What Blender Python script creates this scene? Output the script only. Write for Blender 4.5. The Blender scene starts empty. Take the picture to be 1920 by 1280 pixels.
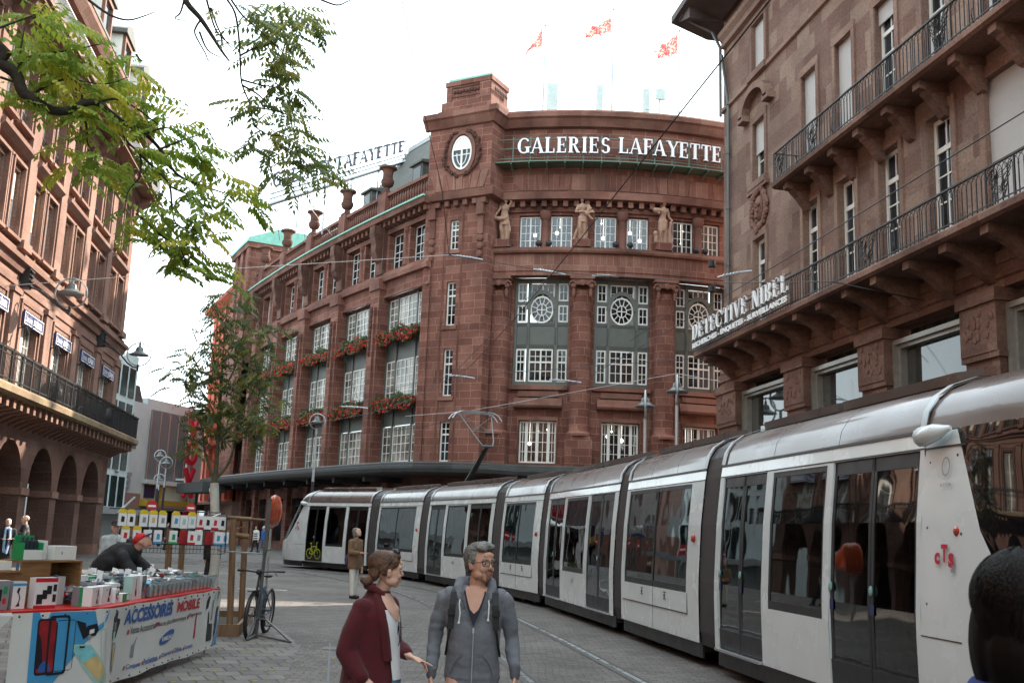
import bpy, bmesh, math, random
from mathutils import Vector, Matrix
from mathutils import noise as mnoise
SC = bpy.context.scene; COL = SC.collection
R_ = math.radians; PI = math.pi
sin, cos = math.sin, math.cos
FPX, PITCH, ROLL, YAW, EYE = 1941.5, R_(10.562), R_(2.195), R_(9.05), 1.75
_fh = Vector((sin(YAW), cos(YAW), 0)); _xr = Vector((cos(YAW), -sin(YAW), 0)); _zz = Vector((0, 0, 1))
CF = cos(PITCH)*_fh + sin(PITCH)*_zz; _u = -sin(PITCH)*_fh + cos(PITCH)*_zz
CX = cos(ROLL)*_xr + sin(ROLL)*_u; CU = -sin(ROLL)*_xr + cos(ROLL)*_u
cam = bpy.data.cameras.new('camera'); camo = bpy.data.objects.new('camera', cam); COL.objects.link(camo)
camo.matrix_world = Matrix(((CX.x, CU.x, -CF.x, 0), (CX.y, CU.y, -CF.y, 0), (CX.z, CU.z, -CF.z, EYE), (0, 0, 0, 1)))
cam.sensor_width = 36; cam.lens = FPX/1920*36; cam.clip_start = .1; cam.clip_end = 2000
cam.dof.use_dof = True; cam.dof.focus_distance = 16; cam.dof.aperture_fstop = 9
SC.camera = camo
SUN_AZ, SUN_EL = R_(57), R_(37)
sd = Vector((sin(SUN_AZ)*cos(SUN_EL), cos(SUN_AZ)*cos(SUN_EL), sin(SUN_EL)))
sl = bpy.data.lights.new('sun', 'SUN'); sl.energy = 3.4; sl.angle = R_(.6); sl.color = (1, .9, .76)
so = bpy.data.objects.new('sun', sl); COL.objects.link(so); so.rotation_euler = sd.to_track_quat('Z', 'Y').to_euler(); so.location = (30, 20, 60)
W = bpy.data.worlds.new('World'); SC.world = W; W.use_nodes = True
nt = W.node_tree; nt.nodes.clear()
sky = nt.nodes.new('ShaderNodeTexSky'); sky.sky_type = 'NISHITA'; sky.sun_disc = False
sky.sun_elevation = SUN_EL; sky.sun_rotation = SUN_AZ; sky.dust_density = 3.5; sky.air_density = 1.0
tcw = nt.nodes.new('ShaderNodeTexCoord'); nz = nt.nodes.new('ShaderNodeTexNoise'); nz.inputs['Scale'].default_value = 1.6; nz.inputs['Detail'].default_value = 5
mpw = nt.nodes.new('ShaderNodeMapping'); mpw.inputs['Scale'].default_value = (1, 1, 2.6)
cr = nt.nodes.new('ShaderNodeValToRGB'); cr.color_ramp.elements[0].position = .3; cr.color_ramp.elements[0].color = (.62, .62, .62, 1); cr.color_ramp.elements[1].position = .7; cr.color_ramp.elements[1].color = (.9, .9, .9, 1)
mx = nt.nodes.new('ShaderNodeMix'); mx.data_type = 'RGBA'; mx.inputs['B'].default_value = (8.0, 9.3, 9.8, 1)
bg = nt.nodes.new('ShaderNodeBackground'); bg.inputs['Strength'].default_value = .08
wo = nt.nodes.new('ShaderNodeOutputWorld'); L = nt.links.new
L(tcw.outputs['Generated'], mpw.inputs['Vector']); L(mpw.outputs['Vector'], nz.inputs['Vector']); L(nz.outputs['Fac'], cr.inputs['Fac']); L(cr.outputs['Color'], mx.inputs['Factor'])
L(sky.outputs['Color'], mx.inputs['A']); L(mx.outputs['Result'], bg.inputs['Color']); L(bg.outputs['Background'], wo.inputs['Surface'])
SC.view_settings.view_transform = 'Standard'; SC.view_settings.look = 'None'; SC.view_settings.exposure = 2.1; SC.view_settings.gamma = 1
SC.view_settings.use_curve_mapping = False
SC.cycles.max_bounces = 7; SC.cycles.diffuse_bounces = 2; SC.cycles.transparent_max_bounces = 12; SC.cycles.use_denoising = True
try: SC.cycles.caustics_reflective = False; SC.cycles.caustics_refractive = False
except Exception: pass
def at(px, py, D):
 """a world point D metres away (horizontally) in the direction of a spot of the photograph"""
 d = CF + CX*((px-960)/FPX) - CU*((py-640)/FPX)
 return Vector((0, 0, EYE)) + d*(D/math.hypot(d.x, d.y))
def nodes(name):
 m = bpy.data.materials.new(name); m.use_nodes = True; t = m.node_tree
 return m, t, t.nodes['Principled BSDF'], t.links.new
def mat(name, c, rough=.6, metal=0, var=.12, vs=6., bump=0., bs=30., spec=None, emit=None, es=1., coat=0, sheen=0):
 m, t, b, l = nodes(name)
 b.inputs['Roughness'].default_value = rough; b.inputs['Metallic'].default_value = metal
 if spec is not None: b.inputs['Specular IOR Level'].default_value = spec
 if coat: b.inputs['Coat Weight'].default_value = coat; b.inputs['Coat Roughness'].default_value = .06
 if sheen: b.inputs['Sheen Weight'].default_value = sheen
 if emit: b.inputs['Emission Color'].default_value = (*emit, 1); b.inputs['Emission Strength'].default_value = es
 b.inputs['Base Color'].default_value = (*c, 1)
 tc = t.nodes.new('ShaderNodeTexCoord')
 if var:
  n = t.nodes.new('ShaderNodeTexNoise'); n.inputs['Scale'].default_value = vs; n.inputs['Detail'].default_value = 5
  l(tc.outputs['Object'], n.inputs['Vector'])
  mr = t.nodes.new('ShaderNodeMapRange'); mr.inputs[1].default_value = .3; mr.inputs[2].default_value = .7
  mr.inputs[3].default_value = 1-var; mr.inputs[4].default_value = 1+var
  l(n.outputs['Fac'], mr.inputs[0])
  v = t.nodes.new('ShaderNodeVectorMath'); v.operation = 'SCALE'; v.inputs[0].default_value = c
  l(mr.outputs[0], v.inputs['Scale']); l(v.outputs[0], b.inputs['Base Color'])
  mr2 = t.nodes.new('ShaderNodeMapRange'); mr2.inputs[1].default_value = .3; mr2.inputs[2].default_value = .7
  mr2.inputs[3].default_value = max(.02, rough-.08); mr2.inputs[4].default_value = min(1, rough+.08)
  l(n.outputs['Fac'], mr2.inputs[0]); l(mr2.outputs[0], b.inputs['Roughness'])
 if bump:
  n2 = t.nodes.new('ShaderNodeTexNoise'); n2.inputs['Scale'].default_value = bs; n2.inputs['Detail'].default_value = 4
  l(tc.outputs['Object'], n2.inputs['Vector'])
  bp = t.nodes.new('ShaderNodeBump'); bp.inputs['Strength'].default_value = bump; bp.inputs['Distance'].default_value = .02
  l(n2.outputs['Fac'], bp.inputs['Height']); l(bp.outputs[0], b.inputs['Normal'])
 return m
def stone(name, c1, c2, mortar, bw=.95, bh=.42, msz=.012, stain=.35, pale=(.42, .3, .22), dark=.55, seed=0., rot=False, btf=.4):
 """coursed sandstone: every block its own tone, pale joints, pale and dark weathering"""
 m, t, b, l = nodes(name); N = t.nodes.new
 b.inputs['Roughness'].default_value = .88; b.inputs['Specular IOR Level'].default_value = .25
 uv = N('ShaderNodeUVMap'); mp = N('ShaderNodeMapping'); mp.inputs['Location'].default_value = (seed, seed*.37, 0)
 l(uv.outputs[0], mp.inputs[0])
 br = N('ShaderNodeTexBrick'); br.inputs['Scale'].default_value = 1; br.inputs['Brick Width'].default_value = bw; br.inputs['Row Height'].default_value = bh
 br.inputs['Mortar Size'].default_value = msz; br.inputs['Mortar Smooth'].default_value = .3; br.offset = .43; br.squash = .72; br.squash_frequency = 3
 br.inputs['Color1'].default_value = (*c1, 1); br.inputs['Color2'].default_value = (*c2, 1); br.inputs['Mortar'].default_value = (*mortar, 1)
 l(mp.outputs[0], br.inputs['Vector'])
 br2 = N('ShaderNodeTexBrick'); br2.inputs['Scale'].default_value = 1; br2.inputs['Brick Width'].default_value = bw; br2.inputs['Row Height'].default_value = bh
 br2.inputs['Mortar Size'].default_value = 0; br2.offset = .43; br2.squash = .72; br2.squash_frequency = 3; br2.inputs['Bias'].default_value = -.55
 br2.inputs['Color1'].default_value = (0, 0, 0, 1); br2.inputs['Color2'].default_value = (1, 1, 1, 1)
 mp2 = N('ShaderNodeMapping'); mp2.inputs['Location'].default_value = (seed, seed*.37, 0); l(uv.outputs[0], mp2.inputs[0]); l(mp2.outputs[0], br2.inputs['Vector'])
 n1 = N('ShaderNodeTexNoise'); n1.inputs['Scale'].default_value = 1.3; n1.inputs['Detail'].default_value = 7; n1.inputs['Roughness'].default_value = .65; n1.inputs['Distortion'].default_value = .8
 mp3 = N('ShaderNodeMapping'); mp3.inputs['Scale'].default_value = (1, .35, 1) if rot else (.8, 1.7, 1); l(mp.outputs[0], mp3.inputs[0]); l(mp3.outputs[0], n1.inputs['Vector'])
 r1 = N('ShaderNodeMapRange'); r1.inputs[1].default_value = .6; r1.inputs[2].default_value = .74; r1.inputs[4].default_value = stain; l(n1.outputs['Fac'], r1.inputs[0])
 m1 = N('ShaderNodeMix'); m1.data_type = 'RGBA'; l(r1.outputs[0], m1.inputs['Factor']); l(br.outputs['Color'], m1.inputs['A']); m1.inputs['B'].default_value = (*pale, 1)
 bt = N('ShaderNodeMath'); bt.operation = 'MULTIPLY'; l(br2.outputs['Color'], bt.inputs[0]); bt.inputs[1].default_value = btf
 m3 = N('ShaderNodeMix'); m3.data_type = 'RGBA'; l(bt.outputs[0], m3.inputs['Factor']); l(m1.outputs['Result'], m3.inputs['A']); m3.inputs['B'].default_value = (*[x*1.0+.03 for x in pale], 1)
 n2 = N('ShaderNodeTexNoise'); n2.inputs['Scale'].default_value = .35; n2.inputs['Detail'].default_value = 8; n2.inputs['Roughness'].default_value = .6; l(mp.outputs[0], n2.inputs['Vector'])
 r2 = N('ShaderNodeMapRange'); r2.inputs[1].default_value = .33; r2.inputs[2].default_value = .6; r2.inputs[3].default_value = dark; r2.inputs[4].default_value = 1.12; l(n2.outputs['Fac'], r2.inputs[0])
 n3 = N('ShaderNodeTexNoise'); n3.inputs['Scale'].default_value = 14; n3.inputs['Detail'].default_value = 6; l(mp.outputs[0], n3.inputs['Vector'])
 r3 = N('ShaderNodeMapRange'); r3.inputs[1].default_value = .3; r3.inputs[2].default_value = .7; r3.inputs[3].default_value = .78; r3.inputs[4].default_value = 1.22; l(n3.outputs['Fac'], r3.inputs[0])
 mm = N('ShaderNodeMath'); mm.operation = 'MULTIPLY'; l(r2.outputs[0], mm.inputs[0]); l(r3.outputs[0], mm.inputs[1])
 sc = N('ShaderNodeVectorMath'); sc.operation = 'SCALE'; l(m3.outputs['Result'], sc.inputs[0]); l(mm.outputs[0], sc.inputs['Scale']); l(sc.outputs[0], b.inputs['Base Color'])
 bp = N('ShaderNodeBump'); bp.inputs['Strength'].default_value = .5; bp.inputs['Distance'].default_value = .03
 ad = N('ShaderNodeMath'); ad.operation = 'SUBTRACT'; l(n3.outputs['Fac'], ad.inputs[0]); l(br.outputs['Fac'], ad.inputs[1]); l(ad.outputs[0], bp.inputs['Height']); l(bp.outputs[0], b.inputs['Normal'])
 return m
def glassmat(name, c=(.012, .016, .02), rough=.03, wav=.25, ws=1.2, spec=.55):
 """dark window glass, slightly wavy so that its reflections wobble"""
 m, t, b, l = nodes(name); N = t.nodes.new
 b.inputs['Roughness'].default_value = rough; b.inputs['Specular IOR Level'].default_value = spec
 tc = N('ShaderNodeTexCoord'); n = N('ShaderNodeTexNoise'); n.inputs['Scale'].default_value = ws; n.inputs['Detail'].default_value = 1
 l(tc.outputs['Object'], n.inputs['Vector'])
 bp = N('ShaderNodeBump'); bp.inputs['Strength'].default_value = wav; bp.inputs['Distance'].default_value = .05; l(n.outputs['Fac'], bp.inputs['Height']); l(bp.outputs[0], b.inputs['Normal'])
 n2 = N('ShaderNodeTexNoise'); n2.inputs['Scale'].default_value = .8; l(tc.outputs['Object'], n2.inputs['Vector'])
 mr = N('ShaderNodeMapRange'); mr.inputs[1].default_value = .35; mr.inputs[2].default_value = .65; mr.inputs[3].default_value = .4; mr.inputs[4].default_value = 2.2; l(n2.outputs['Fac'], mr.inputs[0])
 v = N('ShaderNodeVectorMath'); v.operation = 'SCALE'; v.inputs[0].default_value = c; l(mr.outputs[0], v.inputs['Scale']); l(v.outputs[0], b.inputs['Base Color'])
 return m
def clearglass(name, tint=(.6, .62, .62), ior=1.5, wav=.1):
 m = bpy.data.materials.new(name); m.use_nodes = True; t = m.node_tree; t.nodes.clear(); N = t.nodes.new; l = t.links.new
 o = N('ShaderNodeOutputMaterial'); mx = N('ShaderNodeMixShader'); tr = N('ShaderNodeBsdfTransparent'); gl = N('ShaderNodeBsdfGlossy'); fr = N('ShaderNodeLayerWeight')
 tr.inputs[0].default_value = (*tint, 1); gl.inputs['Roughness'].default_value = .02; fr.inputs[0].default_value = .5; pw = N('ShaderNodeMath'); pw.operation = 'POWER'; pw.inputs[1].default_value = 3.2; rg = N('ShaderNodeMapRange'); rg.inputs[3].default_value = .07; rg.inputs[4].default_value = .95; l(fr.outputs['Facing'], pw.inputs[0]); l(pw.outputs[0], rg.inputs[0])
 tc = N('ShaderNodeTexCoord'); n = N('ShaderNodeTexNoise'); n.inputs['Scale'].default_value = 1.6; n.inputs['Detail'].default_value = 1; l(tc.outputs['Object'], n.inputs['Vector'])
 bp = N('ShaderNodeBump'); bp.inputs['Strength'].default_value = wav; bp.inputs['Distance'].default_value = .05; l(n.outputs['Fac'], bp.inputs['Height']); l(bp.outputs[0], gl.inputs['Normal']); l(rg.outputs[0], mx.inputs[0]); l(tr.outputs[0], mx.inputs[1]); l(gl.outputs[0], mx.inputs[2]); l(mx.outputs[0], o.inputs[0])
 return m
def leafmat(name, c1, c2, c3):
 m, t, b, l = nodes(name); N = t.nodes.new
 b.inputs['Roughness'].default_value = .5
 g = N('ShaderNodeNewGeometry'); r = N('ShaderNodeValToRGB'); e = r.color_ramp.elements
 e[0].color = (*c1, 1); e[1].color = (*c3, 1); x = e.new(.6); x.color = (*c2, 1)
 l(g.outputs['Random Per Island'], r.inputs[0]); l(r.outputs[0], b.inputs['Base Color'])
 tl = N('ShaderNodeBsdfTranslucent'); l(r.outputs[0], tl.inputs[0]); mxs = N('ShaderNodeMixShader'); mxs.inputs[0].default_value = .5
 l(b.outputs[0], mxs.inputs[1]); l(tl.outputs[0], mxs.inputs[2]); l(mxs.outputs[0], t.nodes['Material Output'].inputs[0])
 return m
M = {}
M['gstone'] = stone('red_sandstone', (0.161, 0.063, 0.046), (0.234, 0.100, 0.073), (0.354, 0.224, 0.172), bw=1.05, bh=.46, msz=.014, stain=.45, pale=(0.312, 0.183, 0.129), dark=.55, btf=.35)
M['gstone_v'] = stone('red_sandstone_slabs', (0.177, 0.076, 0.057), (0.234, 0.109, 0.080), (0.295, 0.202, 0.159), bw=.55, bh=1.6, stain=.5, pale=(0.308, 0.195, 0.139), seed=3.3, rot=True)
M['gtrim'] = stone('red_sandstone_trim', (0.181, 0.081, 0.060), (0.227, 0.105, 0.078), (0.207, 0.115, 0.090), bw=1.5, bh=2.7, msz=.008, stain=.45, pale=(0.261, 0.162, 0.108), dark=.45, seed=7.1)
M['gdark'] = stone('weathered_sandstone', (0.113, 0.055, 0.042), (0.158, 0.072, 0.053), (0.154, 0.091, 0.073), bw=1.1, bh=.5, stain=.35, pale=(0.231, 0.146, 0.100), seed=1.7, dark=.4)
M['rstone'] = stone('mottled_sandstone', (0.173, 0.098, 0.076), (0.268, 0.183, 0.144), (0.234, 0.155, 0.120), bw=.8, bh=.5, msz=.004, stain=.5, pale=(0.346, 0.253, 0.176), dark=.75, seed=11.3, btf=.55)
M['rtrim'] = stone('mottled_sandstone_trim', (0.241, 0.145, 0.113), (0.283, 0.184, 0.146), (0.242, 0.158, 0.126), bw=1.2, bh=1.3, msz=.004, stain=.4, pale=(0.337, 0.248, 0.174), dark=.6, seed=14.9)
M['rdark'] = stone('sooty_sandstone', (0.174, 0.093, 0.071), (0.228, 0.132, 0.101), (0.167, 0.093, 0.068), bw=.9, bh=.45, msz=.006, stain=.3, pale=(0.283, 0.196, 0.135), dark=.45, seed=16.)
M['lstone'] = stone('pink_sandstone', (0.201, 0.110, 0.084), (0.247, 0.142, 0.110), (0.287, 0.207, 0.168), bw=.9, bh=.4, msz=.008, stain=.3, pale=(0.287, 0.205, 0.158), dark=.8, seed=21.)
M['ltrim'] = stone('pink_sandstone_trim', (0.212, 0.117, 0.090), (0.242, 0.141, 0.110), (0.204, 0.127, 0.101), bw=1.4, bh=1.2, msz=.004, stain=.3, pale=(0.276, 0.199, 0.156), dark=.75, seed=23.)
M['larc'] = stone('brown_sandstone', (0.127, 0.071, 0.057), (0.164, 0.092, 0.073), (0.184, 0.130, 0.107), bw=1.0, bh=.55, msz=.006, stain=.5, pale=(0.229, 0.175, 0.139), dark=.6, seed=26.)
M['metal'] = mat('grey_green_metal', (.105, .115, .10), .5, var=.12, vs=2)
M['white'] = mat('white_painted_frame', (.78, .77, .72), .5, var=.06, vs=3)
M['dark'] = mat('black_iron', (.018, .018, .02), .5, var=.2, vs=8)
M['canopy'] = mat('dark_canopy_metal', (.05, .052, .052), .45, var=.25, vs=1.2)
M['copper'] = mat('green_copper', (.22, .50, .40), .6, var=.15, vs=3)
M['slate'] = mat('dark_slate', (.085, .085, .075), .7, var=.35, vs=2.5, bump=.5, bs=14)
M['zinc'] = mat('zinc_grey', (.35, .37, .38), .45, var=.12, vs=3)
M['glass'] = glassmat('window_glass')
M['glassb'] = glassmat('curtained_window_glass', c=(.16, .145, .125), wav=.35)
M['shutter'] = None
M['storeglass'] = clearglass('shop_floor_glass', tint=(.75, .8, .85), wav=.3)
M['room'] = mat('dim_sales_floor', (.06, .055, .06), .9, var=.5, vs=1.5); M['bulb'] = mat('lit_lamp', (1, .9, .8), .5, var=0, emit=(1, .82, .6), es=1.6)
M['galv'] = mat('galvanised_steel', (.42, .44, .45), .4, metal=.6, var=.1, vs=5)
M['statue'] = mat('statue_sandstone', (.33, .2, .14), .9, var=.3, vs=3, bump=.5, bs=12)
def shutter():
 m, t, b, l = nodes('roller_shutter'); N = t.nodes.new; uv = N('ShaderNodeUVMap'); sp = N('ShaderNodeSeparateXYZ'); l(uv.outputs[0], sp.inputs[0])
 mu = N('ShaderNodeMath'); mu.operation = 'MULTIPLY'; mu.inputs[1].default_value = 2*PI/.055; l(sp.outputs[1], mu.inputs[0])
 sn = N('ShaderNodeMath'); sn.operation = 'SINE'; l(mu.outputs[0], sn.inputs[0])
 ab = N('ShaderNodeMath'); ab.operation = 'ABSOLUTE'; l(sn.outputs[0], ab.inputs[0])
 r = N('ShaderNodeMapRange'); r.inputs[1].default_value = 0; r.inputs[2].default_value = .35; r.inputs[3].default_value = .7; r.inputs[4].default_value = 1; l(ab.outputs[0], r.inputs[0])
 v = N('ShaderNodeVectorMath'); v.operation = 'SCALE'; v.inputs[0].default_value = (.62, .6, .58); l(r.outputs[0], v.inputs['Scale']); l(v.outputs[0], b.inputs['Base Color'])
 bp = N('ShaderNodeBump'); bp.inputs['Distance'].default_value = .01; l(ab.outputs[0], bp.inputs['Height']); l(bp.outputs[0], b.inputs['Normal']); b.inputs['Roughness'].default_value = .55
 return m
M['shutter'] = shutter()
def tag(o, label=None, cat=None, group=None, kind=None):
 if label: o['label'] = label
 if cat: o['category'] = cat
 if group: o['group'] = group
 if kind: o['kind'] = kind
 return o
OFFS = {}
def thing(name, label, cat, loc=(0, 0, 0), rz=0, group=None, w=False):
 o = bpy.data.objects.new(name, None); COL.objects.link(o); o.location = loc; o.rotation_euler = (0, 0, rz)
 if w: OFFS[o.name] = Vector(loc)
 o.empty_display_size = .3
 return tag(o, label, cat, group)
def link(name, me, m, parent=None):
 o = bpy.data.objects.new(name, me); COL.objects.link(o)
 for x in (m if isinstance(m, (list, tuple)) else [m]): me.materials.append(x)
 if parent is not None:
  o.parent = parent; f = OFFS.get(parent.name)
  if f is not None: me.transform(Matrix.Translation(-f)); OFFS[o.name] = f
 return o
def kids(o): return [c for c in bpy.data.objects if c.parent == o]
def copy_tree(o, parent=None, _k=None):
 c = o.copy(); COL.objects.link(c); c.parent = parent
 for ch in list(o.children): copy_tree(ch, c)
 return c
def world(s, o, z): return Vector((s, o, z))
class MB:
 """collects faces; build() links them as ONE mesh object, with a UV map in metres"""
 def __init__(s, fr=None): s.v = []; s.f = []; s.uv = []; s.fr = fr or world; s.mi = []; s.cur = 0
 def poly(s, pts, uv=None, fr=None):
  fr = fr or s.fr; P = [Vector(p) for p in pts]; i = len(s.v)
  if uv is None:
   n = Vector((0, 0, 0))
   for k in range(len(P)):
    a, b = P[k], P[(k+1) % len(P)]; n += Vector(((a.y-b.y)*(a.z+b.z), (a.z-b.z)*(a.x+b.x), (a.x-b.x)*(a.y+b.y)))
   ax = max(range(3), key=lambda k: abs(n[k]))
   uv = [((p.y+p.x*.0+.31, p.z) if ax == 0 else (p.x, p.z) if ax == 1 else (p.x, p.y)) for p in P]
  s.v += [fr(*p) for p in P]; s.f.append(list(range(i, i+len(P)))); s.uv.append(uv); s.mi.append(s.cur)
 def box(s, x0, x1, y0, y1, z0, z1, n=1, skip=''):
  if x1 < x0: x0, x1 = x1, x0
  if y1 < y0: y0, y1 = y1, y0
  if z1 < z0: z0, z1 = z1, z0
  for k in range(n):
   a = x0+(x1-x0)*k/n; b = x0+(x1-x0)*(k+1)/n
   s.poly([(a, y1, z0), (a, y1, z1), (b, y1, z1), (b, y1, z0)]) if 'f' not in skip else 0
   if 'b' not in skip: s.poly([(a, y0, z0), (b, y0, z0), (b, y0, z1), (a, y0, z1)])
   if 't' not in skip: s.poly([(a, y0, z1), (b, y0, z1), (b, y1, z1), (a, y1, z1)])
   if 'd' not in skip: s.poly([(a, y0, z0), (a, y1, z0), (b, y1, z0), (b, y0, z0)])
  s.poly([(x0, y0, z0), (x0, y0, z1), (x0, y1, z1), (x0, y1, z0)]); s.poly([(x1, y0, z0), (x1, y1, z0), (x1, y1, z1), (x1, y0, z1)])
 def mould(s, x0, x1, prof, n=1, caps=True):
  """profile [(o,z)...] swept along s"""
  m = len(prof); d = [0]
  for k in range(m): d.append(d[-1]+math.dist(prof[k], prof[(k+1) % m]))
  for k in range(n):
   a = x0+(x1-x0)*k/n; b = x0+(x1-x0)*(k+1)/n
   for q in range(m):
    p, r = prof[q], prof[(q+1) % m]
    s.poly([(a, *p), (b, *p), (b, *r), (a, *r)], uv=[(a, p[1]), (b, p[1]), (b, p[1]+d[q+1]-d[q]), (a, p[1]+d[q+1]-d[q])])
  if caps: s.poly([(x0, *p) for p in prof]); s.poly([(x1, *p) for p in reversed(prof)])
 def prism(s, poly, o0, o1):
  """polygon in (s,z) extruded along o"""
  s.poly([(a, o1, b) for a, b in poly]); s.poly([(a, o0, b) for a, b in reversed(poly)])
  for k in range(len(poly)):
   a, b = poly[k], poly[(k+1) % len(poly)]
   s.poly([(a[0], o0, a[1]), (b[0], o0, b[1]), (b[0], o1, b[1]), (a[0], o1, a[1])])
 def lathe(s, c, prof, n=14, a0=0., a1=2*PI, sx=1., sy=1.):
  full = abs(a1-a0-2*PI) < 1e-6
  for i in range(n):
   t0 = a0+(a1-a0)*i/n; t1 = a0+(a1-a0)*(i+1)/n
   for k in range(len(prof)-1):
    (r0, z0), (r1, z1) = prof[k], prof[k+1]
    P = [(c[0]+r0*cos(t0)*sx, c[1]+r0*sin(t0)*sy, c[2]+z0), (c[0]+r0*cos(t1)*sx, c[1]+r0*sin(t1)*sy, c[2]+z0), (c[0]+r1*cos(t1)*sx, c[1]+r1*sin(t1)*sy, c[2]+z1), (c[0]+r1*cos(t0)*sx, c[1]+r1*sin(t0)*sy, c[2]+z1)]
    U = [(t0*max(r0, .3), z0), (t1*max(r0, .3), z0), (t1*max(r0, .3), z1), (t0*max(r0, .3), z1)]
    if r0 < 1e-6: P = P[1:]; U = U[1:]
    elif r1 < 1e-6: P = P[:3]; U = U[:3]
    s.poly(P, uv=U)
 def tube(s, pts, r, n=6, caps=True):
  pts = [Vector(p) for p in pts]; m = len(pts); rr = r if isinstance(r, (list, tuple)) else [r]*m; rings = []
  a = None
  for i, p in enumerate(pts):
   d = (pts[min(i+1, m-1)]-pts[max(i-1, 0)])
   if d.length < 1e-9: d = Vector((0, 0, 1))
   d.normalize()
   if a is None: a = d.cross(Vector((0, 0, 1))) if abs(d.z) < .9 else d.cross(Vector((1, 0, 0)))
   a = a-d*a.dot(d)
   if a.length < 1e-6: a = d.orthogonal()
   a.normalize(); b = d.cross(a)
   rings.append([p+(a*cos(2*PI*k/n)+b*sin(2*PI*k/n))*rr[i] for k in range(n)])
  L_ = 0
  for i in range(m-1):
   dl = (pts[i+1]-pts[i]).length
   for k in range(n):
    k2 = (k+1) % n
    s.poly([rings[i][k], rings[i][k2], rings[i+1][k2], rings[i+1][k]], uv=[(k/n*.5, L_), ((k+1)/n*.5, L_), ((k+1)/n*.5, L_+dl), (k/n*.5, L_+dl)])
   L_ += dl
  if caps: s.poly(list(reversed(rings[0]))); s.poly(rings[-1])
 def ball(s, c, r, n=8, m=6):
  rx, ry, rz = r if isinstance(r, (list, tuple)) else (r, r, r)
  prof = [(max(0., sin(PI*k/m)), -cos(PI*k/m)) for k in range(m+1)]; prof[0] = (0., -1.); prof[-1] = (0., 1.)
  prof = [(a, b*rz) for a, b in prof]; s.lathe(c, [(a*rx, b) for a, b in prof], n, sy=ry/rx)
 def wall(s, x0, x1, z0, z1, o, holes=(), depth=.3, step=1.6, back=False):
  """a wall sheet with rectangular openings and their reveals; holes (a,b,c,d) = s0,s1,z0,z1"""
  xs = {x0, x1}; zs = {z0, z1}
  for h in holes: xs |= {h[0], h[1]}; zs |= {h[2], h[3]}
  X = sorted(x for x in xs if x0-1e-6 <= x <= x1+1e-6); Z = sorted(z for z in zs if z0-1e-6 <= z <= z1+1e-6)
  XX = [X[0]]
  for a, b in zip(X, X[1:]):
   k = max(1, math.ceil((b-a)/step)); XX += [a+(b-a)*q/k for q in range(1, k+1)]
  for a, b in zip(XX, XX[1:]):
   for c, d in zip(Z, Z[1:]):
    mx_, mz_ = (a+b)/2, (c+d)/2
    if any(h[0] < mx_ < h[1] and h[2] < mz_ < h[3] for h in holes): continue
    s.poly([(a, o, c), (a, o, d), (b, o, d), (b, o, c)])
  for h in holes:
   dp = h[4] if len(h) > 4 else depth; a, b, c, d = h[:4]
   s.poly([(a, o, c), (a, o-dp, c), (a, o-dp, d), (a, o, d)]); s.poly([(b, o, c), (b, o, d), (b, o-dp, d), (b, o-dp, c)])
   s.poly([(a, o, d), (a, o-dp, d), (b, o-dp, d), (b, o, d)]); s.poly([(a, o, c), (b, o, c), (b, o-dp, c), (a, o-dp, c)])
 def build(s, name, m, parent=None, smooth=False, bevel=0, recenter=True):
  me = bpy.data.meshes.new(name)
  me.from_pydata([tuple(v) for v in s.v], [], s.f); ul = me.uv_layers.new(name='UVMap')
  flat = [c for u in s.uv for p in u for c in p]; ul.data.foreach_set('uv', flat)
  if any(s.mi): me.polygons.foreach_set('material_index', s.mi)
  if smooth:
   bm = bmesh.new(); bm.from_mesh(me); bmesh.ops.remove_doubles(bm, verts=bm.verts, dist=1e-5); bmesh.ops.recalc_face_normals(bm, faces=bm.faces)
   bm.to_mesh(me); bm.free(); me.polygons.foreach_set('use_smooth', [True]*len(me.polygons))
   try: me.set_sharp_from_angle(angle=R_(smooth if smooth is not True else 50))
   except Exception: pass
  else:
   bm = bmesh.new(); bm.from_mesh(me); bmesh.ops.remove_doubles(bm, verts=bm.verts, dist=1e-5); bmesh.ops.recalc_face_normals(bm, faces=bm.faces); bm.to_mesh(me); bm.free()
  return link(name, me, m, parent)
def plane_frame(ox, oy, dx, dy, nx, ny):
 return lambda s, o, z: Vector((ox+dx*s+nx*o, oy+dy*s+ny*o, z))
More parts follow.
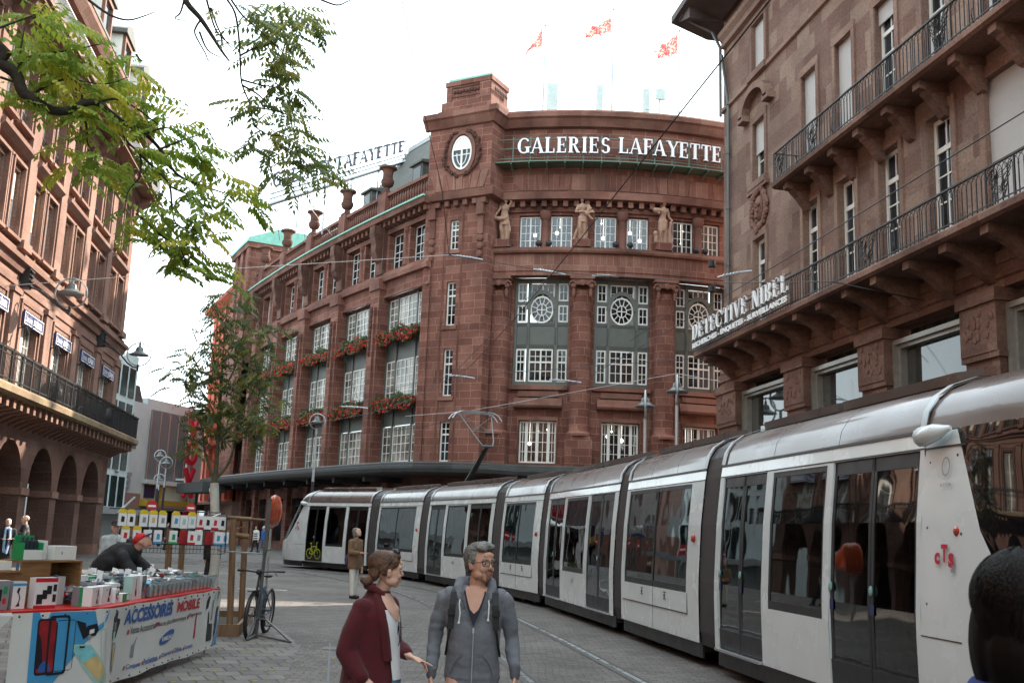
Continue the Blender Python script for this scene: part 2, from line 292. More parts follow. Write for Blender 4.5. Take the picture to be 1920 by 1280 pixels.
def glyph(ch, T=.19, t=.07, sf=.09):
 """didone capital, height 1: returns (list of polygons, advance)"""
 P = []; q = lambda a, b, c, d: P.append([(a, c), (b, c), (b, d), (a, d)])
 def ser(x, w, y0): q(x-sf*.8, x+w+sf*.8, y0, y0+.05)
 def stem(x, w=T): q(x, x+w, 0, 1); ser(x, w, 0); ser(x, w, .95)
 def arc(cx, cy, rx, ry, a0, a1, th=T, tn=t, n=14):
  for k in range(n):
   u, v = a0+(a1-a0)*k/n, a0+(a1-a0)*(k+1)/n
   w0 = tn+(th-tn)*abs(cos(u))**1.3; w1 = tn+(th-tn)*abs(cos(v))**1.3
   P.append([(cx+rx*cos(u), cy+ry*sin(u)), (cx+rx*cos(v), cy+ry*sin(v)), (cx+(rx-w1)*cos(v), cy+(ry-tn*1.1)*sin(v)), (cx+(rx-w0)*cos(u), cy+(ry-tn*1.1)*sin(u))])
 def diag(x0, y0, x1, y1, w): P.append([(x0, y0), (x0+w, y0), (x1+w, y1), (x1, y1)])
 if ch == 'A': diag(.0, 0, .33, 1, t); diag(.62-T+T, 0, .33, 1, T) if 0 else P.append([(.60, 0), (.60+T*1.1, 0), (.40+.04, 1), (.33, 1)]); q(.13, .66, .3, .3+t*.8); ser(-.03, .12, 0); ser(.6, T*1.1, 0); return P, .86
 if ch == 'L': stem(.05); q(.05, .62, 0, t*.9); q(.56, .62, 0, .28); return P, .72
 if ch == 'E': stem(.05); q(.05, .6, 0, t*.9); q(.05, .6, 1-t*.9, 1); q(.05, .48, .48, .48+t*.8); q(.55, .6, 0, .26); q(.55, .6, .76, 1); q(.44, .48, .38, .63); return P, .72
 if ch == 'F': stem(.05); q(.05, .6, 1-t*.9, 1); q(.05, .48, .48, .48+t*.8); q(.55, .6, .74, 1); q(.44, .48, .38, .63); return P, .68
 if ch == 'I': stem(.08); return P, .42
 if ch == 'T': stem(.26); q(.0, .7, 1-t*.9, 1); q(0, .05, .72, 1); q(.65, .7, .72, 1); return P, .76
 if ch == 'Y': q(.3, .3+T, 0, .5); ser(.3, T, 0); P.append([(.3, .5), (.3+T, .5), (T, 1), (0, 1)]); P.append([(.4, .46), (.48, .5), (.78, 1), (.7, 1)]); ser(0, T, .95); ser(.68, .1, .95); return P, .82
 if ch == 'V': P.append([(.34, 0), (.42, 0), (T, 1), (0, 1)]); P.append([(.36, 0), (.42, 0), (.76, 1), (.69, 1)]); ser(0, T, .95); ser(.66, .1, .95); return P, .8
 if ch == 'R': stem(.05); arc(.3, .74, .32, .26, -PI/2, PI/2); q(.2, .32, .48, .48+t); q(.2, .32, 1-t, 1); P.append([(.3, .5), (.44, .5), (.74, 0), (.55, 0)]); q(.56, .78, 0, .05); return P, .82
 if ch == 'B': stem(.05); arc(.3, .75, .3, .25, -PI/2, PI/2); arc(.3, .26, .34, .26, -PI/2, PI/2); q(.2, .32, .48, .48+t); q(.2, .32, 1-t, 1); q(.2, .32, 0, t); return P, .74
 if ch == 'D': stem(.05); arc(.25, .5, .5, .5, -PI/2, PI/2); q(.2, .27, 1-t, 1); q(.2, .27, 0, t); return P, .84
 if ch == 'N': q(.08, .08+t, 0, 1); q(.66, .66+t, 0, 1); P.append([(.55, 0), (.72, 0), (.08+T, 1), (.02, 1)]); ser(.08, t, 0); ser(.66, t, .95); return P, .84
 if ch == 'S':
  arc(.31, .73, .27, .27, PI*.12, PI*1.5, th=T*.9); arc(.31, .27, .29, .27, -PI*.88, PI*.5, th=T*.9); return P, .68
 if ch in 'GC':
  arc(.44, .5, .44, .5, PI*.22, PI*1.8)
  if ch == 'G': q(.6, .6+T, .06, .42); q(.5, .88, .38, .43)
  else: q(.76, .81, .66, .9)
  return P, .9
 if ch == 'H': stem(.05); stem(.55); q(.2, .6, .47, .47+t); return P, .85
 if ch == 'O': arc(.42, .5, .42, .5, 0, 2*PI, n=24); return P, .88
 return P, .35
def serif_text(mb, text, s0, z0, h, width, o0, o1, **kw):
 adv = [glyph(c, **kw)[1] for c in text]; gap = .07; tot = sum(adv)+gap*(len(text)-1); k = width/tot; x = s0
 for c, a in zip(text, adv):
  for p in glyph(c, **kw)[0]: mb.prism([(x+px*k, z0+pz*h) for px, pz in p], o0, o1)
  x += (a+gap)*k
_tc = {}
def text_mesh(body, bold=0.):
 key = (body, bold)
 if key not in _tc:
  cu = bpy.data.curves.new('lettering', 'FONT'); cu.body = body; cu.size = 1; cu.extrude = 0; cu.offset = bold; cu.resolution_u = 3
  o = bpy.data.objects.new('lettering', cu); COL.objects.link(o); dg = bpy.context.evaluated_depsgraph_get(); dg.update()
  me = bpy.data.meshes.new_from_object(o.evaluated_get(dg)); bpy.data.objects.remove(o)
  vs = [tuple(v.co) for v in me.vertices]; fs = [list(p.vertices) for p in me.polygons]; _tc[key] = (vs, fs)
 return _tc[key]
def sans_text(mb, body, s0, z0, h, width, o, bold=.02, slant=0., thick=0., flip=False):
 vs, fs = text_mesh(body, bold); x0 = min(v[0] for v in vs); x1 = max(v[0] for v in vs); y0 = min(v[1] for v in vs); y1 = max(v[1] for v in vs)
 kx = width/(x1-x0); ky = h/(y1-y0)
 W_ = [(s0+((v[0]-x0)*kx if not flip else width-(v[0]-x0)*kx)+slant*(v[1]-y0)*ky, o, z0+(v[1]-y0)*ky) for v in vs]
 for f in fs:
  mb.poly([W_[i] for i in f])
  if thick: mb.poly([(W_[i][0], W_[i][1]-thick, W_[i][2]) for i in reversed(f)])
 if thick:
  from collections import Counter
  ec = Counter(); 
  for f in fs:
   for a, b in zip(f, f[1:]+f[:1]): ec[tuple(sorted((a, b)))] += 1
  for (a, b), c in ec.items():
   if c == 1: A, B = W_[a], W_[b]; mb.poly([A, B, (B[0], B[1]-thick, B[2]), (A[0], A[1]-thick, A[2])])
def window(fr, parent, a, b, c, d, o, lights=None, rows=4, cols=2, fw=.07, mw=.028, bars=(), glass='glass', name='window', frame='white', dp=.06, pane=True, double=True, label=None, sill=False):
 """a framed window: lights = list of (s0,s1,cols); bars = heights of transoms"""
 m = MB(fr); lights = lights or [(a, b, cols)]
 for (x0, x1, nc) in lights:
  m.box(x0, x0+fw, o-dp, o, c, d); m.box(x1-fw, x1, o-dp, o, c, d); m.box(x0+fw, x1-fw, o-dp, o, c, c+fw); m.box(x0+fw, x1-fw, o-dp, o, d-fw, d)
  zs = [c+fw]+list(bars)+[d-fw]
  for z in bars: m.box(x0+fw, x1-fw, o-dp, o+.004, z-fw*.6, z+fw*.6)
  if double and nc >= 4 and nc % 2 == 0: xm = (x0+x1)/2; m.box(xm-fw*.6, xm+fw*.6, o-dp, o+.003, c+fw, d-fw)
  for k in range(1, nc):
   if double and nc >= 4 and nc == 2*k: continue
   x = x0+fw+(x1-x0-2*fw)*k/nc; m.box(x-mw/2, x+mw/2, o-dp*.8, o-.01, c+fw, d-fw)
  H = d-c-2*fw
  for z0, z1 in zip(zs, zs[1:]):
   n = max(1, round(rows*(z1-z0)/H))
   for k in range(1, n): z = z0+(z1-z0)*k/n; m.box(x0+fw, x1-fw, o-dp*.8, o-.012, z-mw/2, z+mw/2)
 if sill: m.box(a-.06, b+.06, o-dp, o+.1, c-.05, c)
 w = m.build(name, M[frame], parent)
 if pane:
  g = MB(fr)
  for (x0, x1, nc) in lights:
   g.box(x0+.02, x1-.02, o-dp+.012, o-dp+.02, c+.02, d-.02)
  g.build('pane', M[glass], w)
 if label: w['label'] = label
 return w
# ================================================================ frames
LF = plane_frame(-12, 0, 0, 1, 1, 0)
RF = plane_frame(12.6, 0, 0, 1, -1, 0)
TF = plane_frame(4.3, 63.25, .8, -.6, -.6, -.8)
TS = plane_frame(7.9, 60.55, .6, .8, .8, -.6)
RC, RR = Vector((19, 83.4)), 24.
def QF(s, o, z): a = s/RR; return Vector((RC.x+(RR+o)*sin(a), RC.y-(RR+o)*cos(a), z))
_a0, _a1, _L = R_(26.8), R_(18.), 37.; _RW = _L/(_a0-_a1); _WC = Vector((4.6, 63.0))+Vector((cos(_a0), sin(_a0)))*_RW
def WF(s, o, z): a = _a0-(s/_RW); return Vector((_WC.x-cos(a)*(_RW+o), _WC.y-sin(a)*(_RW+o), z))
A = lambda deg: R_(deg)*RR
# ================================================================ ground
def cobbles():
 m, t, b, l = nodes('grey_setts'); N = t.nodes.new; b.inputs['Roughness'].default_value = .72; b.inputs['Specular IOR Level'].default_value = .35
 tc = N('ShaderNodeTexCoord'); mp = N('ShaderNodeMapping'); mp.inputs['Rotation'].default_value = (0, 0, R_(9)); l(tc.outputs['Object'], mp.inputs[0])
 ns = N('ShaderNodeTexNoise'); ns.inputs['Scale'].default_value = .9; ns.inputs['Detail'].default_value = 2; l(tc.outputs['Object'], ns.inputs['Vector'])
 vm = N('ShaderNodeVectorMath'); vm.operation = 'MULTIPLY_ADD'; vm.inputs[1].default_value = (.16, .16, 0); l(ns.outputs['Color'], vm.inputs[0]); l(mp.outputs[0], vm.inputs[2])
 br = N('ShaderNodeTexBrick'); br.inputs['Scale'].default_value = 1; br.inputs['Brick Width'].default_value = .2; br.inputs['Row Height'].default_value = .125; br.inputs['Mortar Size'].default_value = .008; br.inputs['Mortar Smooth'].default_value = .4
 br.inputs['Color1'].default_value = (.1, .088, .08, 1); br.inputs['Color2'].default_value = (.158, .14, .128, 1); br.inputs['Mortar'].default_value = (.075, .068, .064, 1); l(vm.outputs[0], br.inputs['Vector'])
 n2 = N('ShaderNodeTexNoise'); n2.inputs['Scale'].default_value = .5; n2.inputs['Detail'].default_value = 8; l(tc.outputs['Object'], n2.inputs['Vector'])
 r2 = N('ShaderNodeMapRange'); r2.inputs[1].default_value = .3; r2.inputs[2].default_value = .7; r2.inputs[3].default_value = .72; r2.inputs[4].default_value = 1.25; l(n2.outputs['Fac'], r2.inputs[0])
 n3 = N('ShaderNodeTexNoise'); n3.inputs['Scale'].default_value = 22; n3.inputs['Detail'].default_value = 5; l(tc.outputs['Object'], n3.inputs['Vector'])
 r3 = N('ShaderNodeMapRange'); r3.inputs[1].default_value = .35; r3.inputs[2].default_value = .65; r3.inputs[3].default_value = .78; r3.inputs[4].default_value = 1.22; l(n3.outputs['Fac'], r3.inputs[0])
 nd = N('ShaderNodeTexNoise'); nd.inputs['Scale'].default_value = 2.6; nd.inputs['Detail'].default_value = 3; l(tc.outputs['Object'], nd.inputs['Vector'])
 rd = N('ShaderNodeMapRange'); rd.inputs[1].default_value = .46; rd.inputs[2].default_value = .6; l(nd.outputs['Fac'], rd.inputs[0])
 md = N('ShaderNodeMath'); md.operation = 'MULTIPLY'; l(rd.outputs[0], md.inputs[0]); l(br.outputs['Fac'], md.inputs[1])
 mq = N('ShaderNodeMix'); mq.data_type = 'RGBA'; l(md.outputs[0], mq.inputs['Factor']); l(br.outputs['Color'], mq.inputs['A']); mq.inputs['B'].default_value = (.035, .03, .027, 1)
 mu = N('ShaderNodeMath'); mu.operation = 'MULTIPLY'; l(r2.outputs[0], mu.inputs[0]); l(r3.outputs[0], mu.inputs[1])
 sc = N('ShaderNodeVectorMath'); sc.operation = 'SCALE'; l(mq.outputs['Result'], sc.inputs[0]); l(mu.outputs[0], sc.inputs['Scale']); l(sc.outputs[0], b.inputs['Base Color'])
 ad = N('ShaderNodeMath'); ad.operation = 'MULTIPLY_ADD'; ad.inputs[1].default_value = -1.2; l(br.outputs['Fac'], ad.inputs[0]); l(n3.outputs['Fac'], ad.inputs[2])
 bp = N('ShaderNodeBump'); bp.inputs['Strength'].default_value = .8; bp.inputs['Distance'].default_value = .02; l(ad.outputs[0], bp.inputs['Height']); l(bp.outputs[0], b.inputs['Normal'])
 return m
def slabs():
 m, t, b, l = nodes('worn_paving_slabs'); N = t.nodes.new; b.inputs['Roughness'].default_value = .7
 tc = N('ShaderNodeTexCoord'); mp = N('ShaderNodeMapping'); mp.inputs['Rotation'].default_value = (0, 0, R_(-14)); l(tc.outputs['Object'], mp.inputs[0])
 br = N('ShaderNodeTexBrick'); br.inputs['Scale'].default_value = 1; br.inputs['Brick Width'].default_value = .3; br.inputs['Row Height'].default_value = .36; br.inputs['Mortar Size'].default_value = .013; br.inputs['Mortar Smooth'].default_value = .3
 ns = N('ShaderNodeTexNoise'); ns.inputs['Scale'].default_value = 1.5; l(tc.outputs['Object'], ns.inputs['Vector'])
 vm = N('ShaderNodeVectorMath'); vm.operation = 'MULTIPLY_ADD'; vm.inputs[1].default_value = (.06, .06, 0); l(ns.outputs['Color'], vm.inputs[0]); l(mp.outputs[0], vm.inputs[2]); l(vm.outputs[0], br.inputs['Vector'])
 br.inputs['Color1'].default_value = (.1, .088, .08, 1); br.inputs['Color2'].default_value = (.17, .15, .138, 1); br.inputs['Mortar'].default_value = (.05, .045, .035, 1)
 n2 = N('ShaderNodeTexNoise'); n2.inputs['Scale'].default_value = 1.2; n2.inputs['Detail'].default_value = 8; l(tc.outputs['Object'], n2.inputs['Vector'])
 r2 = N('ShaderNodeMapRange'); r2.inputs[1].default_value = .35; r2.inputs[2].default_value = .65; r2.inputs[3].default_value = .7; r2.inputs[4].default_value = 1.2; l(n2.outputs['Fac'], r2.inputs[0])
 mg = N('ShaderNodeMix'); mg.data_type = 'RGBA'; rg = N('ShaderNodeMapRange'); rg.inputs[1].default_value = .55; rg.inputs[2].default_value = .7; rg.inputs[4].default_value = .5; l(n2.outputs['Fac'], rg.inputs[0]); l(rg.outputs[0], mg.inputs['Factor'])
 l(br.outputs['Color'], mg.inputs['A']); mg.inputs['B'].default_value = (.07, .085, .04, 1)
 sc = N('ShaderNodeVectorMath'); sc.operation = 'SCALE'; l(mg.outputs['Result'], sc.inputs[0]); l(r2.outputs[0], sc.inputs['Scale']); l(sc.outputs[0], b.inputs['Base Color'])
 bp = N('ShaderNodeBump'); bp.inputs['Strength'].default_value = 1; bp.inputs['Distance'].default_value = .02; bp.invert = True; l(br.outputs['Fac'], bp.inputs['Height']); l(bp.outputs[0], b.inputs['Normal'])
 return m
M['sett'] = cobbles(); M['slab'] = slabs()
g = MB(); g.poly([(-260, -60, 0), (260, -60, 0), (260, 420, 0), (-260, 420, 0)]); tag(g.build('ground', M['sett']), kind='structure')
g = MB(); g.poly([(-9, 4, .005), (-.55, 4, .005), (-.55, 9, .005), (-.42, 16.4, .005), (-1.0, 19.6, .005), (-9, 19.6, .005)]); tag(g.build('pavement', M['slab']), kind='structure')
M['lineg'] = mat('drain_grey', (.1, .1, .1), .6); M['paint'] = mat('road_paint', (.62, .6, .56), .7, var=.2, vs=3)
g = MB(); g.box(.0, .03, 5, 16.8, -.1, .009); o = g.build('gutter', M['lineg']); tag(o, kind='structure')
g = MB(); g.poly([at(487, 1101, 30).to_tuple()[:2]+(.006,)]*1+[(-2.2, 30.1, .006), (-1.3, 29.9, .006), (-1.3, 30.05, .006)]) if 0 else g.poly([(-2.6, 30.3, .006), (-1.25, 30.1, .006), (-1.25, 30.26, .006), (-2.6, 30.46, .006)]); tag(g.build('road_marking', M['paint']), kind='structure')  # short pale strip lying just above the setts
# ================================================================ department store
store = thing('department_store', 'large red sandstone department store with a curved corner and flower boxes, GALERIES LAFAYETTE lettering above', 'department store', (9, 66, 0), w=True)
def P(mb, name, m, **k): return mb.build(name, M[m] if isinstance(m, str) else m, store, **k)
EAVE = 22.4
bays = [(.5, 5.6)]+[(6.85+6.45*k, 12.05+6.45*k) for k in range(5)]
END = 39.
holes = []; w3 = []
for a, b in bays:
 holes += [(a, b, 5.95, 16.9, .55)]
 mid = (a+b)/2; w3 += [(a+.25, mid-.45), (mid+.45, b-.15)]
holes4 = [(a, b, 18.75, 21.3, .6) for a, b in w3]
m = MB(WF); m.wall(-.2, END, 5.7, 18.2, 0, holes); P(m, 'wall', 'gstone')
m = MB(WF); m.wall(-.2, END, 18.2, EAVE-.8, 0, holes4); P(m, 'wall', 'gstone')
m = MB(WF)
for a, b in bays:
 for z0, z1 in ((8.35, 9.95), (12.65, 14.3)): m.box(a, b, -.55, -.42, z0, z1, 2)
 m.box(a, b, -.6, -.5, 16.75, 16.9, 2)
 q = (b-a)
 for x in (a+.02, a+q*.24, a+q*.72, b-.1): m.box(x, x+.12, -.56, -.33, 5.95, 16.9)
P(m, 'spandrel_panel', 'metal')
for i, (a, b) in enumerate(bays):
 q = b-a; li = [(a+.15, a+q*.24-.02, 2), (a+q*.24+.14, a+q*.72-.02, 4), (a+q*.72+.14, b-.12, 2)]
 for j, (z0, z1, rw) in enumerate(((6.0, 8.3, 4), (9.98, 12.6, 5), (14.33, 16.75, 5))):
  window(WF, store, a+.15, b-.12, z0, z1, -.4, li, rows=rw, glass='glassb', mw=.045)
for a, b in w3: window(WF, store, a, b, 18.8, 21.25, -.45, rows=4, cols=3, double=False, mw=.045)
pil = [-.1]+[(bays[k][1]+bays[k+1][0])/2 for k in range(5)]+[(bays[5][1]+.65)]
for x in pil[1:]:
 m = MB(WF); s_ = MB(WF); c_ = MB(WF)
 m.box(x-.62, x+.62, -.02, .42, 5.7, 17.6); m.box(x-.36, x+.36, .4, .6, 5.7, 16.3)
 s_.box(x-.7, x+.7, -.02, .55, 17.5, 18.2)
 pr = [(0, 21.9), (.95, 21.9), (.95, 21.2), (.78, 20.6), (.8, 20.1), (.62, 19.65), (.3, 19.4), (.06, 19.5), (0, 19.9)]
 c_.mould(x-.35, x+.35, pr); c_.box(x-.5, x+.5, 0, .28, 18.6, 22)
 pl = P(m, 'pilaster', 'gstone'); s_.build('capital', M['gtrim'], pl); P(c_, 'console', 'gdark'); c_ = MB(WF)
 for dz in range(9): c_.ball((x, .62, 16.1-dz*.36), (.24-.015*dz, .12, .24), 7, 5)
 c_.build('carved_drop', M['gdark'], pl)
for a, b in bays:
 m = MB(WF); mid = (a+b)/2; m.lathe((mid, -.1, 0), [(.26, 18.7), (.26, 18.85), (.2, 18.95), (.19, 20.85), (.3, 21.05), (.32, 21.3)], 10)
 m.box(a, b, -.1, .08, 21.3, 21.62, 3); P(m, 'colonnette', 'gtrim')
m = MB(WF); m.mould(-.2, END, [(0, 17.95), (.3, 18.0), (.34, 18.3), (.18, 18.4), (.16, 18.62), (0, 18.66)], 12)
m.mould(-.2, END, [(0, 22.02), (.75, 22.1), (.8, 22.45), (.3, 22.62), (0, 22.7)], 12); m.mould(-.2, END, [(0, 16.9), (.1, 16.92), (.1, 17.1), (0, 17.15)], 12)
P(m, 'cornice', 'gtrim')
m = MB(WF); x = 0.
while x < END-.3: m.box(x, x+.3, 0, .48, 21.72, 22.06); x += .66
P(m, 'dentil_row', 'gtrim')
m = MB(WF); m.mould(-.3, END, [(.78, 22.44), (.9, 22.46), (.9, 22.56), (.78, 22.56)], 12); P(m, 'gutter', 'copper')
m = MB(WF); m.mould(.4, END-5, [(-.15, 22.6), (.22, 22.6), (.22, 22.95), (-.15, 22.95)], 12); m.mould(.4, END-5, [(-.18, 24.0), (.26, 24.0), (.26, 24.2), (-.18, 24.2)], 12)
for x in pil[1:-1]: m.box(x-.55, x+.55, -.35, .4, 22.6, 24.3)
P(m, 'parapet', 'gtrim')
bl = [(.07, 0), (.07, .1), (.05, .16), (.12, .42), (.12, .6), (.05, .8), (.08, .9), (.08, 1.05)]
edges = [.5]+[v for x in pil[1:6] for v in (x-.6, x+.6)]
for a, b in zip(edges[::2], edges[1::2]):
 n = int((b-a)/.34); m = MB(WF); m.box(a, b, -.05, .1, 23.96, 24.02, 2); m.box(a, b, -.05, .1, 22.93, 22.97, 2)
 for k in range(n): m.lathe((a+(k+.5)*(b-a)/n, .03, 22.95), bl, 5)
 P(m, 'balustrade', 'gtrim')
urn = [(.0, 0), (.42, 0), (.42, .12), (.2, .3), (.16, .5), (.36, .62), (.46, .85), (.44, 1.05), (.36, 1.1), (.34, 1.5), (.42, 1.75), (.62, 1.85), (.6, 1.98), (.3, 2.08), (0, 2.15)]
for x in pil[1:6]:
 m = MB(WF); m.lathe((x, .02, 24.3), urn, 16); P(m, 'urn', 'gdark', smooth=40)
m = MB(WF)
for k in range(6):
 a, b = -.5+2*k, 1.5+2*k; e0, e1 = -.5+20*k/6, -.5+20*(k+1)/6; m.poly([(e0, -1, 23.2), (e1, -1, 23.2), (b, -4.2, 30), (a, -4.2, 30)]); m.poly([(e0, -10, 23.2), (e1, -10, 23.2), (b, -5, 30), (a, -5, 30)])
m.poly([(-.5, -4.2, 30), (11.5, -4.2, 30), (11.5, -5, 30), (-.5, -5, 30)]); m.poly([(19.5, -1, 23.2), (19.5, -10, 23.2), (11.5, -5, 30), (11.5, -4.2, 30)]); P(m, 'roof', 'slate')
m = MB(WF); m.mould(17, END-1, [(-.6, 22.6), (-1.2, 23.0), (-9, 23.6), (-9, 22.6)], 6); P(m, 'roof', 'slate')
for x in (5.2, 13.0):
 m = MB(WF); m.box(x-.7, x+.7, -4.6, -1.7, 24.9, 26.6); d = P(m, 'dormer', 'slate'); m = MB(WF); m.mould(x-.9, x+.9, [(-4.6, 26.6), (-1.5, 26.6), (-1.5, 26.75), (-4.6, 27.3)]); m.build('roof', M['slate'], d)
 m = MB(WF); m.box(x-.5, x+.5, -1.7, -1.66, 25.2, 26.4); m.build('pane', M['glass'], d)
m = MB(WF); m.box(12.4, 13.2, -6.4, -5.6, 24, 29.6); m.box(12.3, 13.3, -6.5, -5.5, 29.6, 29.8); P(m, 'chimney', 'gstone')
m = MB(WF); m.mould(-.5, 11.5, [(-4.1, 29.9), (-4.1, 30.25), (-4.3, 30.25), (-4.3, 29.9)], 4); P(m, 'ridge_coping', 'zinc')
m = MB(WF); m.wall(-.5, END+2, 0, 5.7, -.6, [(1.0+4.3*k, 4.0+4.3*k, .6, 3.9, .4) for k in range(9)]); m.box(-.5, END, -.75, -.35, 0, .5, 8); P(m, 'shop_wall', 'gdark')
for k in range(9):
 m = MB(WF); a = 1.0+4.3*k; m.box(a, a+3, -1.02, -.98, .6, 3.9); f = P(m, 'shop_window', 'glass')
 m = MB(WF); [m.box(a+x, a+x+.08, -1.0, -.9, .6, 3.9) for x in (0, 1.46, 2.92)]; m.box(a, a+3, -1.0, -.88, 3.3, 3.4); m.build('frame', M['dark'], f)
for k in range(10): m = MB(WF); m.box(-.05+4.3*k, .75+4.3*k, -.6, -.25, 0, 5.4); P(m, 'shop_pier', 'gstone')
m = MB(WF); m.box(34.2, 40.5, -6, .9, 16, 27.0, 3); m.box(33.9, 40.8, -6.2, 1.2, 26.6, 27.1, 3); m.box(34.0, 34.9, .9, 1.1, 19, 26.6); m.box(36.2, 37.1, .9, 1.1, 19, 26.6); m.box(38.4, 39.3, .9, 1.1, 19, 26.6); m.box(34.1, 40.6, .8, 1.1, 5.7, 18); P(m, 'end_pavilion', 'gstone')
m = MB(WF); m.mould(33.8, 40.9, [(1.3, 27.1), (1.2, 27.5), (-1.4, 28.6), (-6.2, 28.6), (-6.2, 27.1)], 2); P(m, 'copper_roof', 'copper')
tw = 4.5; nz_ = [(1.78, 2.4, 19.0, 20.9), (1.74, 2.42, 14.2, 16.95), (1.74, 2.42, 9.85, 12.75), (1.74, 2.42, 5.9, 8.3)]
m = MB(TF); m.wall(-.05, tw, 5.7, 28.0, 0, [(a, b, c, d, .35) for a, b, c, d in nz_]); m.fr = TS; m.wall(0, 3.2, 5.7, 28.0, 0); m.fr = plane_frame(4.3, 63.25, .6, .8, -.8, .6); m.wall(0, 4, 16, 28, 0); P(m, 'tower_wall', 'gstone')
m = MB(TF); [m.box(x-.14, x+.14, -.1, .02, 5.7, 21.4) for x in (1.3, 2.88)] if 0 else None
for a, b, c, d in nz_: m.box(a-.18, b+.18, -.02, .1, c-.28, c-.03); m.box(a-.35, a-.27, -.02, .035, 5.8, 21.4); m.box(b+.27, b+.35, -.02, .035, 5.8, 21.4)
P(m, 'trim', 'gtrim')
for a, b, c, d in nz_: window(TF, store, a, b, c, d, -.16, rows=5, cols=2, bars=(c+(d-c)*.68,), fw=.09, mw=.045, double=False)
m = MB(TF)
def ring(m, z, prof, e=0.):
 """moulding round the tower's front and right side"""
 m.fr = TF; m.mould(-.35-e, tw+.0, [(o, z+dz) for o, dz in prof]); m.fr = TS; m.mould(-.0, 3.0, [(o, z+dz) for o, dz in prof])
 ox = max(o for o, _ in prof)
 m.fr = lambda s, o, z: TF(tw, 0, z)+(TF(1, 0, 0)-TF(0, 0, 0))*s+(TF(0, 1, 0)-TF(0, 0, 0))*o
 zs = [dz for _, dz in prof]; 
 for (o1, d1), (o2, d2) in zip(prof, prof[1:]+prof[:1]):
  m.poly([(0, o1, z+d1), (o1, o1, z+d1), (o2, o2, z+d2), (0, o2, z+d2)]); m.poly([(o1, 0, z+d1), (o1, o1, z+d1), (o2, o2, z+d2), (o2, 0, z+d2)])
ring(m, 22.0, [(0, .0), (.45, .15), (.5, .62), (.2, .7), (0, .74)]); ring(m, 27.0, [(0, 0), (.15, .05), (.42, .5), (.55, .6), (.55, .95), (.3, 1.05), (0, 1.08)])
P(m, 'cornice', 'gtrim')
m = MB(TF)
for k in range(7): m.box(.15+k*.66, .45+k*.66, 0, .34, 21.72, 22.05)
m.box(.28, .78, 0, .3, 21.0, 22.05); m.box(3.75, 4.25, 0, .3, 21.0, 22.05); m.box(.33, .73, 0, .15, 19.8, 21.0); m.box(3.8, 4.2, 0, .15, 19.8, 21.0)
for x in (.53, 4.0):
 for dz in range(3): m.ball((x, .08, 19.55-dz*.5), (.25-.03*dz, .15, .25), 8, 5)
P(m, 'dentil_row', 'gtrim')
m = MB(TF)
for k in range(7):
 x0, x1 = .55+k*.5, 1.02+k*.5; sh = (k-3)*.12; m.prism([(x0, 22.85), (x1, 22.85), (x1+sh+.03, 23.95), (x0+sh-.02, 23.95)], 0, .04)
P(m, 'flat_arch', 'gstone_v')
oc = (2.4, 25.25)
m = MB(TF)
for k in range(28):
 t0, t1 = 2*PI*k/28, 2*PI*(k+1)/28
 for (ra, rb, o0, o1) in ((1.0, 1.28, 0, .12), (.86, 1.0, 0, .06)):
  m.prism([(oc[0]+.78*ra*cos(t0), oc[1]+1.22*ra*sin(t0)), (oc[0]+.78*rb*cos(t0), oc[1]+1.15*rb*sin(t0)), (oc[0]+.78*rb*cos(t1), oc[1]+1.15*rb*sin(t1)), (oc[0]+.78*ra*cos(t1), oc[1]+1.22*ra*sin(t1))], o0, o1)
P(m, 'oval_surround', 'gtrim')
random.seed(4); m = MB(TF)
for k in range(64):
 t = R_(72)-R_(150)*((k//2)/31.); sg = 1 if k % 2 else -1
 x = oc[0]+sg*(1.28+random.uniform(-.1, .1))*cos(t); z = oc[1]+(1.5+random.uniform(-.1, .1))*sin(t)
 m.ball((x, .12, z), (random.uniform(.07, .14), .11, random.uniform(.08, .15)), 6, 4)
P(m, 'wreath', 'gdark')
m = MB(TF); n = 26; m.poly([(oc[0]+.7*cos(2*PI*k/n), .03, oc[1]+1.08*sin(2*PI*k/n)) for k in range(n)]); ov = P(m, 'oval_window', 'glass')
m = MB(TF)
for k in range(n):
 t0, t1 = 2*PI*k/n, 2*PI*(k+1)/n
 m.prism([(oc[0]+.62*cos(t0), oc[1]+1.0*sin(t0)), (oc[0]+.72*cos(t0), oc[1]+1.12*sin(t0)), (oc[0]+.72*cos(t1), oc[1]+1.12*sin(t1)), (oc[0]+.62*cos(t1), oc[1]+1.0*sin(t1))], .03, .09)
 for r in (.34,):
  if sin(t0) < .2: m.prism([(oc[0]+r*cos(t0), oc[1]+.78*sin(t0)), (oc[0]+(r+.05)*cos(t0), oc[1]+.83*sin(t0)), (oc[0]+(r+.05)*cos(t1), oc[1]+.83*sin(t1)), (oc[0]+r*cos(t1), oc[1]+.78*sin(t1))], .03, .075)
m.box(oc[0]-.06, oc[0]+.06, .03, .1, oc[1]-1.05, oc[1]+1.05); m.box(oc[0]-.68, oc[0]+.68, .03, .08, oc[1]+.2, oc[1]+.28); m.box(oc[0]-.66, oc[0]+.66, .03, .07, oc[1]-.16, oc[1]-.1)
seg = [(oc[0]+.64*cos(t), oc[1]+1.03*sin(t)) for t in [R_(15+15*k) for k in range(11)]]; m.prism(seg, .032, .06)
m.build('frame', M['white'], ov)
BT = lambda s, o, z: TF(s+.85, o-.25, z)
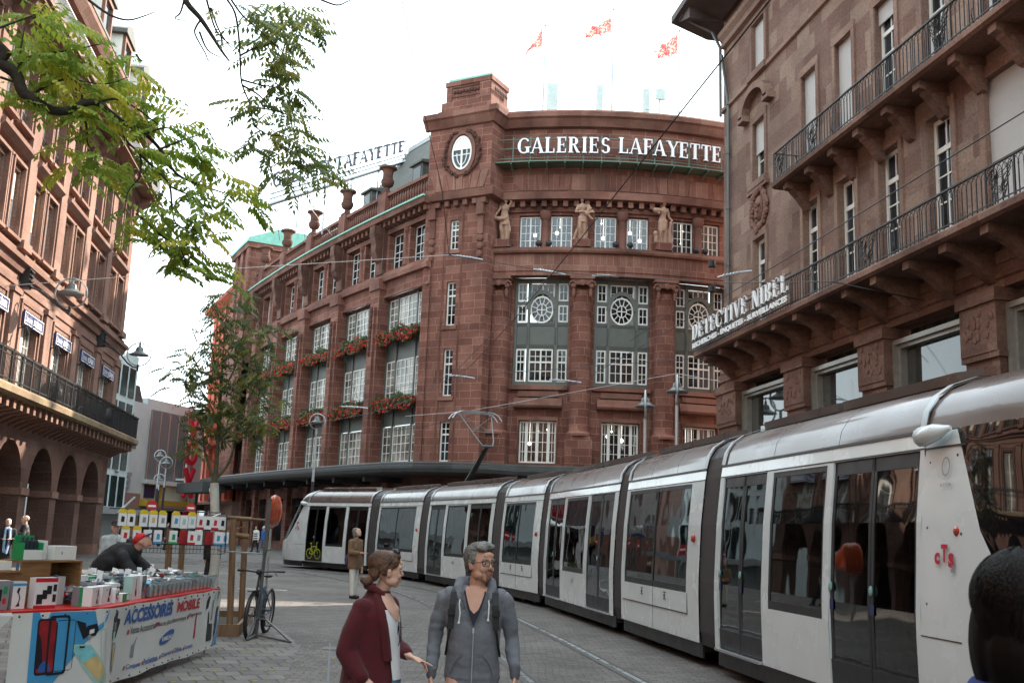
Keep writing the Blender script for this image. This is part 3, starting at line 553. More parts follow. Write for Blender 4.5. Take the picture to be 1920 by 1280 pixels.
m = MB(BT); m.box(0, 3.3, -2.2, 0, 27.9, 30.2); m.box(-.25, 3.4, -2.3, .12, 27.9, 28.9); m.box(-.45, 3.45, -2.35, .2, 27.9, 28.3); m.box(-.06, 3.38, -2.26, .08, 30.0, 30.32); m.box(.3, .42, 0, .06, 29.0, 29.95); m.box(2.5, 3.25, 0, .07, 28.95, 29.98); P(m, 'tower_block', 'gstone')
m = MB(BT); random.seed(9)
for k in range(9): m.lathe((.62+k*.22, .02, 29.55+random.uniform(-.03, .03)), [(0, -.13), (.1, -.08), (.1, .08), (0, .13)], 6)
for k in range(8): m.ball((3.42, -.35-k*.22, 29.5), (.05, .1, .18), 6, 4)
m.box(.42, 2.5, 0, .05, 29.2, 29.26); m.box(.42, 2.5, 0, .05, 29.82, 29.88); P(m, 'carved_panel', 'gdark')
m = MB(BT); m.mould(.1, 3.3, [(-.1, 30.3), (-.1, 30.55), (-1.1, 30.95), (-2.1, 30.55), (-2.1, 30.3)]); P(m, 'copper_cap', 'copper')
colA = [-24.6, -12.6, -.6, 11.4, 23.4]; bayA = [-18.6, -6.6, 5.4, 17.4]; bayF = [-20.66, -15.95, -9.35, -4.55, 2.45, 6.75, 14.6, 18.9]
qx0, qx1 = A(-27.2), A(26)
lowh = [(A(c-2.75), A(c+2.75), 6.0, 8.55, .4) for c in bayA]; bigh = [(A(c-4.1), A(c+4.1), 10.7, 17.35, .45) for c in bayA]; fh = [(A(c-1.66), A(c+1.66), 19.15, 21.35, .4) for c in bayF]
m = MB(QF); m.wall(qx0, qx1, 5.7, 17.4, -.3, lowh+bigh, step=.8); P(m, 'wall', 'gstone')
m = MB(QF); m.wall(qx0, qx1, 19.0, 27.4, -.2, fh, step=.8); P(m, 'wall', 'gstone')
m = MB(QF); m.mould(qx0, qx1, [(-.3, 17.35), (.42, 17.35), (.42, 17.6), (.48, 17.62), (.46, 18.75), (-.3, 18.75)], 40); P(m, 'architrave', 'gstone_v')
m = MB(QF)
m.mould(qx0, qx1, [(-.2, 18.7), (.66, 18.72), (.72, 18.84), (.7, 19.05), (.3, 19.12), (-.2, 19.14)], 40)
m.mould(qx0, qx1, [(-.2, 21.5), (-.04, 21.52), (.0, 21.78), (-.2, 21.8)], 40)
m.mould(qx0, qx1, [(-.2, 22.1), (.6, 22.16), (.66, 22.6), (.2, 22.72), (-.2, 22.74)], 40)
m.mould(qx0, qx1, [(-.2, 27.0), (.1, 27.05), (.35, 27.5), (.5, 27.6), (.5, 27.9), (.3, 28.08), (-.8, 28.1), (-.8, 27.4), (-.2, 27.3)], 40)
m.mould(qx0, qx1, [(-.3, 5.7), (-.15, 5.7), (-.15, 6.0), (-.3, 6.0)], 40)
P(m, 'cornice', 'gtrim')
m = MB(QF); x = qx0+.2
while x < A(13): m.box(x, x+.3, -.2, .36, 21.75, 22.12); x += .66
P(m, 'dentil_row', 'gtrim')
m = MB(QF)
for c in [-21.2+9.0*k for k in range(5)]:
 for k in range(7):
  w = .66; x0 = A(c+4.)+(-3.5+k)*w; sh0 = (k-3.5)*.1; sh1 = (k-2.5)*.1
  m.prism([(x0, 22.95), (x0+w-.04, 22.95), (x0+w-.04+sh1, 24.0), (x0+sh0, 24.0)], -.2, -.155)
P(m, 'flat_arch', 'gstone_v')
for c in colA:
 s0 = A(c); m = MB(QF)
 m.box(s0-.78, s0+.78, -.3, .72, 5.7, 7.6); m.lathe((s0, .1, 0), [(.78, 7.6), (.78, 7.72), (.72, 7.8), (.66, 7.86), (.6, 7.95), (.6, 8.3), (.62, 11), (.6, 13.5), (.56, 16.3), (.6, 16.38)], 22)
 m.box(s0-.62, s0+.62, -.32, .1, 7.6, 17.35)
 col = P(m, 'column', 'gstone', smooth=35)
 m = MB(QF); m.box(s0-.72, s0+.72, -.3, .7, 17.1, 17.36); m.box(s0-.6, s0+.6, -.3, .6, 16.75, 17.1)
 for sg in (-1, 1):
  for k in range(10):
   t = k*.62; r = .27-.019*k; m.ball((s0+sg*(.56+(r*cos(t))*.75), .56, 16.72+r*sin(t)), (.09, .16, .09), 6, 4)
  m.ball((s0+sg*.56, .55, 16.7), .12, 8, 6); m.ball((s0+sg*.5, .6, 16.25), (.12, .1, .3), 6, 5)
 m.ball((s0, .68, 16.85), (.2, .1, .2), 7, 5); m.build('capital', M['gtrim'], col)
for c in bayA:
 x = lambda d: A(c+d)
 m = MB(QF); m.box(x(-4.1), x(4.1), -.75, -.62, 10.7, 10.95, 3); m.box(x(-4.1), x(4.1), -.75, -.6, 12.98, 14.62, 3); m.box(x(-4.1), x(4.1), -.75, -.62, 17.1, 17.35, 3)
 for d in (-4.1, -2.15, 2.05, 3.98): m.box(x(d), x(d)+.16, -.78, -.52, 10.7, 17.35)
 m.box(x(-4.1), x(-2.2), -.75, -.62, 15.72, 15.95); m.box(x(2.2), x(4.1), -.75, -.62, 15.72, 15.95)
 for z in (13.1, 13.2, 14.42, 14.52): m.box(x(-4.1), x(4.1), -.6, -.55, z, z+.05, 3)
 for d in (-2.05, 2.13):
  for k in range(8): m.ball((x(d)+.02, -.5, 13.3+k*.14), .045, 6, 4)
 n = 14
 for k in range(n):
  t0, t1 = PI*k/n, PI*(k+1)/n; s0 = x(0)
  m.prism([(s0+.72*cos(t0), 15.45+.95*sin(t0)), (s0+.98*cos(t0), 15.45+1.2*sin(t0)), (s0+.98*cos(t1), 15.45+1.2*sin(t1)), (s0+.72*cos(t1), 15.45+.95*sin(t1))], -.72, -.5)
 m.box(x(-2.1), x(0)-.72, -.72, -.58, 14.6, 16.2); m.box(x(0)+.72, x(2.1), -.72, -.58, 14.6, 16.2)
 P(m, 'metal_screen', 'metal')
 for (u, v, nc) in ((-3.7, -2.3, 2), (-1.75, 1.85, 4), (2.5, 3.95, 2)): window(QF, store, x(u), x(v), 10.95, 12.95, -.6, rows=4, cols=nc, bars=(12.15,), fw=.08, mw=.04)
 for (u, v, nc) in ((-3.7, -2.3, 2), (2.5, 3.95, 2)):
  window(QF, store, x(u), x(v), 14.65, 15.7, -.6, rows=2, cols=nc, fw=.08, mw=.04); window(QF, store, x(u), x(v), 15.97, 17.08, -.6, rows=2, cols=nc, fw=.08, mw=.04)
 window(QF, store, x(-1.75), x(1.85), 16.0, 17.08, -.71, rows=2, cols=4, fw=.08, mw=.04)
 n = 30; oz, s0 = 15.42, x(0)
 m = MB(QF); m.poly([(s0+.72*cos(2*PI*k/n), -.66, oz+.84*sin(2*PI*k/n)) for k in range(n)]); ow = P(m, 'oval_window', 'glass')
 m = MB(QF)
 for (ra, rb) in ((.9, 1.02), (.4, .46)):
  for k in range(n):
   t0, t1 = 2*PI*k/n, 2*PI*(k+1)/n
   m.prism([(s0+.72*ra*cos(t0), oz+.84*ra*sin(t0)), (s0+.72*rb*cos(t0), oz+.84*rb*sin(t0)), (s0+.72*rb*cos(t1), oz+.84*rb*sin(t1)), (s0+.72*ra*cos(t1), oz+.84*ra*sin(t1))], -.66, -.6)
 for k in range(12):
  t = 2*PI*k/12+PI/12; u = Vector((cos(t), sin(t))); p = Vector((-u.y, u.x))*.022
  a_, b_ = Vector((s0+.72*.44*u.x, oz+.84*.44*u.y)), Vector((s0+.72*.92*u.x, oz+.84*.92*u.y))
  m.prism([tuple(a_-p), tuple(b_-p), tuple(b_+p), tuple(a_+p)], -.655, -.61)
 m.box(s0-.03, s0+.03, -.65, -.61, oz-.36, oz+.36); m.box(s0-.3, s0+.3, -.65, -.612, oz-.03, oz+.03); m.build('frame', M['white'], ow)
 m = MB(QF); m.mould(x(-3.5), x(3.5), [(-.3, 9.2), (.15, 9.3), (.22, 9.42), (.0, 9.85), (-.3, 9.95)], 5); m.mould(x(-3.0), x(3.0), [(-.3, 9.95), (-.12, 9.98), (-.12, 10.3), (-.3, 10.32)], 4); m.mould(x(-4.2), x(4.2), [(-.3, 10.35), (-.05, 10.4), (-.05, 10.66), (-.3, 10.7)], 5)
 m.box(x(-2.95), x(-2.75), -.32, -.2, 6, 8.7); m.box(x(2.75), x(2.95), -.32, -.2, 6, 8.7); m.box(x(-2.95), x(2.95), -.32, -.2, 8.56, 8.78, 3); P(m, 'window_hood', 'gtrim')
 li = [(x(-2.7), x(-1.65), 2), (x(-1.65), x(-.05), 2), (x(-.05), x(1.6), 2), (x(1.6), x(2.7), 2)]
 window(QF, store, x(-2.7), x(2.7), 6.02, 8.52, -.5, li, rows=4, fw=.09, mw=.035, glass='storeglass')
for i, c in enumerate(bayF):
 window(QF, store, A(c-1.6), A(c+1.6), 19.2, 21.3, -.42, rows=4, cols=4, fw=.08, mw=.035, glass='storeglass')
for c in (-18.3, -6.95, 4.6, 16.7): m = MB(QF); m.lathe((A(c), .02, 0), [(.3, 19.1), (.3, 19.3), (.24, 19.4), (.22, 20.9), (.33, 21.05), (.36, 21.3), (.36, 21.5)], 12); P(m, 'colonnette', 'gtrim', smooth=35)
random.seed(6)
for z0, z1, cc in ((5.9, 8.9, bayA), (19.1, 21.9, bayF)):
 m = MB(QF); m.box(qx0, qx1, -5, -.62, z0, z1, 18, skip='f'); P(m, 'sales_floor', 'room')
 for c in cc:
  for k in range(3 if z0 < 9 else 2): m = MB(QF); s_ = A(c+random.uniform(-1.8, 1.8)*(1 if z0 < 9 else .7)); z_ = random.uniform(z0+1.2, z1-.5); o_ = random.uniform(-2.5, -1.2); m.ball((s_, o_, z_), random.choice((.05, .07, .13)), 8, 6); m.tube([(s_, o_, z_), (s_, o_, z1)], .01, 4); P(m, 'pendant_lamp', 'bulb')
m = MB(QF); m.mould(qx0, qx1, [(-.8, 27.6), (-14, 27.9), (-14, 0), (-13.6, 0), (-13.6, 27.4), (-.8, 27.3)], 12); P(m, 'roof', 'zinc')
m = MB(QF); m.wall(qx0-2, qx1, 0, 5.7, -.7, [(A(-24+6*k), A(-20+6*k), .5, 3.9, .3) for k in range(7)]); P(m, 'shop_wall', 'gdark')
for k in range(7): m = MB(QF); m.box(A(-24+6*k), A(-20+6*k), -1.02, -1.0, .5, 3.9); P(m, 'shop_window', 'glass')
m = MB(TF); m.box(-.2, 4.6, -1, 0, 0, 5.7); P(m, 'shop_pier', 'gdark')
path = [(WF(s, 2.7+.0*s, 0).xy) for s in (39, 34, 28, 22, 16, 11, 7, 4)]+[Vector((2.3, 61.6)), Vector((4.0, 59.7)), Vector((6.2, 58.4)), Vector((8.2, 57.9))]+[QF(A(c), 2.6, 0).xy for c in (-20, -15, -10, -4, 3, 10, 18)]
path[0:1] = [WF(39.5, 1.6, 0).xy]+path[0:1]
inn = [(WF(s, -1.2, 0).xy) for s in (40, 39, 34, 28, 22, 16, 11, 7, 4)]+[Vector((5.6, 64.5)), Vector((6.5, 64)), Vector((7.5, 63.5)), Vector((9.2, 63.5))]+[QF(A(c), -1.2, 0).xy for c in (-20, -15, -10, -4, 3, 10, 18)]
m = MB()
def off(k, d): v = (inn[k]-path[k]).normalized(); return path[k]+v*d
for k in range(len(path)-1):
 for (d0, z0, d1, z1) in ((0, 5.3, 0, 5.46), (0, 5.46, .12, 5.5), (.12, 5.5, .12, 5.62), (.12, 5.62, .25, 5.7), (.08, 5.1, 0, 5.3), (.3, 5.0, .08, 5.1)):
  a, b, c, d = off(k, d0), off(k+1, d0), off(k+1, d1), off(k, d1)
  m.poly([(*a, z0), (*b, z0), (*c, z1), (*d, z1)])
 a, b = off(k, .25), off(k+1, .25); m.poly([(*a, 5.7), (*b, 5.7), (*inn[k+1], 5.72), (*inn[k], 5.72)]); a, b = off(k, .3), off(k+1, .3); m.poly([(*a, 5.0), (*inn[k], 5.0), (*inn[k+1], 5.0), (*b, 5.0)])
P(m, 'canopy', 'canopy')
for k in range(8): m = MB(WF); m.box(3+4.3*k, 3.25+4.3*k, -.6, 2.0, 4.65, 5.0); P(m, 'canopy_bracket', 'canopy')
for c in (-19.1, -17.6, -8.0, -5.9, 3.9, 5.4):
 m = MB(QF); m.ball((A(c), .35, 19.38), (.2, .2, .2), 8, 6); m.box(A(c)-.04, A(c)+.04, .3, .4, 19.1, 19.25); P(m, 'spotlight', 'dark')
sg = thing('shop_sign', 'white letters GALERIES LAFAYETTE on a green metal grating across the curved facade', 'sign', QF(A(-8), .6, 24.3), w=True)
m = MB(QF)
for z in (24.45,): m.mould(A(-26.6), A(12), [(-.2, z), (.95, z), (.95, z+.07), (-.2, z+.07)], 22); 
for z in (24.85, 25.5, 26.1): m.mould(A(-26.6), A(12), [(.42, z), (.47, z), (.47, z+.045), (.42, z+.045)], 22)
k = -26.
while k < 12: m.box(A(k), A(k)+.06, .4, .46, 24.5, 26.3); m.box(A(k), A(k)+.07, -.2, .9, 24.36, 24.46); m.tube([(A(k), .9, 24.4), (A(k), -.15, 24.0)], .03, 4); k += 2.6
M['signgreen'] = mat('green_sign_metal', (.1, .16, .12), .55)
m.build('grating', M['signgreen'], sg)
M['letter'] = mat('white_letter', (.85, .85, .85), .35, var=.04); M['blued'] = mat('blue_letter_side', (.08, .12, .22), .4)
m = MB(QF); serif_text(m, 'GALERIES', A(-22.55), 25.1, 1.02, A(-9.0)-A(-22.55), .56, .66); serif_text(m, 'LAFAYETTE', A(-7.85), 25.15, 1.02, A(7.65)-A(-7.85), .56, .66); m.build('lettering', M['letter'], sg)
m = MB(QF); serif_text(m, 'GALERIES', A(-22.5), 25.06, 1.02, A(-9.0)-A(-22.55), .48, .558); serif_text(m, 'LAFAYETTE', A(-7.8), 25.11, 1.02, A(7.65)-A(-7.85), .48, .558); m.build('letter_side', M['blued'], sg)
F0, F1 = at(508, 330, 75), at(768, 266, 75); dv = (F1-F0); dv.z = 0; Lr = dv.length; dv.normalize()
zb = 26.3; slope = 0
a_, b_ = at(508, 383, 75), at(765, 300, 75); c_, d_ = at(512, 327, 75), at(765, 262, 75)
def RS(s, o, z):
 f = s/Lr; p = F0.lerp(F1, f); return Vector((p.x, p.y, 0))+Vector((dv.y, -dv.x, 0))*o+Vector((0, 0, (a_.z+(b_.z-a_.z)*f)*(1-z)+(c_.z+(d_.z-c_.z)*f)*z))
rs = thing('roof_sign', 'grey letters GALERIES LAFAYETTE on an open frame standing on the roof against the sky', 'sign', (RS(Lr/2, 0, 0).x, RS(Lr/2, 0, 0).y, 22.6), w=True)
m = MB(RS)
for z in (-.02, .16, .32, .98): m.tube([(0, 0, z), (Lr, 0, z)], .03, 4)
m.box(0, Lr, -.25, .25, -.06, -.0, 4)
for k in range(6):
 s = Lr*(.02+.19*k); m.tube([(s, 0, 0), (s, 0, 1.05)], .04, 4); p = RS(s, 0, 0); q = RS(s, 0, 0); m.fr = world; m.tube([(p.x, p.y, 22.9), (p.x, p.y, p.z)], .05, 4); m.tube([(p.x+.6, p.y+2.6, 22.9), (p.x, p.y, p.z+1.2)], .03, 4); m.tube([(p.x+2.6, p.y, 22.9), (p.x, p.y, p.z+.1)], .02, 4); m.fr = RS
 if k < 5: m.tube([(s, 0, 0), (s+Lr*.19, 0, .98)], .018, 3)
m.build('frame', M['galv'], rs)
M['letterg'] = mat('grey_letter', (.09, .09, .12), .5)
m = MB(RS); serif_text(m, 'GALERIES', .2, .48, .54, Lr*.425, .03, .16, T=.26, t=.13); serif_text(m, 'LAFAYETTE', Lr*.475, .48, .54, Lr*.49, .03, .16, T=.26, t=.13); m.build('lettering', M['letterg'], rs)
for nm, px, tp, w, lab in (('antenna', 1035, 157, .34, 'widest pale green antenna panel on the roof, beside the left flagpole'), ('antenna', 1124, 160, .2, 'narrow pale antenna panel on the roof, left of the middle flagpole'), ('antenna', 1211, 168, .2, 'tall grey antenna panel between middle and right flagpoles'), ('antenna', 1238, 168, .3, 'short square grey antenna box on an arm, leftward of the right flagpole')):
 b = at(px, 200, 62.5); tz = at(px, tp, 62.5).z; bz = 28.0 if px != 1238 else at(px, 187, 62.5).z
 t = thing(nm, lab, 'antenna', (b.x, b.y, 27.7), 0, 'antennas on the curved roof'); m = MB(); m.box(-w, w, -.1, .1, bz-27.7+.3*(px != 1238), tz-27.7); m.build('panel', mat('antenna_shell', (.5, .58, .55), .5), t)
 m = MB(); m.tube([(0, .15, -.2), (0, .15, tz-27.7-.1)], .05, 6)
 if px == 1238: m.tube([(0, .15, .9), (-.9, .15, .9)], .03, 5)
 m.build('pole', M['galv'], t)
rl = MB(QF)
for k in range(27): s = A(-23)+k*.62; rl.tube([(s, -1.2, 27.9), (s, -1.2, 29.0)], .012, 4)
for z in (29.0, 28.5): rl.tube([(A(-23)+k*.62, -1.2, z) for k in range(60)], .02, 4)
P(rl, 'roof_railing', 'galv')
m = MB(QF); x = A(-16)
while x < A(1): m.lathe((x, -.9, 28.1), [(.09, 0), (.09, .32)], 6); x += .22
P(m, 'corrugated_screen', 'zinc')
M['flag'] = mat('red_flag_cloth', (.85, .12, .12), .8, var=.15, vs=2)
def flagmat():
 m, t, b, l = nodes('printed_flag'); N = t.nodes.new; uv = N('ShaderNodeUVMap'); n = N('ShaderNodeTexNoise'); n.inputs['Scale'].default_value = 5; n.inputs['Detail'].default_value = 3; n.inputs['Distortion'].default_value = 2.5; l(uv.outputs[0], n.inputs['Vector'])
 r = N('ShaderNodeValToRGB'); e = r.color_ramp.elements; e[0].position = .53; e[0].color = (.82, .1, .1, 1); e[1].position = .56; e[1].color = (.85, .6, .5, 1); l(n.outputs['Fac'], r.inputs[0]); l(r.outputs[0], b.inputs['Base Color']); b.inputs['Roughness'].default_value = .8
 tl = N('ShaderNodeBsdfTranslucent'); l(r.outputs[0], tl.inputs[0]); x = N('ShaderNodeMixShader'); x.inputs[0].default_value = .5; l(b.outputs[0], x.inputs[1]); l(tl.outputs[0], x.inputs[2]); l(x.outputs[0], t.nodes['Material Output'].inputs[0]); return m
M['flagp'] = flagmat()
for (px, tp, pts, lab) in ((1018, 48, [(1018, 53), (984, 105), (990, 92), (1016, 90)], 'left flagpole with a red flag folded and hanging steeply'), (1147, 18, [(1146, 34), (1094, 60), (1097, 74), (1146, 61)], 'tallest middle flagpole with a long red flag blown out'), (1273, 58, [(1271, 65), (1226, 95), (1232, 113), (1271, 102)], 'right flagpole with a red flag creased along its diagonal')):
 D = 63.; b = at(px, 205, D); t = thing('flagpole', lab, 'flagpole', (b.x, b.y, 27.6), 0, 'flagpoles on the curved roof')
 tz = at(px, tp, D).z-27.6; m = MB(); m.tube([(0, 0, 0), (0, 0, tz)], [.06, .035], 8); m.ball((0, 0, tz), .08, 8, 6); m.build('pole', M['zinc'], t)
 m = MB(); Q = [at(x, y, D)-Vector((b.x, b.y, 27.6)) for x, y in pts]; n = 14
 G = [[(Q[0].lerp(Q[1], i/n)).lerp(Q[3].lerp(Q[2], i/n), j/6)+Vector((0, .35*sin(i*1.1+j*.5)*i/n, .06*sin(i*.9+j))) for j in range(7)] for i in range(n+1)]
 for i in range(n):
  for j in range(6): m.poly([G[i][j], G[i+1][j], G[i+1][j+1], G[i][j+1]], uv=[(i/n*2, j/6), ((i+1)/n*2, j/6), ((i+1)/n*2, (j+1)/6), (i/n*2, (j+1)/6)])
 m.build('flag', M['flagp'], t, smooth=True)
# ================================================================ LEFT BUILDING (x = -12, far corner at y = 57)
lb = thing('corner_building', 'tall pink sandstone building with arcade, long iron balcony and blue bookshop signs at left', 'building', (-12, 57, 0), w=True)
def PL(mb, name, m, par=None, **k): return mb.build(name, M[m] if isinstance(m, str) else m, par or lb, **k)
Y0, Y1 = -32., 57.; pit = 4.37; arcs = [40.6-pit*k for k in range(-3, 13)]
def arch_wall(m, arcs, r, zc, z1, x0, x1, depth, o=0, n=12):
 """wall band z0..z1 pierced by round arches; straight jambs down to the ground"""
 xs = sorted(arcs); edges = [x0]+[v for a in xs for v in (a-r, a+r)]+[x1]
 for a, b in zip(edges[::2], edges[1::2]):
  if b > a: m.poly([(a, o, 0), (a, o, zc), (b, o, zc), (b, o, 0)])
 for a, b in zip(edges[::2], edges[1::2]):
  if b > a: m.poly([(a, o, zc), (a, o, z1), (b, o, z1), (b, o, zc)])
 for a in xs:
  for k in range(n):
   t0, t1 = PI-PI*k/n, PI-PI*(k+1)/n
   p0, p1 = (a+r*cos(t0), zc+r*sin(t0)), (a+r*cos(t1), zc+r*sin(t1))
   m.poly([(p0[0], o, p0[1]), (p0[0], o, z1), (p1[0], o, z1), (p1[0], o, p1[1])])
   m.poly([(p0[0], o, p0[1]), (p1[0], o, p1[1]), (p1[0], o-depth, p1[1]), (p0[0], o-depth, p0[1])])
  for sg in (-1, 1): x = a+sg*r; m.poly([(x, o, 0), (x, o, zc), (x, o-depth, zc), (x, o-depth, 0)])
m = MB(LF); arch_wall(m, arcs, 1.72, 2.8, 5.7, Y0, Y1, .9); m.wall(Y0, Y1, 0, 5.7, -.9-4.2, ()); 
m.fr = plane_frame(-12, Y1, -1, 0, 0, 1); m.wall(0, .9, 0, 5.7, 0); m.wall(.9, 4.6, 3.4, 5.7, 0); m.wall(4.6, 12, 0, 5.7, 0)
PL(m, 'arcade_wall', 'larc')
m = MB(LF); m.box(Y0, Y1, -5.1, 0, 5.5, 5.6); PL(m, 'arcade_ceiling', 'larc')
for a in arcs:
 m = MB(LF); x = a+pit/2; m.box(x-.52, x+.52, -.95, .08, 2.55, 2.82); m.box(x-.5, x+.5, -.93, .05, 0, .5); PL(m, 'impost', 'ltrim')
for a in arcs:
 m = MB(LF); m.box(a-1.2, a+1.2, -5.08, -5.0, .3, 2.9); PL(m, 'arcade_shopfront', 'glass')
c2 = [40.87+pit*k for k in range(-6, 4)]
holes = [(c-.95, c+.95, 6.05, 9.15, .35) for c in c2]
w3l = [(c+d-.58, c+d+.58) for c in c2 for d in (-.92, .92)]
h3 = [(a, b, 11.5, 13.85, .4) for a, b in w3l]; h4 = [(a, b, 15.4, 17.95, .4) for a, b in w3l]
m = MB(LF); m.wall(Y0, Y1, 5.7, 10.4, 0, holes); m.wall(Y0, Y1, 10.4, 18.8, -.05, h3+h4)
m.fr = plane_frame(-12, Y1, -1, 0, 0, 1); m.wall(0, 12, 5.7, 19, 0, [(1.5+2.4*k, 2.6+2.4*k, z, z+2.3, .3) for k in range(4) for z in (6.3, 11.5, 15.4)]); PL(m, 'wall', 'lstone')
for c in c2:
 window(LF, lb, c-.93, c+.93, 6.1, 9.1, -.18, [(c-.93, c, 2), (c, c+.93, 2)], rows=3, double=False, glass='glassb', fw=.13)
 m = MB(LF)
 for (o, w, z) in ((.06, 1.1, 9.28), (.1, 1.35, 9.45)): m.box(c-w, c-w+.12, -.02, o, 6.0, z); m.box(c+w-.12, c+w, -.02, o, 6.0, z); m.box(c-w, c+w, -.02, o+.01, z, z+.14)
 PL(m, 'window_surround', 'ltrim')
 x = c+pit/2; m = MB(LF); m.box(x-.42, x+.42, -.05, .14, 5.9, 9.75); m.box(x-.5, x+.5, -.05, .2, 9.6, 9.8); PL(m, 'pilaster', 'ltrim')
 m = MB(LF); m.box(x-.42, x+.42, -.1, .16, 11.3, 18.2); m.box(x-.5, x+.5, -.1, .3, 11.15, 11.45); m.box(x-.5, x+.5, -.1, .24, 17.5, 18.2); m.box(x-.47, x+.47, -.1, .26, 14.25, 14.5)if 0 else None; PL(m, 'pilaster', 'ltrim')
 m = MB(LF); m.mould(c-1.75, c+1.75, [(-.05, 14.35), (.1, 14.4), (.3, 14.58), (.32, 14.72), (-.05, 14.8)]); PL(m, 'window_hood', 'ltrim')
for k, (a, b) in enumerate(w3l):
 m = MB(LF)
 for z0, z1 in ((11.4, 13.95), (15.3, 18.05)):
  for w, o in ((.28, .06), (.14, .12)):
   m.box(a-w, a-w+.1, -.06, o, z0, z1+.1); m.box(b+w-.1, b+w, -.06, o, z0, z1+.1); m.box(a-w, b+w, -.06, o+.005, z1+w*.5, z1+w*.5+.1)
  m.box(a-.2, b+.2, -.06, .2, z0-.06, z0+.06)
 PL(m, 'window_surround', 'ltrim')
 window(LF, lb, a, b, 11.5, 13.85, -.2, rows=2, cols=2, fw=.13)
 window(LF, lb, a, b, 15.4, 17.95, -.2, rows=2, cols=2, fw=.13)
 if k % 3 != 1:
  m = MB(LF); m.box(a+.1, b-.1, -.19, -.17, 12.3+.5*(k % 2), 13.8); PL(m, 'window_blind', M.setdefault('blind', mat('cream_blind', (.7, .64, .5), .8, var=.05)))
 m = MB(LF)
 for z in (15.45, 15.95): m.box(a+.03, b-.03, -.1, -.07, z, z+.03)
 for q in range(7): m.box(a+.08+q*.165, a+.1+q*.165, -.1, -.07, 15.45, 15.95)
 PL(m, 'window_guard', 'dark')
m = MB(LF)
m.mould(Y0, Y1+.25, [(-.1, 9.85), (.06, 9.9), (.06, 10.1), (-.1, 10.12)]); m.mould(Y0, Y1+.3, [(-.1, 10.35), (.12, 10.4), (.2, 10.62), (.34, 10.7), (.36, 10.86), (.1, 10.98), (.1, 11.15), (-.1, 11.16)])
m.mould(Y0, Y1+.3, [(-.1, 18.15), (.12, 18.2), (.2, 18.5), (.4, 18.62), (.42, 18.8), (-.1, 18.85)]); PL(m, 'cornice', 'ltrim')
m = MB(LF); m.box(Y0, Y1+.6, -.1, 1.1, 18.85, 19.1); m.box(Y0, Y1+.65, -.1, 1.2, 19.0, 19.12); PL(m, 'attic_balcony', 'ltrim')
y = Y1-.6
while y > 20:
 m = MB(LF); m.mould(y-.25, y+.25, [(-.1, 18.85), (1.0, 18.85), (.9, 18.6), (.4, 18.2), (-.1, 17.9)]); PL(m, 'console', 'ltrim'); y -= pit
m = MB(LF); m.box(Y0, Y1+.5, 1.05, 1.09, 20.1, 20.16); m.box(Y0, Y1+.5, 1.05, 1.08, 19.2, 19.23); y = 26.
while y < Y1+.5: m.box(y, y+.02, 1.06, 1.08, 19.12, 20.1); y += .13
PL(m, 'railing', 'galv')
m = MB(LF); m.wall(Y0, Y1, 19.1, 22.2, -.25, [(a, b, 19.3, 21.4, .3) for a, b in w3l]); m.mould(Y0, Y1+.4, [(-.3, 22.0), (.2, 22.1), (.5, 22.5), (.52, 22.75), (-.3, 22.8)]); m.fr = plane_frame(-12, Y1, -1, 0, 0, 1); m.wall(0, 12, 19, 22.5, 0); PL(m, 'attic_wall', 'lstone')
for a, b in w3l[6:]: window(LF, lb, a, b, 19.3, 21.4, -.5, rows=2, cols=2, fw=.09)
m = MB(LF); m.box(Y0, Y1+.5, .4, .55, 22.72, 22.86); PL(m, 'gutter', 'slate')
m = MB(LF); m.mould(Y0, Y1, [(-.2, 22.8), (-.9, 25.6), (-8, 27.5), (-14, 22.8)]); PL(m, 'roof', 'slate')
for k in range(4):
 y = 54.6-pit*k; m = MB(LF); m.box(y-.8, y+.8, -1.2, .15, 22.8, 25.0); d = PL(m, 'dormer', 'white'); m = MB(LF); m.prism([(y-1.1, 24.95), (y+1.1, 24.95), (y+1.1, 25.15), (y, 25.75), (y-1.1, 25.15)], -1.6, .4); m.build('roof', M['slate'], d)
 m = MB(LF); m.box(y-.5, y+.5, .15, .18, 23.2, 24.6); m.build('pane', M['glass'], d)
 m = MB(LF); m.box(y-.8, y-.62, .15, .3, 22.8, 24.95); m.box(y+.62, y+.8, .15, .3, 22.8, 24.95); m.box(y-.62, y+.62, .15, .3, 24.7, 24.95); m.build('frame', M['ltrim'], d)
m = MB(LF); m.mould(Y0, Y1+.55, [(-.1, 5.62), (1.2, 5.62), (1.3, 5.7), (1.3, 5.9), (1.2, 6.0), (-.1, 6.0)]); bal = PL(m, 'balcony', M.setdefault('mossy', stone('mossy_balcony_stone', (.2, .14, .09), (.27, .19, .12), (.2, .15, .09), bw=1.6, bh=2, stain=.6, pale=(.2, .22, .1), dark=.5, seed=31)))
y = Y1+.2; i = 0
while y > 27:
 m = MB(LF); m.mould(y-.13, y+.13, [(-.1, 5.63), (1.05, 5.63), (1.05, 5.3), (.5, 5.18), (-.1, 4.85)]); PL(m, 'bracket', 'ltrim', bal); y -= .78
m = MB(LF); m.box(Y0, Y1+.5, 1.16, 1.24, 7.0, 7.08); m.box(Y0, Y1+.5, 1.18, 1.22, 6.08, 6.12); m.box(Y0, Y1+.5, 1.18, 1.22, 6.85, 6.88); y = 30.; k = 0
m.box(Y1+.44, Y1+.5, 0, 1.2, 7.0, 7.08)
for q in range(9): m.box(Y1+.46, Y1+.48, .05+q*.14, .07+q*.14, 6.0, 7.0)
while y < Y1+.5:
 m.box(y, y+.022, 1.19, 1.21, 6.0, 7.0); k += 1
 if k % 9 == 0: m.box(y-.03, y+.05, 1.16, 1.24, 6.0, 7.1)
 y += .125
PL(m, 'railing', 'dark', bal)
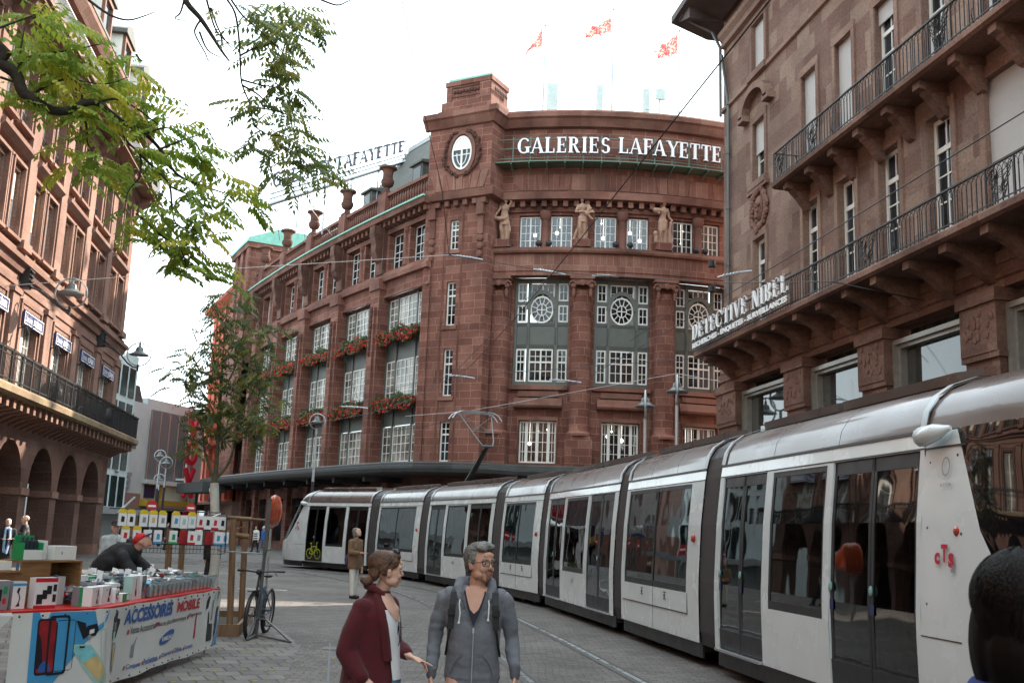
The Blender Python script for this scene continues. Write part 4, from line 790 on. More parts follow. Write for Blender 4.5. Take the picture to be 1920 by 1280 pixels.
M['blue'] = mat('sign_blue', (.025, .03, .12), .5, var=.05)
NB = ['nearest', 'second nearest', 'third from the corner', 'fourth', 'third', 'second', 'last']
for i, c in enumerate(c2[4:]):
 lab = ['bookshop sign of the bay left of the frame', 'bookshop sign cut off at the left edge', 'largest bookshop sign, under the nearest ring lamp arm', 'second bookshop sign from the left, above the balcony chairs', 'third bookshop sign from the left, between two dark wall hooks', 'smallest and farthest bookshop sign, next to the building corner'][i]
 t = thing('shop_sign', 'blue and white '+lab, 'sign', (-11.86, c, 8.7), 0, 'bookshop signs over the balcony windows')
 fr = lambda s, o, z: Vector((o, s, z)); m = MB(fr); m.box(-1.22, 1.22, -.1, .06, 0, .46); m.build('board', M['blue'], t)
 m = MB(fr); [m.box(*b) for b in ((-1.22, 1.22, .06, .07, .0, .035), (-1.22, 1.22, .06, .07, .425, .46), (-1.22, -1.185, .06, .07, .035, .425), (1.185, 1.22, .06, .07, .035, .425))]; m.build('border', M['letter'], t)
 m = MB(fr); sans_text(m, 'Librairie', -1.1, .1, .27, .85, .066, flip=False, bold=.0); sans_text(m, 'KLÉBER', -.05, .1, .3, 1.1, .066, bold=.03); m.build('lettering', M['letter'], t)
 h = MB(fr); h.tube([(-.0, .02, 0), (-.0, .35, .15), (-.0, .5, .05), (0, .62, .12)], .025, 5); h.tube([(0, .3, .12), (0, .45, -.2), (0, .3, -.25)], .02, 5); h.box(-.05, .05, -.05, .04, -.1, .15)
 o = h.build('wall_hook', M['dark']); o.location = (-11.98, c-1.35, 8.45); tag(o, 'black iron wall hook on the balcony front, '+['beside the sign left of the frame', 'beside the sign at the left edge', 'left of the largest bookshop sign', 'left of the second bookshop sign', 'left of the third bookshop sign', 'left of the farthest bookshop sign'][i], 'hook', 'wall hooks beside the bookshop signs')
def balcony_chair(y, lab, m_='dark'):
 fr = lambda s, o, z: Vector((o, s, z)); t = thing('balcony_chair', lab, 'chair', (-11.4, y, 6.0), 0, 'chairs on the arcade balcony'); m = MB(fr)
 m.box(-.25, .25, -.22, .24, .43, .47); m.build('seat', M[m_], t)
 for a, b in ((-.22, -.2), (.22, -.2), (-.22, .22), (.22, .22)): m = MB(fr); m.tube([(a, b, 0), (a, b, .45)], .018, 5); m.build('leg', M[m_], t)
 m = MB(fr); [m.box(x, x+.05, -.25, -.22, .45, .95) for x in (-.24, -.12, 0, .12, .2)]; m.box(-.25, .25, -.26, -.22, .9, .98); m.build('backrest', M[m_], t)
balcony_chair(41.6, 'dark chair left of the dark bin on the arcade balcony', 'dark'); balcony_chair(46.6, 'white slatted chair below the second bookshop sign', 'white'); balcony_chair(53.2, 'pale slatted chair near the far end of the balcony', 'galv')
for y, w, h, lab in ((42.6, .55, .9, 'dark covered planter on the balcony near the left edge'), (50.2, .75, 1.05, 'bulky black covered seat on the balcony, between second and third signs')):
 m = MB(); m.lathe((-11.35, y, 6.0), [(.0, 0), (w*.7, 0), (w, .3), (w*.9, h*.7), (w*.5, h), (0, h)], 9); tag(m.build('covered_planter', M['dark'], None, smooth=60), lab, 'planter', 'covered planters on the arcade balcony')
M['lampgrey'] = mat('lamp_grey', (.12, .13, .13), .4, metal=.3, var=.1)
def bell(m, c, s=1.): m.lathe(c, [(.02, .42*s), (.05, .42*s), (.06, .3*s), (.14*s, .24*s), (.17*s, .1*s), (.3*s, .0), (.4*s, -.04*s), (.4*s, -.08*s), (.3*s, -.06*s), (0, -.05*s)], 18)
def wall_lamp(y, lab, LX, LZ):
 t = thing('wall_lamp', lab, 'street lamp', (-12, y, 9.9), 0, 'ring lamps on curved arms on the arcade building'); m = MB()
 m.box(.0, .35, -.18, .18, .0, .75)
 for q in range(4): m.box(.35, .42, -.2, .2, .08+q*.18, .14+q*.18)
 m.build('wall_box', M['dark'], t)
 m = MB(); m.tube([(.3, 0, .02), (LX*.25, .05, .06), (LX*.42, .1, -.02), (LX*.58, .16, (LZ-.66)*.35), (LX*.74, .22, (LZ-.66)*.75), (LX*.88, .28, (LZ-.66)*.97), (LX+.05, .3, LZ-.66)], .04, 6); m.tube([(LX, .3, LZ-.82), (LX, .3, LZ-.5)], .05, 8); m.build('arm', M['dark'], t)
 m = MB(); R0 = .56; cx, cz = LX, LZ; rg = [(cx+R0*cos(2*PI*k/36), .3, cz+R0*sin(2*PI*k/36)) for k in range(37)]; m.tube(rg, .03, 6, caps=False); m.build('ring', M['galv'], t)
 m = MB(); bell(m, (cx, .3, cz+.05), 1.15); m.tube([(cx, .3, cz+.5), (cx, .3, cz+R0+.1)], .03, 6); m.build('lamp_shade', M['lampgrey'], t, smooth=40)
wall_lamp(39.3, 'large ring lamp on a curved wall arm over the nearest bookshop sign', 1.72, .02); wall_lamp(51.7, 'ring lamp on a curved wall arm at the corner, seen against the sky', 1.95, -.22)
# ================================================================ RIGHT BUILDING (x = 12.6, far corner at y = 33.1)
rb = thing('apartment_building', 'mottled sandstone apartment building with two long bracketed iron balconies at right', 'building', (12.6, 33, 0), w=True)
def PR(mb, name, m, par=None, **k): return mb.build(name, M[m] if isinstance(m, str) else m, par or rb, **k)
X0, X1 = -25., 33.15
wc = [30.0, 26.35, 24.25, 22.1, 19.95, 17.75, 15.6, 13.4, 11.3]
st = [(27.75, 31.45), (23.4, 26.45), (19.1, 22.15), (14.8, 17.9), (10.5, 13.6), (6.2, 9.3)]
up = [(c-.47, c+.47, z0, z1, .2) for c in wc for z0, z1 in ((7.95, 11.3), (12.1 if c < 29 else 13.2, 15.25))]+[(29.5-.0, 30.5, 17.0, 18.75, .2)]+[(c-.47, c+.47, 17.05, 18.7, .2) for c in wc[2::2]]
up = [h for h in up if not (h[0] < 18 and h[0] > 17 and h[2] < 9)]+[(16.6, 18.3, 7.95, 11.35, .2)]
m = MB(RF); m.wall(X0, X1, 7.35, 16.8, 0, [h for h in up if h[3] < 16.5]); m.wall(X0, X1-.1, 16.8, 20.6, -.06, [h for h in up if h[3] > 16.5])
m.fr = plane_frame(12.6, X1, 1, 0, 0, 1); m.wall(0, 14, 0, 20.6, 0, [(1.5+3*k, 2.6+3*k, z, z+2.1, .3) for k in range(4) for z in (8.5, 12.5, 17)]); PR(m, 'wall', 'rstone')
m = MB(RF); m.mould(X0, X1+.06, [(-.06, 16.72), (.09, 16.78), (.09, 16.92), (-.06, 16.98)]); m.mould(X0, X1+.06, [(-.06, 19.2), (.08, 19.25), (.08, 19.45), (.2, 19.6), (.22, 19.75), (-.06, 19.8)]); m.mould(X0, X1+.08, [(0, 7.3), (.1, 7.36), (.1, 7.6), (0, 7.62)]); PR(m, 'string_course', 'rtrim')
m = MB(RF); m.wall(X0, X1, 0, 7.35, -.1, [(a, b, .6, 6.85, .5) for a, b in st]); PR(m, 'shop_wall', 'rdark')
m = MB(RF); m.mould(X0, X1+.1, [(-.1, 6.86), (.1, 6.86), (.1, 7.02), (.16, 7.05), (.16, 7.3), (-.1, 7.32)]); PR(m, 'entablature', 'rdark')
pp = [(31.45, 33.15)]+[(st[k+1][1], st[k][0]) for k in range(5)]
for a, b in pp:
 m = MB(RF); m.box(a+.05, b-.05, -.1, .18, 0, 5.55); m.box(a-.02, b+.02, -.1, .24, 5.5, 5.62); m.box(a, b, -.1, .26, 5.62, 6.75); m.box(a-.06, b+.06, -.1, .32, 6.6, 6.86)
 p = PR(m, 'shop_pier', 'rdark'); m = MB(RF); random.seed(int(a*7))
 for k in range(22): m.ball((a+.12+(b-a-.24)*random.random(), .26, 5.85+.65*random.random()), (.07, .035, .08), 5, 4)
 m.build('carving', M['rdark'], p)
M['bronze'] = mat('grey_bronze_frame', (.34, .33, .3), .4, metal=.4, var=.1)
M['shopglass'] = glassmat('shop_window_glass', c=(.03, .036, .034), wav=.12, ws=.5, spec=1.)
for a, b in st:
 m = MB(RF); w = .2; z1 = 6.55
 for (q, o) in ((0, .04), (.09, -.05)):
  m.box(a+q, a+q+w*.55, -.35, o, .6, z1); m.box(b-q-w*.55, b-q, -.35, o, .6, z1); m.box(a+q, b-q, -.35, o+.002, z1-w*.55-q, z1-q)
 m.box(a, b, -.35, 0, .6, .9); f = PR(m, 'shop_window', 'bronze'); m = MB(RF); m.box(a+.2, b-.2, -.25, -.22, .9, z1-.15); m.box(a+.05, b-.05, -.45, -.42, z1-.02, 6.84); m.build('pane', M['shopglass'], f)
M['wframe'] = M['white']
for c in wc:
 top = 11.3
 if not (17 < c < 18.2): window(RF, rb, c-.47, c+.47, 8.0, top-.02, -.16, rows=5, cols=2, fw=.1, mw=.035, bars=(10.55,), double=False)
 if c > 29: window(RF, rb, c-.47, c+.47, 13.25, 15.2, -.16, rows=3, cols=2, fw=.09, mw=.035, double=False)
 else: window(RF, rb, c-.47, c+.47, 12.15, 15.2, -.16, rows=5, cols=2, fw=.09, mw=.035, bars=(14.45,), double=False)
window(RF, rb, 29.5, 30.5, 17.05, 18.7, -.16, rows=2, cols=2, fw=.09)
for c in wc[2::2]: window(RF, rb, c-.47, c+.47, 17.1, 18.65, -.16, rows=2, cols=2, fw=.09)
def shut(a, b, z0, z1, par=rb, o=-.1, lab=None): m = MB(RF); m.box(a, b, o-.03, o, z0, z1); q = PR(m, 'roller_shutter', 'shutter', par); (q.__setitem__('label', lab) if lab else None)
shut(29.5, 30.5, 17.0, 18.72); shut(29.53, 30.47, 14.2, 15.24); shut(25.88, 26.82, 12.95, 15.24); shut(23.78, 24.72, 12.75, 15.24); shut(21.63, 22.57, 14.75, 15.24); shut(16.6, 18.3, 7.96, 11.34); shut(15.13, 16.07, 12.12, 15.24)
m = MB(lambda s, o, z: RF(s, o, z)); m.poly([(23.7, -.1, 18.65), (24.7, -.1, 18.65), (24.7, .75, 17.15), (23.7, .75, 17.15)]); m.poly([(24.72, -.08, 18.67), (23.68, -.08, 18.67), (23.68, .79, 17.13), (24.72, .79, 17.13)]); PR(m, 'tilted_shutter', 'shutter')
for (a, b, z0, z1) in [h[:4] for h in up]:
 m = MB(RF); w = .17; m.box(a-w, a-.004, -.08, .045, z0, z1); m.box(b+.004, b+w, -.08, .045, z0, z1); m.box(a-w, b+w, -.08, .05, z1+.004, z1+.24)
 if z0 > 13: m.box(a-w-.05, b+w+.05, -.08, .14, z0-.22, z0)
 m.box(a-w-.05, a-w, -.02, .07, z0, z1+.3)if 0 else None; PR(m, 'window_surround', 'rtrim')
m = MB(RF); n = 12
for k in range(n):
 t0, t1 = PI*k/n, PI*(k+1)/n; r0, r1 = .9, 1.16
 m.prism([(30+r0*cos(t0), 15.62+.62*sin(t0)*r0/.9), (30+r1*cos(t0), 15.62+.66*sin(t0)*r1/.9), (30+r1*cos(t1), 15.62+.66*sin(t1)*r1/.9), (30+r0*cos(t1), 15.62+.62*sin(t1)*r0/.9)], -.02, .26)
m.box(28.75, 29.2, -.02, .26, 15.5, 15.7); m.box(30.8, 31.25, -.02, .26, 15.5, 15.7); PR(m, 'curved_pediment', 'rtrim')
m = MB(RF); random.seed(3)
m.ball((30, .02, 12.25), (.3, .12, .42), 10, 8)
for k in range(34):
 t = 2*PI*k/34; r = .55+.12*random.random(); m.ball((30+r*cos(t)*.95, .04, 12.25+r*1.05*sin(t)), (.1+.05*random.random(), .09, .1+.06*random.random()), 6, 4)
for k in range(9): m.ball((30+random.uniform(-.2, .2), .12, 12.25+random.uniform(-.3, .3)), .07, 6, 4)
m.box(29.2, 30.8, -.02, .12, 12.85, 12.98); PR(m, 'coat_of_arms', 'rdark')
def balcony(y0, y1, pr, zb, zr, br0, nb, pit_, panels, lab):
 m = MB(RF); m.mould(y0, y1, [(0, zb), (pr-.08, zb), (pr, zb+.05), (pr, zb+.17), (pr-.05, zb+.22), (0, zb+.22)]); b = PR(m, 'balcony', 'rdark'); b['label'] = lab
 for k in range(nb):
  y = br0-pit_*k
  if y < y0: break
  m = MB(RF); m.mould(y-.13, y+.13, [(0, zb+.01), (pr-.14, zb+.01), (pr-.14, zb-.17), (pr-.3, zb-.2), (pr*.6, zb-.27), (pr*.42, zb-.4), (pr*.25, zb-.6), (.1, zb-.74), (0, zb-.78)]); PR(m, 'bracket', 'rdark', b)
 m = MB(RF); o = pr-.08; z0 = zb+.22; m.box(y0, y1, o-.025, o+.025, zr-.035, zr); m.box(y0, y1, o-.012, o+.012, z0+.06, z0+.085); m.box(y1-.03, y1, 0, o, zr-.03, zr)
 for q in range(int(o/.14)): m.box(y1-.02, y1-.005, .06+q*.14, .075+q*.14, z0, zr)
 y = y1-.1; k = 0; st_ = .155; T = zr-.035
 while y > y0+.1:
  m.box(y-.009, y+.009, o-.009, o+.009, z0, T-.14); m.box(y-.009+st_/2, y+.009+st_/2, o-.009, o+.009, z0, T) if k % 8 == 0 else None
  for sg in (-1, 1): m.tube([(y, o, T-.15), (y+sg*st_*.25, o, T-.07), (y+sg*st_, o, T-.005)], .008, 4, caps=False)
  m.ball((y, o, T-.2), .02, 5, 4); y -= st_; k += 1
 for yc in panels:
  for yy in (yc-.42, yc+.42): m.box(yy-.015, yy+.015, o-.015, o+.015, z0, zr)
  for k in range(6):
   for sg in (-1, 1):
    pts = [(yc+sg*(.06+.3*abs(sin(t*1.0+k*.8))*(.3+t/6)), o+.01, z0+.08+(zr-z0-.2)*t/5.) for t in range(6)]; m.tube(pts, .009, 4, caps=False)
  for k in range(7):
   a = 2*PI*k/7; m.tube([(yc+.16*cos(a+u*.7)*(.5+.1*u), o+.01, (z0+zr)/2+.16*sin(a+u*.7)*(.5+.25*u)) for u in range(5)], .009, 4, caps=False)
 for yc in [p-1.2 for p in panels]:
  m.tube([(yc, o, z0), (yc-.1, o+.12, z0+.15), (yc, o+.02, z0+.35)], .01, 4, caps=False)
 PR(m, 'railing', 'dark', b)
balcony(6, 32.5, 1.3, 7.72, 8.74, 31.84, 20, 1.366, [21.0, 16.2, 13.0], 'long lower iron balcony over the shop windows')
balcony(6, 27.1, .85, 11.85, 12.95, 26.5, 16, 1.366, [24.6, 18.6, 26.7], 'upper iron balcony, ending one bay before the corner')
m = MB(RF); m.mould(X0, X1+1.5, [(-.4, 20.3), (.1, 20.3), (1.35, 20.75), (1.5, 20.8), (1.5, 21.05), (-.4, 21.5)]); m.fr = plane_frame(12.6, X1, 1, 0, 0, 1); m.mould(-1.3, 12, [(0, 20.3), (1.3, 20.75), (1.5, 20.8), (1.5, 21.05), (0, 21.5)]); PR(m, 'eave', M.setdefault('eave', mat('dark_eave_boards', (.07, .05, .045), .7, var=.25, vs=2)))
m = MB(RF); m.mould(X0, X1+1.2, [(1.2, 21.0), (-.2, 24.4), (-8, 26), (-14, 21)]); PR(m, 'roof', 'slate')
m = MB(RF); m.tube([(33.3, .06, 16.7), (33.25, .1, 19.3), (33.5, .3, 20.0), (33.9, .9, 20.5), (34.0, 1.2, 20.75)], .06, 7); m.box(33.8, 34.2, .95, 1.35, 20.7, 21.2); m.tube([(32.5, .09, 3), (32.5, .09, 16.75), (32.6, .09, 17.2), (33.2, .06, 19.0)], .055, 8)
for z in (9, 11, 13, 15, 16.8): m.lathe((32.5, .09, z), [(.08, 0), (.08, .06)], 8)
PR(m, 'drainpipe', 'lampgrey')
for z in (7.8, 10.4, 11.3):
 m = MB(); m.tube([(12.6, 33.3, z), (12.35, 33.5, z)], .02, 5); m.lathe((12.3, 33.5, z-.1), [(.0, 0), (.14, 0), (.14, .2), (0, .2)], 10); PR(m, 'wall_anchor', 'dark')
sgn = thing('balcony_sign', 'white lettering DETECTIVE NIBEL fixed along the lower balcony rail', 'sign', (11.2, 28.7, 8.0), w=True)
BR = lambda s, o, z: Vector((11.24-o, 32.35-s, z))
m = MB(BR); serif_text(m, 'DETECTIVE NIBEL', .05, 8.27, .52, 7.5, .02, .07, T=.2, t=.06); sgn_m = m.build('lettering', M['letter'], sgn)
m = MB(BR); sans_text(m, 'RECHERCHES - ENQUETES - SURVEILLANCES', .05, 7.98, .2, 7.4, .06, bold=.035, thick=.03); m.build('small_lettering', M['letter'], sgn)
m = MB(BR); [m.box(0, 7.6, -.01, .018, z, z+.02) for z in (7.95, 8.22, 8.3, 8.74)]; m.build('rail', M['dark'], sgn)
# ================================================================ TRAM
M['tramwhite'] = mat('tram_white_paint', (.70, .765, .775), .26, var=.04, vs=1.5, coat=.6)
M['trambrown'] = mat('tram_brown_roof_paint', (.12, .092, .082), .3, var=.06, vs=1, coat=.55)
M['tramdark'] = mat('tram_black_skirt', (.02, .02, .022), .45, var=.2)
M['rubber'] = mat('grey_bellows_rubber', (.06, .06, .065), .55, var=.15)
M['tramglass'] = clearglass('tinted_tram_glass', tint=(.1, .115, .12), ior=1.55, wav=.08)
M['cabglass'] = glassmat('tram_windscreen_glass', c=(.004, .004, .005), wav=.05, spec=.7)
M['inner'] = mat('tram_interior_grey', (.22, .24, .23), .6); M['seat'] = mat('turquoise_seat', (.2, .38, .36), .6, var=.1)
M['redlamp'] = mat('red_marker_lamp', (.35, .03, .015), .2, coat=.5); M['seam'] = mat('dark_panel_seam', (.05, .05, .055), .6, var=0)
M['tramred'] = mat('crimson_logo', (.5, .02, .05), .4, var=0); M['tramgrey'] = mat('grey_logo', (.3, .3, .34), .4, var=0); M['bikegreen'] = mat('yellow_green_sticker', (.42, .5, .05), .5, var=0)
tram = thing('tram', 'long white articulated tram with a glossy brown roof curving across the square', 'tram', (6.4, 20, 0), w=True)
def PT(mb, name, m, par=None, **k): return mb.build(name, M[m], par or tram, **k)
def prof(z):
 pts = [(.1, -.06), (.33, -.02), (.7, .0), (1.2, 0), (2.0, -.035), (2.66, -.10), (2.8, -.125), (2.98, -.17), (3.13, -.27), (3.24, -.43), (3.33, -.68), (3.38, -1.2)]
 for (z0, o0), (z1, o1) in zip(pts, pts[1:]):
  if z <= z1: return o0+(o1-o0)*max(0, (z-z0))/(z1-z0)
 return -1.2
RFP = [(2.81, -.13), (2.98, -.17), (3.13, -.27), (3.24, -.43), (3.33, -.68), (3.38, -1.2)]
secs = [((1.22, 42.45), (-1.38, 45.94), 'E'), ((2.85, 37.2), (1.52, 41.7), 'B'), ((4.42, 30.2), (3.02, 36.2), 'C'), ((5.05, 26.2), (4.58, 29.55), 'B'), ((5.2, 19.45), (5.08, 25.65), 'C'), ((5.22, 14.75), (5.22, 18.95), 'B'), ((5.18, 14.0), (5.08, 8.62), 'E')]
def sframe(a, b):
 a, b = Vector(a), Vector(b); d = (b-a).normalized(); n = Vector((-d.y, d.x)); 
 if n.x > 0: n = -n
 return a, d, n, (b-a).length
def ringpts(fr, s, sc=0.):
 """outline of the body section at s (near side skirt, over the roof, far side skirt)"""
 L_ = [(-.06+sc, .3)]+[(prof(z)+sc, z) for z in (.5, 1.2, 2.0, 2.66, 2.8)]+[(o+sc*.8, z+sc*.5) for z, o in RFP]
 R_2 = [(-2.4-o, z) for o, z in reversed(L_[:-1])]
 return [fr(s, o, z) for o, z in L_+R_2]
ends = []
for si, (a, b, ty) in enumerate(secs):
 a_, d_, n_, Ln = sframe(a, b)
 raw = lambda s, o, z, a_=a_, d_=d_, n_=n_: Vector((a_.x+d_.x*s+n_.x*o, a_.y+d_.y*s+n_.y*o, z))
 fn = lambda s, o, z, raw=raw: raw(s, prof(z)+o, z)
 ff = lambda s, o, z, raw=raw: raw(s, -2.4-prof(z)-o, z)
 if ty == 'E': doors = [(.15, 1.7), (3.55, 5.3)] if si == 6 else [(.14, 1.43), (2.97, 4.23)]; wins = [(1.9, 3.4)] if si == 6 else [(1.6, 2.8)]
 elif ty == 'C': doors = [(.28, 2.1), (4.42, 6.0)]; wins = [(2.3, 4.2)]
 else: doors = []; wins = [(.55, Ln-.2)]
 hz = [(x0, x1, .36, 2.64, .05) for x0, x1 in doors]+[(x0, x1, 1.0, 2.62, .05) for x0, x1 in wins]
 m = MB(fn); m2 = MB(ff)
 for z0, z1 in ((.33, 2.8),):
  zs = sorted({.33, .36, 1.0, 1.2, 1.6, 2.0, 2.35, 2.62, 2.64, 2.8}); xs = sorted({0, Ln}|{x for h in hz for x in h[:2]})
  for x0, x1 in zip(xs, xs[1:]):
   for c, d in zip(zs, zs[1:]):
    if any(h[0] < (x0+x1)/2 < h[1] and h[2] < (c+d)/2 < h[3] for h in hz): continue
    for q_ in (m, m2): q_.poly([(x0, 0, c), (x0, 0, d), (x1, 0, d), (x1, 0, c)])
 for h in hz:
  for q_ in (m, m2):
   for c, d in ((h[2], 1.2), (1.2, 2.0), (2.0, h[3])):
    for x in h[:2]: q_.poly([(x, 0, c), (x, -.05, c), (x, -.05, d), (x, 0, d)])
   for z_ in h[2:4]: q_.poly([(h[0], 0, z_), (h[1], 0, z_), (h[1], -.05, z_), (h[0], -.05, z_)])
 PT(m, 'body_side', 'tramwhite'); PT(m2, 'body_side', 'tramwhite')
 m = MB(fn)
 m.box(.0, Ln, .0, .004, 2.645, 2.66) if ty != 'X' else None
 m.box(-.0, Ln, -.01, .012, 2.795, 2.825)
 if ty == 'B':
  m.box(.5, Ln-.15, -.01, .004, .69, .705); m.box((Ln+.3)/2-.005, (Ln+.3)/2+.005, -.01, .003, .36, 1.0); m.box(.5, .51, -.01, .003, .69, 1.0)
  for x in (Ln*.38, Ln*.68): m.box(x-.06, x+.06, 0, .008, .84, .855); m.box(x-.06, x+.06, 0, .008, .94, .955); m.box(x-.012, x+.02, 0, .012, .87, .92)
 PT(m, 'panel_seam', 'seam')
 m = MB(raw); x = [0, .12, Ln*.34, Ln*.67, Ln-.12, Ln]
 for x0, x1 in zip(x, x[1:]):
  P_ = RFP+[(z, -2.4-o) for z, o in reversed(RFP[:-1])]
  for (z0, o0), (z1, o1) in zip(P_, P_[1:]): m.poly([(x0, o0, z0), (x1-.012, o0, z0), (x1-.012, o1, z1), (x0, o1, z1)])
 PT(m, 'roof', 'trambrown', smooth=60)
 m = MB(raw)
 for x0 in (-.0, Ln-.1):
  P_ = [(z+.02, o+.02) for z, o in RFP]; [m.poly([(x0, o0, z0), (x0+.1, o0, z0), (x0+.1, o1, z1), (x0, o1, z1)]) for (z0, o0), (z1, o1) in zip(P_, P_[1:])]
 PT(m, 'roof_edge_band', 'galv', smooth=60)
 m = MB(raw)
 for k in range(2 if Ln > 4 else 1):
  u0, u1 = (.35, Ln*.5-.1) if k == 0 else (Ln*.5+.05, Ln-.3)
  if Ln <= 4: u0, u1 = .5, Ln-.45
  for oo in (-.62, -1.78):
   m.mould(u0, u1, [(oo, 3.32), (oo+.02*(1 if oo > -1 else -1), 3.42), (-1.2+(.3 if oo > -1 else -.3), 3.48), (-1.2+(.3 if oo > -1 else -.3), 3.34)])
 PT(m, 'roof_pod', 'trambrown')
 m = MB(raw); m.box(0, Ln, -.1, -.07, .12, .34); m.box(0, Ln, -2.33, -2.3, .12, .34); m.box(.05, Ln-.05, -2.3, -.1, .2, .33); PT(m, 'skirt', 'tramdark')
 m = MB(raw); m.box(0.02, Ln-.02, -2.3, -.1, .34, .36); m.box(0.02, Ln-.02, -2.2, -.2, 2.72, 2.75); PT(m, 'interior_floor', 'inner')
 for x in (doors and [] or [1.2, Ln-1.2]):
  for oo in (-.35, -2.05): m = MB(lambda s, o, z, raw=raw: raw(s, o, z)); [m.poly([(x+.29*cos(2*PI*k/18), oo, .3+.29*sin(2*PI*k/18)) for k in range(18)]), m.poly([(x+.29*cos(2*PI*k/18), oo-.1, .3+.29*sin(2*PI*k/18)) for k in range(18)])]; [m.poly([(x+.29*cos(2*PI*k/18), oo, .3+.29*sin(2*PI*k/18)), (x+.29*cos(2*PI*(k+1)/18), oo, .3+.29*sin(2*PI*(k+1)/18)), (x+.29*cos(2*PI*(k+1)/18), oo-.1, .3+.29*sin(2*PI*(k+1)/18)), (x+.29*cos(2*PI*k/18), oo-.1, .3+.29*sin(2*PI*k/18))]) for k in range(18)]; PT(m, 'wheel', 'tramdark')
 for side, f_ in (('n', fn), ('f', ff)):
  for (x0, x1) in doors:
   xm = (x0+x1)/2
   for (u, v) in ((x0+.01, xm-.006), (xm+.006, x1-.01)):
    m = MB(f_)
    for c, d in ((.37, 1.2), (1.2, 2.0), (2.0, 2.63)):
     m.box(u, u+.05, -.045, -.02, c, d); m.box(v-.05, v, -.045, -.02, c, d)
    m.box(u, v, -.045, -.018, .37, .62); m.box(u, v, -.045, -.02, 2.5, 2.63); m.box(u, v, -.045, -.019, 1.18, 1.23) if 0 else None
    dr = PT(m, 'door', 'tramdark'); g = MB(f_)
    for c, d in ((.62, 1.2), (1.2, 2.0), (2.0, 2.5)): g.poly([(u+.04, -.03, c), (u+.04, -.03, d), (v-.04, -.03, d), (v-.04, -.03, c)])
    g.build('pane', M['tramglass'], dr)
    if side == 'n' and u > xm-.1 or (side == 'n' and si == 6): g = MB(f_); g.ball((u+.03, -.005, 1.35), (.035, .015, .05), 8, 5); g.build('door_button', M['seat'], dr); g = MB(f_); g.box(u+.0, u+.07, -.02, -.015, 1.12, 1.22); g.build('wheelchair_sticker', M['blue'], dr)
   if side == 'n': m = MB(f_); m.box(x0-.02, x1+.02, -.02, .06, .33, .36); PT(m, 'door_step', 'galv')
  for (x0, x1) in wins:
   m = MB(f_)
   for c, d in ((1.0, 1.2), (1.2, 2.0), (2.0, 2.62)):
    m.box(x0, x0+.05, -.045, -.01, c, d); m.box(x1-.05, x1, -.045, -.01, c, d)
    if ty == 'B': m.box((x0+x1)/2-.01, (x0+x1)/2+.01, -.04, -.004, c, d)
   m.box(x0, x1, -.045, -.009, 1.0, 1.1); m.box(x0, x1, -.045, -.009, 2.56, 2.62)
   w = PT(m, 'window', 'tramdark'); g = MB(f_)
   for c, d in ((1.1, 1.2), (1.2, 2.0), (2.0, 2.56)): g.poly([(x0+.04, -.02, c), (x0+.04, -.02, d), (x1-.04, -.02, d), (x1-.04, -.02, c)])
   g.build('pane', M['tramglass'], w)
 s0_ = .9 if ty == 'B' else wins[0][0]+.25; s1_ = Ln-.7 if ty == 'B' else wins[0][1]-.2; k = s0_
 while k < s1_+.01:
  for oo in (-.55, -1.85):
   m = MB(raw); m.box(k, k+.42, oo-.22, oo+.22, .8, .88); m.box(k, k+.07, oo-.22, oo+.22, .88, 1.5); m.box(k+.02, k+.4, oo-.1, oo+.1, .36, .8); PT(m, 'seat', 'seat')
  k += .8
 for (x0, x1) in doors: m = MB(raw); m.tube([((x0+x1)/2, -1.2, .36), ((x0+x1)/2, -1.2, 2.72)], .02, 6); m.tube([(x0-.05, -.3, .36), (x0-.05, -.3, 2.72)], .02, 6); PT(m, 'grab_pole', 'galv')
 if ty == 'B': m = MB(fn); m.ball((.25, .02, 1.8), (.05, .04, .06), 8, 6); PT(m, 'marker_lamp', 'redlamp'); 
 ends.append((raw, Ln, a, b, si, fn))
 if ty == 'E':
  t0 = Ln
  zg = [(.0, 2.8), (.66, 2.79), (.70, 2.62), (.78, 2.4), (1.0, 1.95), (1.2, 1.62), (1.45, 1.25), (1.75, 1.14), (3.3, 1.12)]
  TB, TM, TR_ = (3.0, 2.2, 1.6) if si == 6 else (2.25, 1.0, .45)
  def TT(z): return TB if z < 1.1 else TB-(z-1.1)/1.7*(TB-TM) if z < 2.8 else TM-(z-2.8)/.58*(TM-TR_)
  def surf(th, z):
   hw = 1.2+prof(z); T = TT(z)-(.12 if z < .4 else 0); c, s_ = cos(th), sin(th)
   u = T*abs(s_)**.62; w = hw*abs(c)**(.42 if si == 6 else .55)*(1 if c > 0 else -1)
   return raw(t0+u, -1.2+w, z)
  def zb_at(th):
   u = TB*abs(sin(th))**.62
   for (u0, z0), (u1, z1) in zip(zg, zg[1:]):
    if u <= u1: return z0+(z1-z0)*(u-u0)/(u1-u0)
   return 1.12
  NT = 36; th = [PI*(k/NT) for k in range(NT+1)]
  def patch(name, zlo, zhi, rows, mt, par=tram, smooth=60):
   m = MB(world)
   for k in range(NT):
    for r in range(rows):
     P4 = []
     for (kk, rr) in ((k, r), (k+1, r), (k+1, r+1), (k, r+1)):
      lo, hi = zlo(th[kk]), zhi(th[kk]); P4.append(tuple(surf(th[kk], lo+(hi-lo)*rr/rows)))
     m.poly(P4)
   return m.build(name, M[mt], par, smooth=smooth)
  patch('cab_shell', lambda t: .33, zb_at, 10, 'tramwhite')
  patch('windscreen', zb_at, lambda t: 2.8, 10, 'cabglass')
  patch('skirt', lambda t: .12, lambda t: .33, 1, 'tramdark')
  m = MB(world); zr = [2.8, 2.9, 3.0, 3.1, 3.2, 3.3, 3.36, 3.38]
